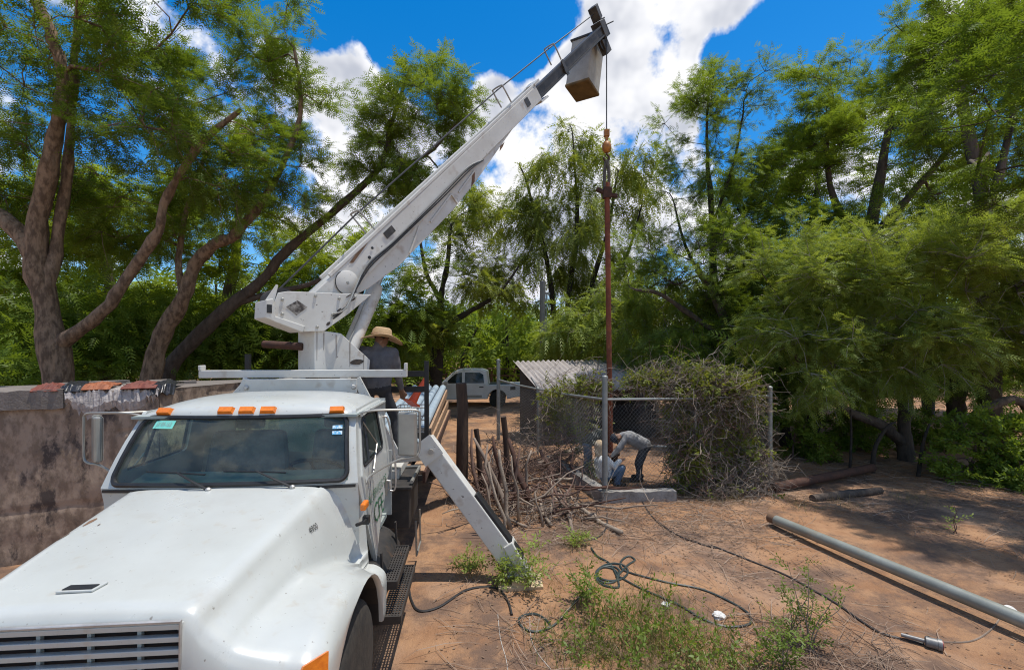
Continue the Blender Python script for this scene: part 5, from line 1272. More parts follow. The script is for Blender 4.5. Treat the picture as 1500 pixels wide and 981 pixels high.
mb.hexa([sp(.2, .14, -.05), sp(.2, .9, -.05), sp(.2 + th, .9, -.05), sp(.2 + th, .14, -.05)], [sp(.2, .14, shz(.14)), sp(.2, .9, shz(.9)), sp(.2 + th, .9, shz(.9)), sp(.2 + th, .14, shz(.14))])
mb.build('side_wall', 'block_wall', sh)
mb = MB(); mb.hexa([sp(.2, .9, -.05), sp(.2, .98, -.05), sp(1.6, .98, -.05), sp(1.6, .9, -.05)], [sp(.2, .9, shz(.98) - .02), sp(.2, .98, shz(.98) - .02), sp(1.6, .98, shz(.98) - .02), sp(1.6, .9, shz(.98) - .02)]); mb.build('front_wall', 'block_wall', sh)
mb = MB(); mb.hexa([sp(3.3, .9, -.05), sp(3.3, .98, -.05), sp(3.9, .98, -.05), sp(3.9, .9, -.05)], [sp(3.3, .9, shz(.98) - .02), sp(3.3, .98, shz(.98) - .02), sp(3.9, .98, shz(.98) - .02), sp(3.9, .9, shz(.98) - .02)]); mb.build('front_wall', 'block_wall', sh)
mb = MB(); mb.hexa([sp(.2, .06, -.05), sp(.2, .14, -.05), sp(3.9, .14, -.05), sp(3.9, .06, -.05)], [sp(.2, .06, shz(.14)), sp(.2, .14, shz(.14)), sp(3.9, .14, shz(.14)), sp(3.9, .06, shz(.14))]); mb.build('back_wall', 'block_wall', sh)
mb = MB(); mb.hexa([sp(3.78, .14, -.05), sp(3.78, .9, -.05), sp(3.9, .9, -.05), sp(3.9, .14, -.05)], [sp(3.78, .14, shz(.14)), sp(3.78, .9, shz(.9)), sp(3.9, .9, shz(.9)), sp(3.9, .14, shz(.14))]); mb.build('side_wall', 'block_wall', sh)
for t in (.1, .5, .93):
    mb = MB(); a = S_ul + sl * t + sdir * .02 - nrm * .07; mb.bar(a, a + sdir * (SL - .1), .07, .07); mb.build('purlin', 'wood_dark', sh)
# utility pole
mb = MB(); pz = P(795, 412, 19); mb.tube([(pz.x, 19, -.2), (pz.x, 19, pz.z)], [.155, .115], 8)
o = mb.build('utility_pole', 'concrete_pole', auto=30); tag(o, 'grey concrete pole standing behind the shed roof', 'pole')
mb = MB(); mb.box(pz.x + .12, pz.x + .30, 18.95, 19.05, pz.z - .55, pz.z - .47); mb.tube([(pz.x + .16, 19, pz.z - .5), (pz.x + .17, 18.98, pz.z - 3.5)], .02, 5); mb.build('bracket', 'galv', o)

# ------------------------------------------------------------------ fence round the well
FC = Gd(886, 735); F2 = Gd(1128, 712); F1 = Vector((.66, 11.6, 0)); F0 = Vector((-.40, 13.4, 0)); F3 = Vector((8.2, 9.9, 0))
fence = empty('chain_link_fence', FC, 'sagging chain-link fence on grey pipe posts around the well enclosure', 'fence')
def post(p, h, r_, nm='post', arm=False):
    mb = MB(); z0 = gh(p.x, p.y); mb.tube([(p.x, p.y, z0 - .1), (p.x, p.y, h)], r_, 10)
    o = mb.build(nm, 'galv', fence, auto=40)
    mb = MB(); mb.lathe([(r_ * 1.15, h - .02), (r_ * 1.15, h + .015), (r_ * .4, h + .035)], 10, Matrix.Translation((p.x, p.y, 0))); mb.build('post_cap', 'galv', o)
    if arm:
        mb = MB(); mb.tube([(p.x, p.y, h), (p.x - .18, p.y + .05, h + .28)], .018, 6); mb.build('barb_arm', 'galv', o)
    return o
post(FC, 2.19, .05); post(F2, 1.93, .042); post(F1, 1.68, .035, arm=True); post(F0, 2.35, .055)
FM = Gd(1018, 722); post(FM, 1.5, .03);
def rail(a, za, b, zb, r_=.024, nm='rail'):
    mb = MB(); mb.tube([(a.x, a.y, za), ((a.x + b.x) / 2, (a.y + b.y) / 2, (za + zb) / 2 - .02), (b.x, b.y, zb)], r_, 8); mb.build(nm, 'galv', fence, auto=40)
rail(F0, 1.78, F1, 1.66); rail(F1, 1.66, FC, 1.80); rail(FC, 1.80, F2, 1.77, .022)
mb = MB(); a = P(945, 653, 9.4); b = P(990, 655, 9.1); mb.tube([a, b, b + (b - a) * 1.2], .03, 8); mb.build('mid_rail', 'galv', fence, auto=40)
def chain(a, b, z0, z1, seed, lo_t=0, hi_t=1):
    """diamond wire netting as zig-zag strands"""
    r_ = random.Random(seed); L_ = (b - a).length; s_ = .075; n_ = int(L_ / s_); mb_ = MB(); dv = (b - a) / L_; nv = Vector((-dv.y, dv.x, 0))
    for i in range(n_):
        pts = []; k = int((z1 - z0) / s_)
        for j in range(k + 1):
            t = (i + (j % 2) * (1 if i % 2 == 0 else 1)) * s_; z = z0 + j * s_
            sag = .05 * mnoise.noise((t * .9 + seed, z * 1.2, seed))
            p = a + dv * min(t, L_) + nv * sag; pts.append((p.x, p.y, z + gh(p.x, p.y)))
        mb_.tube(pts, .0021, 3, caps=False)
        pts2 = []
        for j in range(k + 1):
            t = (i + 1 - (j % 2)) * s_; z = z0 + j * s_; sag = .05 * mnoise.noise((t * .9 + seed, z * 1.2, seed)); p = a + dv * min(t, L_) + nv * sag; pts2.append((p.x, p.y, z + gh(p.x, p.y)))
        mb_.tube(pts2, .0021, 3, caps=False)
    o = mb_.build('wire_mesh', 'galv', fence); o['kind'] = 'stuff'
chain(FC + (F2 - FC) * .02, F2, .12, 1.75, 3); chain(FC, F1, .12, 1.70, 5); chain(F1, F0, .05, 1.65, 6)
# concrete kerb under the fence
KR = Gd(988, 733)
kb = empty('concrete_kerb', FC, 'low grey concrete kerb at the corner of the well enclosure', 'kerb')
def kerb(a, b, seed):
    rows = [[], [], [], []]; n_ = 20; d = (b - a).normalized(); nn = Vector((d.y, -d.x, 0)); r_ = random.Random(seed)
    for i in range(n_ + 1):
        p = a.lerp(b, i / n_); j = lambda: r_.gauss(0, .006)
        rows[0].append(p + nn * .09 + Vector((0, 0, -.1))); rows[1].append(p + nn * (.09 + j()) + Vector((0, 0, .20 + j()))); rows[2].append(p - nn * (.09 + j()) + Vector((0, 0, .20 + j()))); rows[3].append(p - nn * .09 + Vector((0, 0, -.1)))
    m_ = MB().grid(rows); m_.face_add([rw[0] for rw in rows], [(0, 1, 2, 3)]); m_.face_add([rw[-1] for rw in rows], [(3, 2, 1, 0)]); m_.build('kerb_run', 'concrete_curb', kb)
fcd = (F1 - FC).normalized(); fr_ = (KR - FC).normalized()
kerb(FC - fr_ * .08, KR, 1); kerb(F1 * .75 + FC * .25, FC - fcd * .092 + fr_ * .0, 2)
# well casing box the men work at (hidden behind them)
mb = MB(); wl = Vector((2.10, 9.72, 0)); mb.lathe([(.16, -.1), (.16, .42), (.20, .43), (.20, .48), (.13, .48)], 16, Matrix.Translation(wl)); o = mb.build('well_casing', 'rust_dark', auto=40); tag(o, 'rusty well casing where the hanging pipe goes down, beside the bent workers', 'well casing')
# ------------------------------------------------------------------ hanging pipe
px_ = P(889, 285, 9.72); pb = P(893, 560, 9.72)
hp = empty('hanging_pipe', (2.08, 9.72, .4), 'long rust-red well pipe hanging upright from the crane hook', 'pipe')
mb = MB(); mb.tube([(px_.x, 9.72, px_.z + .25), (2.10, 9.72, .45)], .056, 14); mb.build('pipe_body', 'rusty_pipe', hp, auto=40)
mb = MB(); zc = px_.z + .02
mb.box(px_.x - .08, px_.x + .09, 9.64, 9.80, zc - .10, zc + .12); mb.bar((px_.x - .22, 9.72, zc + .10), (px_.x + .02, 9.72, zc - .02), .1, .07); mb.bar((px_.x + .0, 9.72, zc - .02), (px_.x + .22, 9.70, zc - .06), .09, .07)
mb.build('pipe_clamp', 'rust_dark', hp)
hook = Vector((HX, HY, HOOKZ - .62))
for sg in (-1, 1):
    mb = MB(); mb.tube(spline([hook + Vector((sg * .01, 0, 0)), hook.lerp(Vector((px_.x, 9.72, zc)), .35) + Vector((sg * .045, 0, 0)), hook.lerp(Vector((px_.x, 9.72, zc)), .75) + Vector((sg * .05, .02 * sg, 0)), Vector((px_.x + sg * .05, 9.72, zc + .1))], 5), [.034] * 16, 6); mb.build('sling', 'sling', hp)

# ------------------------------------------------------------------ flatbed load
def load_pipe(u, w0, w1, v0, v1, r_, label, m='pvc_grey', name='plastic_pipe', cat='pipe', group='pipes on the flatbed'):
    mb_ = MB(); mb_.tube([tw(u, v0, w0), tw(u, v1, w1)], r_, 12); o = mb_.build(name, m, auto=40); tag(o, label, cat, group)
names = ['nearest the side rail', 'second from the side rail', 'third from the side rail', 'fourth from the side rail', 'fifth from the side rail']
for k in range(5):
    load_pipe(1.02 - k * .19, 1.30, 1.62, 4.4, 10.3, .085, 'pale blue-grey plastic pipe on the flatbed, ' + names[k])
for u in (.6,):
    for v, h in ((4.7, 1.20), (9.6, 1.47)):
        mb = MB(); mb.box(.0, 1.15, v - .06, v + .06, 1.05, h, M=TM); o = mb.build('timber_block', 'plank'); tag(o, 'timber bearer under the %s ends of the plastic pipes' % ('near' if v < 6 else 'far'), 'timber', 'bearers under the pipes')
for k, (u, w0) in enumerate(((1.14, 1.22), (1.17, 1.12))):
    mb = MB(); mb.bar(tw(u, 4.5, w0), tw(u, 10.0, w0 + .30 - .2 * k), .04, .15); o = mb.build('timber_plank', 'plank'); tag(o, ['upper brown plank on edge along the right side of the flatbed load', 'lower brown plank on edge along the right side of the flatbed load'][k], 'plank', 'planks on the flatbed')
# orange cone and wire crate behind the cab
cn = P(603, 590, 7.0); ctop = P(622, 556, 7.2)
mb = MB(); dz = (ctop - cn); Mx = Matrix.Translation(cn) @ dz.to_track_quat('Z', 'Y').to_matrix().to_4x4()
mb.lathe([(.075, 0), (.07, .02), (.045, dz.length * .6), (.022, dz.length * 1.2), (.012, dz.length * 1.22)], 16, Mx); o = mb.build('traffic_cone', 'cone_orange', auto=40); tag(o, 'orange traffic cone tilted against the rack behind the cab', 'cone')
mb = MB(); mb.box(-.10, .10, -.10, .10, -.012, .012, M=Mx); mb.build('cone_base', 'cone_orange', o)
wc = P(604, 612, 6.9)
crate = empty('wire_crate', wc - Vector((0, 0, .25)), 'white wire crate behind the cab next to the orange cone', 'crate')
mb = MB()
for z in (0, .18, .36): mb.tube([wc + Vector((sx * .22, sy * .18, z - .18)) for sx, sy in ((-1, -1), (1, -1), (1, 1), (-1, 1))], .009, 5, closed=True)
for i in range(9):
    t = i / 8 - .5
    for sy in (-.18, .18): mb.tube([wc + Vector((t * .44, sy, -.18)), wc + Vector((t * .44, sy, .18))], .005, 4)
mb.build('wire', 'hose_white', crate)
mb = MB(); mb.box(wc.x - .25, wc.x + .25, wc.y - .2, wc.y + .2, 1.0, wc.z - .19); o = mb.build('storage_box', 'black_steel'); tag(o, 'dark storage box behind the cab under the wire crate', 'box')
# ------------------------------------------------------------------ outrigger pads
for k, (x, y, z, a, l) in enumerate(((.0, -.16, .0, 5, .50), (.02, .03, .0, -3, .46), (.0, -.05, .045, 82, .34))):
    p = gpt(B.x + x, B.y + y); mb = MB(); Mx = Matrix.Translation((p.x, p.y, gh(B.x, B.y) + z)) @ Matrix.Rotation(R(a), 4, 'Z'); mb.box(-l / 2, l / 2, -.075, .075, -.02, .042, M=Mx)
    o = mb.build('wooden_pad', 'pad_wood'); bevel(o, .005); tag(o, ['pale wooden board under the outrigger foot, nearest the camera', 'pale wooden board under the outrigger foot, farther from the camera', 'short wooden block on top of the boards under the outrigger foot'][k], 'board', 'outrigger pads')
# ------------------------------------------------------------------ dark timber posts
def wood_post(px, pytop, d, rad, label, lean=0, m='wood_dark', name='timber_post'):
    p = P(px, pytop, d); r_ = random.Random(px); mb_ = MB(); pts = []; rr = []
    for k in range(7):
        t = k / 6; pts.append((p.x - lean * (1 - t) + r_.gauss(0, .008), d + r_.gauss(0, .008), -.1 + (p.z + .1) * t)); rr.append(rad * (1.08 - .15 * t + r_.gauss(0, .03)))
    mb_.tube(pts, rr, 10); o = mb_.build(name, m, auto=50); tag(o, label, 'post', 'timber posts by the brush'); return o
wood_post(677, 561, 8.0, .105, 'thick dark wooden post standing beside the flatbed')
wood_post(698, 628, 8.2, .05, 'thin dark crooked stake just right of the thick post', lean=-.12)
wood_post(737, 610, 8.6, .055, 'weathered stake leaning in the brush heap left of the shed', lean=-.14)
# ------------------------------------------------------------------ brush heap
bh = empty('brush_heap', Gd(770, 745), 'heap of dry cut branches between the outrigger and the enclosure', 'brush heap')
r = random.Random(33)
def stick(p, q, rad, m, parent, sag=.0, nm='branch'):
    p = Vector(p); q = Vector(q); L_ = (q - p).length; pts = []
    for k in range(5):
        t = k / 4; x = p.lerp(q, t) + Vector((r.gauss(0, .03), r.gauss(0, .03), r.gauss(0, .03) - sag * math.sin(math.pi * t))) * min(1, L_)
        pts.append(x)
    mb_ = MB(); mb_.tube(pts, [rad, rad * .95, rad * .85, rad * .7, rad * .45], 7); return mb_.build(nm, m, parent, smooth=True)
def gz(px, py, z): 
    p = Gs(px, py); return p + Vector((0, 0, z))
for (x0, y0, x1, y1, dz, rad, m) in (
        (745, 760, 700, 640, .0, .045, 'twig_dry'), (750, 775, 728, 660, 0, .04, 'wood_bleached'), (778, 745, 742, 640, 0, .06, 'rust_dark'), (795, 772, 784, 720, 0, .02, 'twig_dry'),
        (742, 790, 716, 680, 0, .028, 'wood_bleached'), (705, 745, 690, 632, 0, .035, 'twig_red'), (722, 770, 712, 650, 0, .03, 'twig_dry'), (733, 748, 722, 640, 0, .045, 'rust_dark'), (752, 745, 757, 655, 0, .035, 'twig_red'), (765, 770, 748, 668, 0, .022, 'wood_bleached'), (728, 785, 705, 690, 0, .022, 'twig_dry'), (768, 735, 775, 660, 0, .03, 'twig_dry'), (715, 735, 700, 655, 0, .05, 'twig_red'), (815, 705, 790, 660, 0, .07, 'twig_red')):
    a = Gs(x0, y0); d = a.y + r.uniform(-.1, .5); b = P(x1, y1, d); b.z = max(b.z, .12); stick(a, b, rad, m, bh)
for (x0, y0, x1, y1, rad, m) in ((910, 787, 805, 732, .035, 'wood_bleached'), (848, 786, 812, 722, .028, 'twig_dry'), (802, 772, 783, 722, .026, 'wood_bleached'), (843, 748, 818, 712, .03, 'twig_dry'),
        (735, 752, 845, 753, .024, 'twig_red'), (790, 742, 860, 735, .02, 'twig_dry'), (740, 745, 800, 705, .03, 'twig_red'), (855, 655, 790, 705, .075, 'wood_bleached'), (775, 778, 730, 752, .025, 'twig_dry'), (880, 770, 835, 740, .022, 'twig_dry')):
    stick(Gs(x0, y0, .04), Gs(x1, y1, .10 + (.3 if y1 < 700 or y0 < 700 else 0)), rad, m, bh)
for k in range(70):
    px0 = r.uniform(695, 850); py0 = r.uniform(690, 770); a = Gs(px0, py0, r.uniform(0, .35)); an = r.uniform(0, 6.28); L_ = r.uniform(.5, 1.5)
    b = a + Vector((math.cos(an) * L_, math.sin(an) * L_ * .6, r.uniform(-.1, .55))); b.z = max(b.z, .02); stick(a, b, r.uniform(.008, .024), r.choice(['twig_dry', 'twig_red', 'twig_red', 'wood_bleached', 'rust_dark']), bh)
def tangle(name, centers, n_, L_, m, rad, parent, seed, curl=.6, kind='stuff'):
    """loose mass of curved thin stems"""
    r_ = random.Random(seed); mb_ = MB()
    for k in range(n_):
        c, s3 = r_.choice(centers); p = Vector((c[0] + r_.gauss(0, s3[0]), c[1] + r_.gauss(0, s3[1]), c[2] + r_.gauss(0, s3[2]))); d = Vector((r_.gauss(0, 1), r_.gauss(0, 1), r_.gauss(0, .7))).normalized(); pts = [p]
        l = L_ * r_.uniform(.4, 1.2)
        for j in range(4):
            d = (d + Vector((r_.gauss(0, curl), r_.gauss(0, curl), r_.gauss(0, curl) - .12))).normalized(); p = p + d * l / 4
            if p.z < .015: p.z = .015
            pts.append(p)
        q = rad * r_.uniform(.6, 1.3); mb_.tube(pts, [q, q, q * .8, q * .6, q * .4], 3, caps=False)
    o = mb_.build(name, m, parent); o['kind'] = kind; return o
tangle('twigs', [(Gd(770, 715) + Vector((0, 0, .25)), (.55, .35, .18)), (Gd(720, 730) + Vector((0, 0, .2)), (.3, .3, .18)), (Gd(820, 700) + Vector((0, 0, .4)), (.35, .3, .25))], 520, .7, 'twig_red', .006, bh, 4)
tangle('twigs', [(Gd(780, 755) + Vector((0, 0, .1)), (.6, .3, .08)), (Gd(760, 690) + Vector((0, 0, .4)), (.5, .3, .25))], 420, .7, 'twig_dry', .006, bh, 5)
# ------------------------------------------------------------------ vines over the fence
LV = leaf_template(6, .055, .032, .14)
def vine(name, label, lobes, nst, nlf, seed, leaf='vine_leaf', grey=.6, hang=.0):
    e = empty(name, Vector((lobes[0][0], lobes[0][1], 0)), label, 'vine', 'vines on the enclosure fence'); rng = np.random.default_rng(seed)
    cs = [((b[0], b[1], b[2]), (b[3] * .5, b[4] * .5, b[5] * .5)) for b in lobes]
    tangle('stems', cs, int(nst * grey), .75, 'vine_dry', .006, e, seed, .75); tangle('stems', cs, int(nst * (1 - grey)), .8, 'twig_red', .006, e, seed + 1, .7)
    pos = []
    for b in lobes:
        k = int(nlf * b[6]); pos.append(rng.normal(0, .5, (k, 3)) * np.array(b[3:6]) + np.array(b[:3]))
    pos = np.concatenate(pos); pos = pos[pos[:, 2] > .03]
    V, Fc, ti = scatter(LV, pos, rng.normal(0, 1, pos.shape) + np.array([0, 0, -hang]), rng.uniform(.7, 1.4, len(pos)), .6, rng); o = mesh_obj('leaves', V, Fc, leaf, e, tint=ti); o['kind'] = 'stuff'
def vb(px, py, d, rx, ry, rd, w): c = P(px, py, d); return (c.x, c.y, c.z, rx / F * d, rd, ry / F * d, w)
vine('vine', 'tangled dry vine with green sprigs heaped over the left fence near the shed', [vb(840, 575, 10.2, 40, 22, .5, 1), vb(820, 600, 10.8, 25, 35, .4, 1), vb(868, 568, 9.6, 22, 12, .3, .7), vb(850, 630, 10.2, 30, 40, .35, .5)], 560, 260, 51, grey=.75)
vine('vine', 'broad mound of grey and green vine draped over the front fence', [vb(965, 558, 8.75, 45, 11, .2, .8), vb(1030, 560, 8.7, 65, 24, .45, 1.3), vb(1075, 585, 8.8, 35, 30, .4, .7), vb(1010, 600, 8.75, 35, 30, .25, .8)], 1600, 620, 52, grey=.85)
vine('vine', 'dark green vine hanging down the front fence to the ground', [vb(1010, 680, 8.5, 25, 45, .25, 1.4), vb(1060, 660, 8.7, 45, 60, .3, 1), vb(1000, 640, 8.6, 20, 60, .25, .6)], 900, 480, 53, leaf='vine_leaf', grey=.6)
vine('vine', 'pale dry grass and vine bunched at the foot of the front fence', [vb(1070, 715, 8.4, 50, 18, .35, .25), vb(1100, 690, 8.7, 25, 30, .3, .3)], 1000, 150, 54, grey=.9)
# ------------------------------------------------------------------ parked pickup
pk = empty('pickup_truck', (-1.9, 22.0, 0), 'white crew-cab pickup parked under the trees beyond the shed', 'pickup')
PX0 = -4.70
def pv(x, y, z): return Vector((PX0 + x, 22.0 + y, z + gh(PX0 + x, 22.0) - .05))
def arc(cx, r_, a0, a1, n_=9): return [(cx + r_ * math.cos(R(a0 + (a1 - a0) * k / n_)), .40 + r_ * math.sin(R(a0 + (a1 - a0) * k / n_))) for k in range(n_ + 1)]
low = [(.06, .42), (.02, .62), (.06, .86), (.30, .98), (1.30, 1.06), (3.55, 1.06), (5.10, 1.06), (5.16, 1.0), (5.16, .62), (5.05, .50)] + arc(4.02, .45, 0, 180) + [(1.50, .36)] + arc(1.02, .45, 0, 180)
mb = MB(); mb.prism([pv(x, -.86, z) for x, z in low], (0, 1.72, 0)); body = mb.build('body', 'pickup_white', pk); bevel(body, .04, 3)
gb = [(1.28, 1.05), (2.02, 1.70), (2.35, 1.77), (3.25, 1.76), (3.52, 1.68), (3.60, 1.05)]
mb = MB(); n_ = len(gb); mb.face_add([pv(x, -.82 + max(0, z - 1.05) * .18, z) for x, z in gb] + [pv(x, .82 - max(0, z - 1.05) * .18, z) for x, z in gb], [tuple(range(n_)), tuple(range(n_, 2 * n_))[::-1]] + [(i, n_ + i, n_ + (i + 1) % n_, (i + 1) % n_) for i in range(n_)])
o = mb.build('cab', 'pickup_white', pk); bevel(o, .05, 3)
def pw(poly, nm, m, par=pk, off=.012):
    mb_ = MB(); mb_.prism([pv(x, -.82 + max(0, z - 1.05) * .18 - off, z) for x, z in poly], (0, .01, 0)); return mb_.build(nm, m, par)
pw([(1.56, 1.13), (2.08, 1.58), (2.36, 1.63), (2.38, 1.13)], 'window', 'dark_glass'); pw([(2.50, 1.13), (2.50, 1.63), (3.20, 1.62), (3.36, 1.52), (3.40, 1.13)], 'window', 'dark_glass')
for poly in ([(1.50, .40), (1.50, 1.08), (2.44, 1.10), (2.43, .40)], [(2.46, .40), (2.46, 1.10), (3.46, 1.10), (3.46, .70), (3.40, .40)]):
    mb = MB(); mb.prism([pv(x, -.872, z) for x, z in poly], (0, .02, 0)); d_ = mb.build('door', 'pickup_white', pk); bevel(d_, .008)
    xh = poly[2][0] - .28; mb = MB(); mb.box(0, .2, 0, .02, 0, .045, M=Matrix.Translation(pv(xh, -.895, .93))); mb.build('handle', 'black_trim', d_)
mb = MB(); mb.prism([pv(x, -.876, z) for x, z in ((2.5, .46), (3.3, .46), (3.3, .58), (2.5, .58))], (0, .003, 0)); mb.build('door_sticker', 'mirror_back', pk)
mb = MB(); mb.prism([pv(x, -.866, z) for x, z in ((4.62, .82), (4.86, .82), (4.86, .97), (4.62, .97))], (0, .003, 0)); mb.build('side_badge', 'dark_paint', pk)
mb = MB(); mb.box(0, .06, 0, .12, 0, .28, M=Matrix.Translation(pv(5.12, -.872, .74))); mb.build('tail_light', 'tail_red', pk)
mb = MB(); mb.box(0, .12, 0, 1.7, 0, .12, M=Matrix.Translation(pv(5.14, -.85, .48))); mb.build('rear_bumper', 'black_trim', pk)
mb = MB(); mb.box(0, 1.5, 0, 1.5, 0, .012, M=Matrix.Translation(pv(3.62, -.75, 1.062))); mb.build('bed_top', 'black_trim', pk)  # black sheet over the solid body, drawn for the dark open bed
for cx in (1.02, 4.02):
    for sy in (-.74, .74):
        Mx = Matrix.Translation(pv(cx, sy, .38)) @ Matrix.Rotation(R(90), 4, 'X'); mb = MB()
        mb.lathe([(.22, -.11), (.36, -.11), (.385, -.06), (.385, .06), (.36, .11), (.22, .11)], 24, Mx); w_ = mb.build('wheel', 'rubber', pk, auto=40)
        mb = MB(); mb.lathe([(.235, -.09), (.235, .09), (.21, .10), (.19, .05), (.06, .07), (.05, .09)], 18, Mx); mb.build('rim', 'mirror_back', w_, auto=30)
mb = MB(); mb.box(0, .16, 0, .22, 0, .16, M=Matrix.Translation(pv(1.56, -1.04, 1.10))); o = mb.build('mirror', 'pickup_white', pk); bevel(o, .03)
# ranch fence beyond the pickup
rf = empty('ranch_fence', (1.2, 27, 0), 'rough reddish rail fence far behind the pickup and shed', 'fence')
for k in range(14):
    x = -8 + k * 1.35; mb = MB(); mb.tube([(x, 27 + .1 * math.sin(k), -.1), (x + .05, 27, 1.55 + .2 * math.sin(k * 2.1))], .07, 6); mb.build('post', 'twig_red', rf)
for z in (.6, 1.1, 1.5):
    for k in range(5):
        x = -8 + k * 3.6; mb = MB(); mb.tube([(x, 26.95, z + .06 * math.sin(k + z)), (x + 3.7, 26.95, z + .06 * math.sin(k * 2 + z))], .045, 6); mb.build('rail', 'twig_red', rf)
# ------------------------------------------------------------------ pipes, logs and hoses on the ground
def ground_tube(name, label, cat, pts, r_, m, n_=8, k=5, group=None, lift=0.0, part_of=None):
    q = spline([Vector((p.x, p.y, 0)) for p in pts], k); q = [gpt(p.x, p.y, r_ * .75 + lift) for p in q]
    mb_ = MB(); mb_.tube(q, r_, n_); o = mb_.build(name, m, part_of, smooth=True, auto=50)
    if part_of is None: tag(o, label, cat, group)
    return o
Z7 = lambda x, y: Gd(560 + x / 2.778, 720 + y / 2.778)
Z8 = lambda x, y: Gd(1000 + x / 3, 680 + y / 3)
a = Gd(1130, 770); b = Gd(1508, 938)
mb = MB(); dirn = (b - a).normalized(); pts = []
a3 = Vector((a.x, a.y, .12)); b3 = b + dirn * .9; b3.z = .17
mb.tube([a3, b3], .070, 18); o = mb.build('steel_pipe', 'galv_pipe', auto=40); tag(o, 'long grey-green steel pipe lying on the ground at right', 'pipe')
mb = MB(); mb.lathe([(.073, 0), (.073, .10), (.068, .12), (.060, .12), (.060, .02)], 18, Matrix.Translation(a3 - dirn * .03) @ (b3 - a3).to_track_quat('Z', 'Y').to_matrix().to_4x4()); mb.build('pipe_end', 'crane_rust', o, auto=40)
mb = MB(); q = b3 - dirn * .6; mb.box(-.16, .16, -.05, .05, -.06, .09, M=Matrix.Translation((q.x, q.y, 0)) @ Matrix.Rotation(R(40), 4, 'Z')); o = mb.build('wood_block', 'wood_bleached'); tag(o, 'small wooden block under the near end of the steel pipe', 'block')
a = Gd(1132, 722); b = Gd(1278, 694); mb = MB(); mb.tube([(a.x, a.y, .10), (b.x, b.y, .14)], .085, 12); o = mb.build('rusty_pipe', 'rust_dark', auto=40); tag(o, 'dark rusty pipe lying in the shade beside the second fence post', 'pipe')
a = Gd(1190, 734); b = Gd(1290, 722); mb = MB(); mb.tube([(a.x, a.y, .05), ((a.x + b.x) / 2, (a.y + b.y) / 2, .06), (b.x, b.y, .05)], [.07, .075, .06], 9); o = mb.build('log', 'bark', auto=50); tag(o, 'short dark log lying in front of the dark rusty pipe', 'log')
a = Gd(1196, 650); b = Gd(1312, 658); mb = MB(); mb.tube([(a.x, a.y, .12), ((a.x + b.x) / 2, (a.y + b.y) / 2, .14), (b.x, b.y, .12)], [.13, .12, .11], 10); o = mb.build('log', 'wood_bleached', auto=50); tag(o, 'pale fallen log under the trees at right', 'log')
for k, (pts, lb) in enumerate((([(1278, 690, 9.9), (1282, 655, 9.9), (1300, 625, 9.9), (1312, 618, 9.9)], 'curved dead bough standing just left of the low tree trunk'), ([(1345, 690, 9.6), (1352, 650, 9.6), (1362, 620, 9.6)], 'crooked dead stem standing just right of the low tree trunk'), ([(1245, 690, 10.2), (1247, 640, 10.2), (1246, 600, 10.2)], 'thin dead stem standing upright behind the dark rusty pipe'))):
    q = [P(*p) for p in pts]; q[0].z = -.05; mb = MB(); mb.tube(spline(q, 4), np.interp(np.linspace(0, 1, (len(q) - 1) * 4 + 1), [0, 1], [.055 - .012 * k, .018]), 7); o = mb.build('dead_branch', 'bark_dark', smooth=True); tag(o, lb, 'branch', 'dead wood under the trees')
hs = [Z7(850, 235), Z7(875, 268), Z7(930, 300)]
for t in np.linspace(0, 2 * math.pi * 3, 28): hs.append(Z7(925 + 14 * math.sin(t * .37) + (72 - 2 * t) * math.cos(t + 1), 338 + 10 * math.cos(t * .53) + (44 - 1.1 * t) * math.sin(t + 1)))
hs += [Z7(1000, 300), Z7(1028, 280), Z7(1000, 265), Z7(970, 290), Z7(990, 325), Z7(1150, 370), Z7(1290, 395), Z7(1400, 440), Z7(1485, 490), Z7(1495, 535), Z7(1400, 550), Z7(1300, 520), Z7(1200, 460), Z7(1050, 395), Z7(960, 345)]
ground_tube('hose', 'dark green hose coiled on the sand and looped out to the right', 'hose', hs, .013, 'hose_green', 6, 4)
ground_tube('hose', 'dark hose ending in a ring among the weeds, left of the coil', 'hose', [Z7(860, 395), Z7(800, 440), Z7(740, 505), Z7(690, 550), Z7(620, 570), Z7(565, 548), Z7(560, 515), Z7(620, 500), Z7(668, 525), Z7(682, 552), Z7(640, 570)], .012, 'hose_green', 6, 5)
ground_tube('cable', 'short dark cable lying below the kerb corner', 'cable', [Z7(915, 95), Z7(912, 150), Z7(880, 190), Z7(820, 205)], .012, 'cable_black', 6)
ground_tube('cable', 'black cable curling over the ground between the truck step and the outrigger', 'cable', [Z7(70, 330), Z7(105, 385), Z7(118, 440), Z7(150, 483), Z7(230, 470), Z7(330, 412), Z7(400, 395), Z7(468, 400), Z7(510, 450), Z7(527, 505)], .013, 'cable_black', 6)
o = ground_tube('cable', 'long black cable running from the kerb to a silver fitting at lower right', 'cable', [Z7(1050, 30), Z7(1100, 110), Z7(1200, 180), Z7(1350, 230), Z8(130, 360), Z8(300, 420), Z8(450, 480), Z8(560, 540), Z8(680, 610), Z8(790, 690), Z8(880, 745), Z8(1000, 775), Z8(1060, 788)], .012, 'cable_black', 6)
f = Gs(1000 + 1100 / 3, 680 + 805 / 3); d_ = (Z8(1100, 805) - Z8(1000, 778)).normalized(); Mx = Matrix.Translation(f + Vector((0, 0, .05))) @ d_.to_track_quat('Z', 'Y').to_matrix().to_4x4()
mb = MB(); mb.lathe([(.018, -.22), (.018, -.06), (.045, -.05), (.045, .03), (.05, .03), (.05, .06)], 14, Mx); mb.build('hose_fitting', 'fitting', o, auto=35)
mb = MB(); mb.lathe([(.04, .055), (.04, .068)], 14, Mx); mb.build('fitting_face', 'fitting_red', o, auto=35)
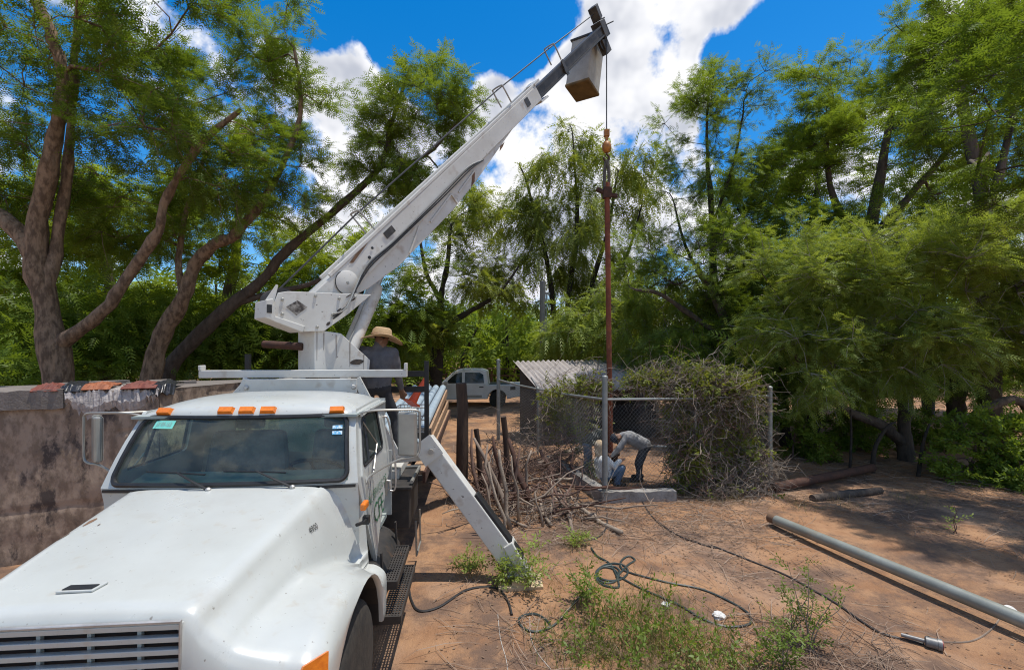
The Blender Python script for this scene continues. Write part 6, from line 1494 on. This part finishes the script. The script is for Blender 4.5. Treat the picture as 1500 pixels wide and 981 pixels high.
ground_tube('twine', 'thin pale twine lying on the sand near the bottom edge left of the weeds', 'twine', [Z7(470, 500), Z7(480, 590), Z7(505, 680), Z7(515, 760)], .004, 'hose_white', 4)
ground_tube('twine', 'thin pale twine trailing from the ring of hose to the bottom edge', 'twine', [Z7(600, 510), Z7(605, 590), Z7(630, 650), Z7(690, 725)], .004, 'hose_white', 4)
ground_tube('dry_stalk', 'thin dry stem hooked over the near end of the steel pipe', 'stem', [Z8(1100, 775), Z8(1260, 775), Z8(1350, 730), Z8(1400, 665)], .007, 'twig_dry', 5)
def scrap(px, py, s_, label, seed):
    r_ = random.Random(seed); p = Gs(px, py); bm = bmesh.new(); bmesh.ops.create_icosphere(bm, subdivisions=2, radius=s_)
    for v in bm.verts: v.co *= 1 + r_.uniform(-.3, .3); v.co.z *= .5; v.co += p + Vector((0, 0, s_ * .25))
    me = bpy.data.meshes.new('paper_scrap'); bm.to_mesh(me); bm.free(); me.materials.append(MATS['litter_white']); o = bpy.data.objects.new('paper_scrap', me); sc.collection.objects.link(o); WM[o.name] = Matrix.Identity(4); tag(o, label, 'litter', 'white scraps on the ground')
scrap(1052, 903, .06, 'white scrap on the sand inside the loop of hose', 1); scrap(1478, 893, .06, 'white scrap behind the near end of the steel pipe', 2); scrap(975, 886, .04, 'small pale scrap between the hose runs', 3); scrap(1440, 706, .06, 'pale scrap on the shaded ground by the shrub', 5)

# ------------------------------------------------------------------ litter and weeds on the ground
def twig_template():
    pts = [Vector((0, 0, 0)), Vector((.28, .07, .03)), Vector((.52, .03, .01)), Vector((.78, .13, .03)), Vector((1, .08, .0))]; m_ = MB(); m_.tube([pts[0], pts[1], pts[3], pts[4]], [.008, .007, .005, .003], 3, caps=False); return np.array(m_.v, dtype=np.float32), np.array(m_.f, dtype=np.int32)
TW = twig_template()
def gz_arr(xy): return np.array([gh(x, y) for x, y in xy])
def spread(n_, x0, x1, y0, y1, rng, cond=None, ns=.55, th=0.0):
    out = []
    while len(out) < n_:
        x = rng.uniform(x0, x1); y = rng.uniform(y0, y1)
        if cond and not cond(x, y): continue
        if mnoise.noise((x * ns, y * ns, 7.7)) < th + rng.normal(0, .18): continue
        out.append((x, y))
    xy = np.array(out); return np.column_stack([xy, gz_arr(xy)])
def off_truck(x, y):
    u = (TI @ Vector((x, y, 0))).x; return u > 1.45
rng = np.random.default_rng(5)
pos = np.concatenate([spread(2300, -1, 9, 2.6, 12, rng, off_truck, th=.0), spread(1500, 2, 10, 6.5, 11, rng, off_truck, th=-.1), spread(900, -.3, 3.2, 6.2, 8.2, rng, off_truck, th=-.3), spread(1100, .0, 3.5, 2.8, 4.6, rng, off_truck, th=-.1)]); pos[:, 2] += .012
ang = rng.uniform(0, 6.283, len(pos)); dirs = np.column_stack([np.cos(ang), np.sin(ang), rng.normal(.02, .07, len(pos))])
V, Fc, ti = scatter(TW, pos, dirs, rng.uniform(.10, .55, len(pos)), .5, rng)
leaf_mat('twig_litter', (.17, .105, .072), (.40, .31, .235), trans=0.0)
o = mesh_obj('twig_litter', V, Fc, 'twig_litter', tint=ti); tag(o, 'dry twigs strewn thickly over the sandy ground', 'twigs', kind='stuff')
LT = (np.array([(0, 0, 0), (.5, .28, .12), (1, 0, .05), (.5, -.28, .02)], dtype=np.float32), np.array([(0, 1, 2, 3)], dtype=np.int32))
pos = np.concatenate([spread(9000, -1, 10, 2.6, 12, rng, off_truck, th=.02), spread(13000, 1.5, 11, 6.3, 13, rng, off_truck, th=-.15)]); pos[:, 2] += .006
ang = rng.uniform(0, 6.283, len(pos)); V, Fc, ti = scatter(LT, pos, np.column_stack([np.cos(ang), np.sin(ang), rng.normal(.03, .08, len(pos))]), rng.uniform(.012, .04, len(pos)), .2, rng)
o = mesh_obj('leaf_litter', V, Fc, 'dead_leaf', tint=ti); tag(o, 'fallen dry leaves and husks scattered over the ground', 'leaf litter', kind='stuff')
def blade_template(segs=3, bend=.45, w=.02):
    vs_ = []; fs = []
    for i in range(segs + 1):
        t = i / segs; z = t - bend * .35 * t * t; x = bend * t * t; ww = w * (1 - t * .85)
        vs_ += [(z, -ww, x), (z, ww, x)]
    for i in range(segs): fs.append((2 * i, 2 * i + 1, 2 * i + 3, 2 * i + 2))
    return np.array(vs_, dtype=np.float32), np.array(fs, dtype=np.int32)
BL = blade_template(w=.013)
def tuft(centers, n_, spr, h, m, name, label, seed, cat='grass', lean=.45):
    rng_ = np.random.default_rng(seed); c = np.array(centers)[rng_.integers(len(centers), size=n_)]; xy = c + rng_.normal(0, 1, (n_, 2)) * spr
    p = np.column_stack([xy, gz_arr(xy) - .005]); d = np.column_stack([rng_.normal(0, lean, n_), rng_.normal(0, lean, n_), np.ones(n_)])
    V_, F_, t_ = scatter(BL, p, d, rng_.uniform(h * .45, h * 1.25, n_), 1.2, rng_); o_ = mesh_obj(name, V_, F_, m, tint=t_); tag(o_, label, cat, kind='stuff'); return o_
cs = [tuple(Gd(px, py)[:2]) for px, py in ((870, 900), (910, 905), (930, 930), (900, 960), (950, 950), (990, 940), (1000, 975), (1040, 960), (1060, 980), (860, 970), (830, 940), (970, 890), (1080, 1000), (940, 1000))]
tuft(cs, 1150, .18, .22, 'leaf_weed', 'green_grass', 'bright green grass and weeds along the bottom of the scene', 1)
tuft(cs, 1500, .24, .24, 'grass_dry', 'dry_grass', 'straw-coloured dry grass among the green weeds', 2, lean=.7)
cs2 = [tuple(Gd(px, py)[:2]) for px, py in ((690, 835), (755, 850), (800, 860), (840, 800), (860, 790), (1020, 730), (1050, 735), (1085, 735), (1180, 745), (1230, 740), (1340, 735), (830, 700), (870, 725), (900, 715), (930, 712))]
tuft(cs2, 1300, .16, .20, 'grass_dry', 'dry_grass_clumps', 'dry grass clumps by the kerb, the fence foot and the shade line', 3, lean=.8)
SP = leaf_template(9, .05, .017, .20)
def sprigs(centers, n_, spr, zmax, m, name, label, seed):
    rng_ = np.random.default_rng(seed); c = np.array(centers)[rng_.integers(len(centers), size=n_)]; xy = c + rng_.normal(0, 1, (n_, 2)) * spr
    p = np.column_stack([xy, gz_arr(xy) + rng_.random(n_) * zmax]); V_, F_, t_ = scatter(SP, p, np.column_stack([rng_.normal(0, .7, n_), rng_.normal(0, .7, n_), np.ones(n_) * .8]), rng_.uniform(.6, 1.3, n_), .6, rng_); o_ = mesh_obj(name, V_, F_, m, tint=t_); tag(o_, label, 'weeds', kind='stuff')
sprigs(cs, 190, .2, .18, 'leaf_weed', 'low_weeds', 'small-leaved green weeds growing through the grass', 4)
def weed(px, py, h, nst, seed, label, spread_=.12, leaf='leaf_weed', nl=46, stem='twig_dry', ls=1.0):
    r_ = random.Random(seed); rng_ = np.random.default_rng(seed); b = Gs(px, py); e = empty('weed', b, label, 'weed', 'tall weeds'); mb_ = MB(); pos_ = []; dr = []
    for k in range(nst):
        a = r_.uniform(0, 6.28); q = [b + Vector((r_.gauss(0, .03), r_.gauss(0, .03), -.02))]; hh = h * r_.uniform(.6, 1.1); dx = Vector((math.cos(a), math.sin(a), 0)) * spread_ * r_.uniform(.4, 1.6)
        for j in range(1, 5): q.append(b + dx * (j / 4) ** 1.4 + Vector((r_.gauss(0, .01), r_.gauss(0, .01), hh * j / 4)))
        q = spline(q, 3); mb_.tube(q, list(np.linspace(.006, .002, len(q))), 4, caps=False)
        for j in range(nl):
            i = r_.randrange(2, len(q)); pos_.append(q[i] + Vector((r_.gauss(0, .012), r_.gauss(0, .012), 0))); dr.append((r_.gauss(0, 1), r_.gauss(0, 1), .35))
    mb_.build('stems', stem, e)['kind'] = 'stuff'
    V_, F_, t_ = scatter(SP, np.array([tuple(p) for p in pos_]), np.array(dr), rng_.uniform(.6, 1.25, len(pos_)) * ls, .5, rng_); mesh_obj('leaves', V_, F_, leaf, e, tint=t_)['kind'] = 'stuff'
weed(1185, 950, .75, 6, 1, 'tall green weed standing in front of the long steel pipe', .18, nl=11, ls=.72)
weed(1158, 935, .5, 4, 2, 'slender green weed just left of the tallest weed', .14, nl=9, ls=.72)
weed(1150, 985, .4, 5, 3, 'leafy weed at the bottom edge below the tallest weed', .18, nl=12, ls=.8)
weed(742, 862, .42, 5, 4, 'grey-green weed growing round the outrigger foot', .16, leaf='leaf_olive', nl=16)
weed(775, 866, .40, 5, 5, 'spindly weed just right of the outrigger foot', .22, leaf='leaf_olive', nl=12)
weed(845, 800, .2, 3, 6, 'small weed beside the uppermost end of the coiled hose', .15, leaf='leaf_olive', nl=12)
weed(690, 838, .18, 5, 7, 'low sprawling weed on the sand left of the outrigger foot', .2, leaf='leaf_olive', nl=10)
weed(860, 885, .34, 5, 8, 'spindly weed between the ring of hose and the coil', .25, leaf='leaf_weed', nl=12)
weed(870, 700, .32, 4, 9, 'small weed inside the kerb just left of the corner post', .08, leaf='leaf_olive', nl=14)
weed(1400, 780, .45, 2, 10, 'thin reddish weed stem alone on the ground at right', .04, leaf='leaf_olive', nl=4, stem='twig_red')

# ------------------------------------------------------------------ people
def capsule(mb, a, b, ra, rb, n_=12, flat=None):
    a = Vector(a); b = Vector(b); d = (b - a); L_ = d.length; d = d.normalized() if L_ > 1e-6 else Vector((0, 0, 1)); prof = []
    for k in range(5): t = -90 + 90 * k / 4.0; prof.append((max(ra * math.cos(R(t)), 1e-3), ra * math.sin(R(t))))
    for k in range(5): t = 90 * k / 4.0; prof.append((max(rb * math.cos(R(t)), 1e-3), L_ + rb * math.sin(R(t))))
    Mx = Matrix.Translation(a) @ d.to_track_quat('Z', 'Y').to_matrix().to_4x4(); mb.lathe(prof, n_, Mx)
def person(label, J, mats, seed, hat=None, vox=.013, group=None):
    """J: dict of joints (world). mats: shirt, trousers, skin, shoe. Body is one remeshed skin."""
    base = (J['footL'] + J['footR']) / 2
    e = empty('person', base, label, 'person', group); mb_ = MB(); seg = []
    def cap(a, b, ra, rb, k): capsule(mb_, a, b, ra, rb); seg.append((Vector(a), Vector(b), (ra + rb) / 2, k))
    up_ = (J['neck'] - J['pelvis']).normalized(); side = (J['shR'] - J['shL']).normalized(); fwd = J['fwd'].normalized()
    chest = J['pelvis'].lerp(J['neck'], .68)
    for s_ in (-.075, 0, .075): cap(J['pelvis'] + side * s_ * 1.1, chest + side * s_ * 1.5, .13, .138, 0)
    cap(J['shL'] + side * .03, J['shR'] - side * .03, .075, .075, 0); cap(chest, J['neck'], .11, .06, 0)
    cap(J['hipL'], J['hipR'], .115, .115, 1); cap(J['neck'], J['head'] - (J['head'] - J['neck']).normalized() * .06, .055, .055, 2)
    hd = J['head']; hu = (hd - J['neck']).normalized(); hf = J.get('look', fwd); hf = (hf - hu * hf.dot(hu)).normalized(); hs_ = hu.cross(hf)
    cap(hd + hu * .045, hd - hu * .02 + hf * .012, .088, .08, 2); cap(hd - hu * .05 + hf * .03, hd - hu * .085 + hf * .045, .058, .042, 2)
    cap(hd + hf * .088, hd + hf * .105 - hu * .03, .012, .018, 2)                                   # nose
    cap(hd + hf * .080 - hu * .062 - hs_ * .02, hd + hf * .080 - hu * .062 + hs_ * .02, .012, .012, 2)  # mouth
    for s_ in (-1, 1):
        cap(hd + hs_ * s_ * .085 + hu * .01, hd + hs_ * s_ * .088 - hu * .03, .018, .014, 2)            # ears
        cap(hd + hf * .078 + hs_ * s_ * .03 + hu * .022, hd + hf * .08 + hs_ * s_ * .045 + hu * .022, .012, .01, 2)  # brows
    for S in 'LR':
        cap(J['sh' + S], J['el' + S], .068, .056, 0); w0 = J['wr' + S]; fa = (w0 - J['el' + S]).normalized()
        slv = J.get('sleeve', 1.0); cap(J['el' + S], J['el' + S].lerp(w0, slv), .053, .042, 0)
        if slv < 1: cap(J['el' + S].lerp(w0, slv), w0, .036, .028, 2)
        hp_ = J.get('hand' + S, fa); sd_ = hp_.cross(Vector((0, 0, 1))); sd_ = sd_.normalized() if sd_.length > .1 else Vector((1, 0, 0)); nn = sd_.cross(hp_)
        palm = w0 + hp_ * .075; cap(w0 + sd_ * .018, palm + sd_ * .022, .022, .022, 2); cap(w0 - sd_ * .018, palm - sd_ * .022, .022, .022, 2)
        for k, l in enumerate((.065, .075, .07, .055)):
            o_ = sd_ * (.034 - .0227 * k); k1 = palm + o_ + hp_ * l * .55 - nn * .008; cap(palm + o_, k1, .012, .011, 2); cap(k1, k1 + (hp_ * .6 - nn * .6) * l * .6, .011, .009, 2)
        cap(w0 + sd_ * .03 + hp_ * .03, w0 + sd_ * .062 + hp_ * .065, .014, .012, 2); cap(w0 + sd_ * .062 + hp_ * .065, w0 + sd_ * .06 + hp_ * .095, .012, .010, 2)
        cap(J['hip' + S], J['kn' + S], .092, .068, 1); cap(J['kn' + S], J['kn' + S].lerp(J['foot' + S] + Vector((0, 0, .09)), .4), .065, .066, 1); cap(J['kn' + S].lerp(J['foot' + S] + Vector((0, 0, .09)), .4), J['foot' + S] + Vector((0, 0, .10)), .066, .056, 1)
        tf = J.get('toe' + S, fwd); tf = Vector((tf.x, tf.y, 0)).normalized(); cap(J['foot' + S] + Vector((0, 0, .045)) - tf * .04, J['foot' + S] + Vector((0, 0, .035)) + tf * .15, .048, .038, 3)
    tmp = mb_.build('tmp', 'skin'); rm = tmp.modifiers.new('r', 'REMESH'); rm.mode = 'VOXEL'; rm.voxel_size = vox; smm = tmp.modifiers.new('s', 'SMOOTH'); smm.iterations = 4; smm.factor = .5
    bpy.context.view_layer.update(); me = bpy.data.meshes.new_from_object(tmp.evaluated_get(bpy.context.evaluated_depsgraph_get())); bpy.data.objects.remove(tmp)
    me.name = 'body'; me.materials.clear()
    for m_ in mats: me.materials.append(MATS[m_])
    n_ = len(me.vertices); co = np.empty(n_ * 3); me.vertices.foreach_get('co', co); co = co.reshape(-1, 3)
    best = np.full(n_, 1e9); bi = np.zeros(n_, dtype=int)
    for a, b, r_, k in seg:
        A_ = np.array(a); D_ = np.array(b) - A_; t = np.clip(((co - A_) @ D_) / max(D_ @ D_, 1e-9), 0, 1); dd = np.linalg.norm(co - (A_ + t[:, None] * D_), axis=1) - r_
        m_ = dd < best; best[m_] = dd[m_]; bi[m_] = k
    # cloth folds
    off = np.array([(mnoise.noise((p[0] * 16, p[1] * 16, p[2] * 9 + seed)) * .010 if k in (0, 1) else 0) for p, k in zip(co, bi)])
    nr = np.array([tuple(v.normal) for v in me.vertices]); co = co + nr * off[:, None]; me.vertices.foreach_set('co', co.ravel())
    me.polygons.foreach_set('material_index', np.array([np.bincount(bi[list(p.vertices)]).argmax() for p in me.polygons], dtype=np.int32)); me.polygons.foreach_set('use_smooth', np.ones(len(me.polygons), dtype=bool)); me.update()
    o = bpy.data.objects.new('body', me); sc.collection.objects.link(o); place(o, e, True)
    Mh = Matrix((( hs_.x, hf.x, hu.x, hd.x), (hs_.y, hf.y, hu.y, hd.y), (hs_.z, hf.z, hu.z, hd.z), (0, 0, 0, 1)))
    for s_ in (-1, 1):
        mb2 = MB(); mb2.lathe([(.003, -.009), (.009, -.004), (.010, 0), (.009, .004), (.003, .009)], 8, Mh @ Matrix.Translation((s_ * .034, .080, .008))); mb2.build('eye', 'hair', e, smooth=True)
    mb2 = MB(); rows = []
    for i in range(7):
        th_ = R(8 + i * 15); rows.append([Mh @ Vector((.099 * math.sin(th_) * math.cos(a), .099 * math.sin(th_) * math.sin(a) - .006 - (.014 if math.sin(a) > .3 and i > 3 else 0) * 2, .045 + .099 * math.cos(th_))) for a in np.linspace(0, 6.283, 17)])
    mb2.grid(rows); mb2.build('hair', 'hair', e, smooth=True)
    if hat == 'straw':
        zu = Vector((.10, .10, 1)).normalized(); yf = (hf - zu * hf.dot(zu)).normalized(); xs_ = yf.cross(zu); hc = hd + hu * .02
        Mh = Matrix(((xs_.x, yf.x, zu.x, hc.x), (xs_.y, yf.y, zu.y, hc.y), (xs_.z, yf.z, zu.z, hc.z), (0, 0, 0, 1)))
        mb2 = MB(); N2 = 32; rows = []
        for r_, z in ((.03, .165), (.085, .168), (.102, .150), (.110, .08), (.113, .062), (.15, .052), (.195, .045), (.235, .052), (.237, .046), (.15, .042), (.105, .05)):
            rows.append([Mh @ Vector((r_ * 1.2 * math.cos(a) * (.94 if r_ < .12 else 1), r_ * 1.2 * math.sin(a), z * 1.05 + .0 + (-.05 * abs(math.sin(a)) ** 2 * ((r_ - .11) / .125 if r_ > .11 else 0) + .02 * math.cos(2 * a) * (1 if r_ > .2 else 0)) - (.022 * max(0, 1 - abs(math.cos(a)) * 2.2) if z > .14 else 0))) for a in np.linspace(0, 6.2832, N2 + 1)])
        mb2.grid(rows); ht_ = mb2.build('straw_hat', 'straw', e, smooth=True)
        mb2 = MB(); mb2.tube([Mh @ Vector((.134 * math.cos(a) * .95, .135 * math.sin(a), .084)) for a in np.linspace(0, 6.283, 25)[:-1]], .010, 6, closed=True); mb2.build('hat_band', 'plank', ht_)
    if hat in ('cap_tan', 'cap_navy'):
        mb2 = MB(); rows = []
        for i in range(7):
            th_ = R(2 + i * 14.5); rows.append([Mh @ Vector((.107 * math.sin(th_) * math.cos(a), .107 * math.sin(th_) * math.sin(a), .045 + .107 * math.cos(th_))) for a in np.linspace(0, 6.2832, 17)])
        mb2.grid(rows); mb2.grid([[Mh @ Vector((.09 * x, .085 + .075 * y * (1 - .5 * x * x), .058 - .015 * y - .02 * x * x)) for x in np.linspace(-1, 1, 7)] for y in (0, .5, 1)]); mb2.build('cap', hat, e, smooth=True)
    if hat == 'cap_tan':                                     # neck flap
        mb2 = MB(); mb2.grid([[Mh @ Vector((.108 * math.cos(a), .108 * math.sin(a) - .03 * t, .05 - .19 * t)) for a in np.linspace(R(170), R(370), 11)] for t in (0, .35, .7, 1)]); mb2.build('neck_flap', 'cap_tan', e, smooth=True)
    return e
V3 = Vector
# crane operator behind the cab, back to the camera
d = 6.0; hp0 = P(549, 560, d)
deck = 1.25
J = dict(pelvis=hp0, neck=P(552, 509, d - .0), head=P(557, 501, d + .04), shL=P(524, 515, d), shR=P(577, 516, d + .03), elL=P(519, 550, d + .12), elR=P(583, 551, d + .1), wrL=P(532, 562, d + .32), wrR=P(588, 571, d + .22),
         hipL=hp0 + V3((-.10, 0, -.06)), hipR=hp0 + V3((.10, 0, -.06)), knL=V3((hp0.x - .10, d + .10, deck + .47)), knR=V3((hp0.x + .24, d + .10, deck + .52)), footL=V3((hp0.x - .12, d - .02, deck)), footR=V3((hp0.x + .30, d + .02, deck)),
         fwd=V3((.45, .9, 0)), look=V3((.85, .5, -.1)), sleeve=.75)
person('crane operator in straw hat and charcoal shirt standing behind the cab', J, ['shirt_charcoal', 'trouser_black', 'skin', 'boot'], 1, 'straw', group='men working at the site')
# worker in grey shirt bent double at the well
d = 9.40
J = dict(pelvis=P(943, 650, d), neck=P(913, 636, d), head=P(904, 640, d - .02), shL=P(915, 637, d + .17), shR=P(918, 639, d - .17), elL=P(910, 655, d + .22), elR=P(907, 656, d - .22), wrL=P(899, 664, d + .1), wrR=P(897, 667, d - .12),
         hipL=P(944, 654, d + .10), hipR=P(945, 654, d - .10), knL=P(934, 679, d + .12), knR=P(937, 680, d - .13), footL=V3((P(940, 700, d).x, d + .14, gh(2.6, d))), footR=V3((P(933, 700, d).x, d - .14, gh(2.6, d))), fwd=V3((-1, 0, 0)), look=V3((-.6, 0, -1)), sleeve=.95)
person('worker in grey shirt and dark trousers bent over the well, nearest the fence gap', J, ['shirt_grey', 'trouser_dark', 'skin', 'boot'], 2, 'cap_navy', group='men working at the site')
d = 9.95
J = dict(pelvis=P(861, 646, d), neck=P(886, 632, d), head=P(894, 637, d), shL=P(884, 634, d - .18), shR=P(884, 633, d + .18), elL=P(890, 650, d - .2), elR=P(891, 650, d + .2), wrL=P(896, 662, d - .1), wrR=P(896, 662, d + .12),
         hipL=P(860, 650, d - .10), hipR=P(860, 650, d + .10), knL=P(860, 668, d - .12), knR=P(864, 668, d + .12), footL=V3((P(856, 690, d).x, d - .12, gh(1.6, d))), footR=V3((P(862, 690, d).x, d + .16, gh(1.6, d))), fwd=V3((1, 0, 0)), look=V3((.6, 0, -1)), sleeve=.95)
person('worker in mottled shirt and blue jeans bending behind the corner post', J, ['shirt_camo', 'jeans', 'skin', 'boot'], 3, None, group='men working at the site')
d = 9.05
J = dict(pelvis=P(884, 694, d), neck=P(882, 668, d), head=P(879, 655, d), shL=P(880, 671, d + .18), shR=P(887, 671, d - .16), elL=P(898, 682, d + .2), elR=P(900, 683, d - .18), wrL=P(908, 674, d + .1), wrR=P(908, 675, d - .08),
         hipL=P(886, 697, d + .10), hipR=P(886, 697, d - .10), knL=P(912, 685, d + .14), knR=P(911, 687, d - .13), footL=V3((P(904, 700, d).x, d + .13, gh(2, d))), footR=V3((P(902, 700, d).x, d - .13, gh(2, d))), fwd=V3((1, .1, 0)), look=V3((.9, .2, -.25)), sleeve=.95)
person('worker squatting in white shirt, blue jeans and tan sun cap with neck flap', J, ['shirt_white', 'jeans', 'skin', 'boot'], 4, 'cap_tan', group='men working at the site')
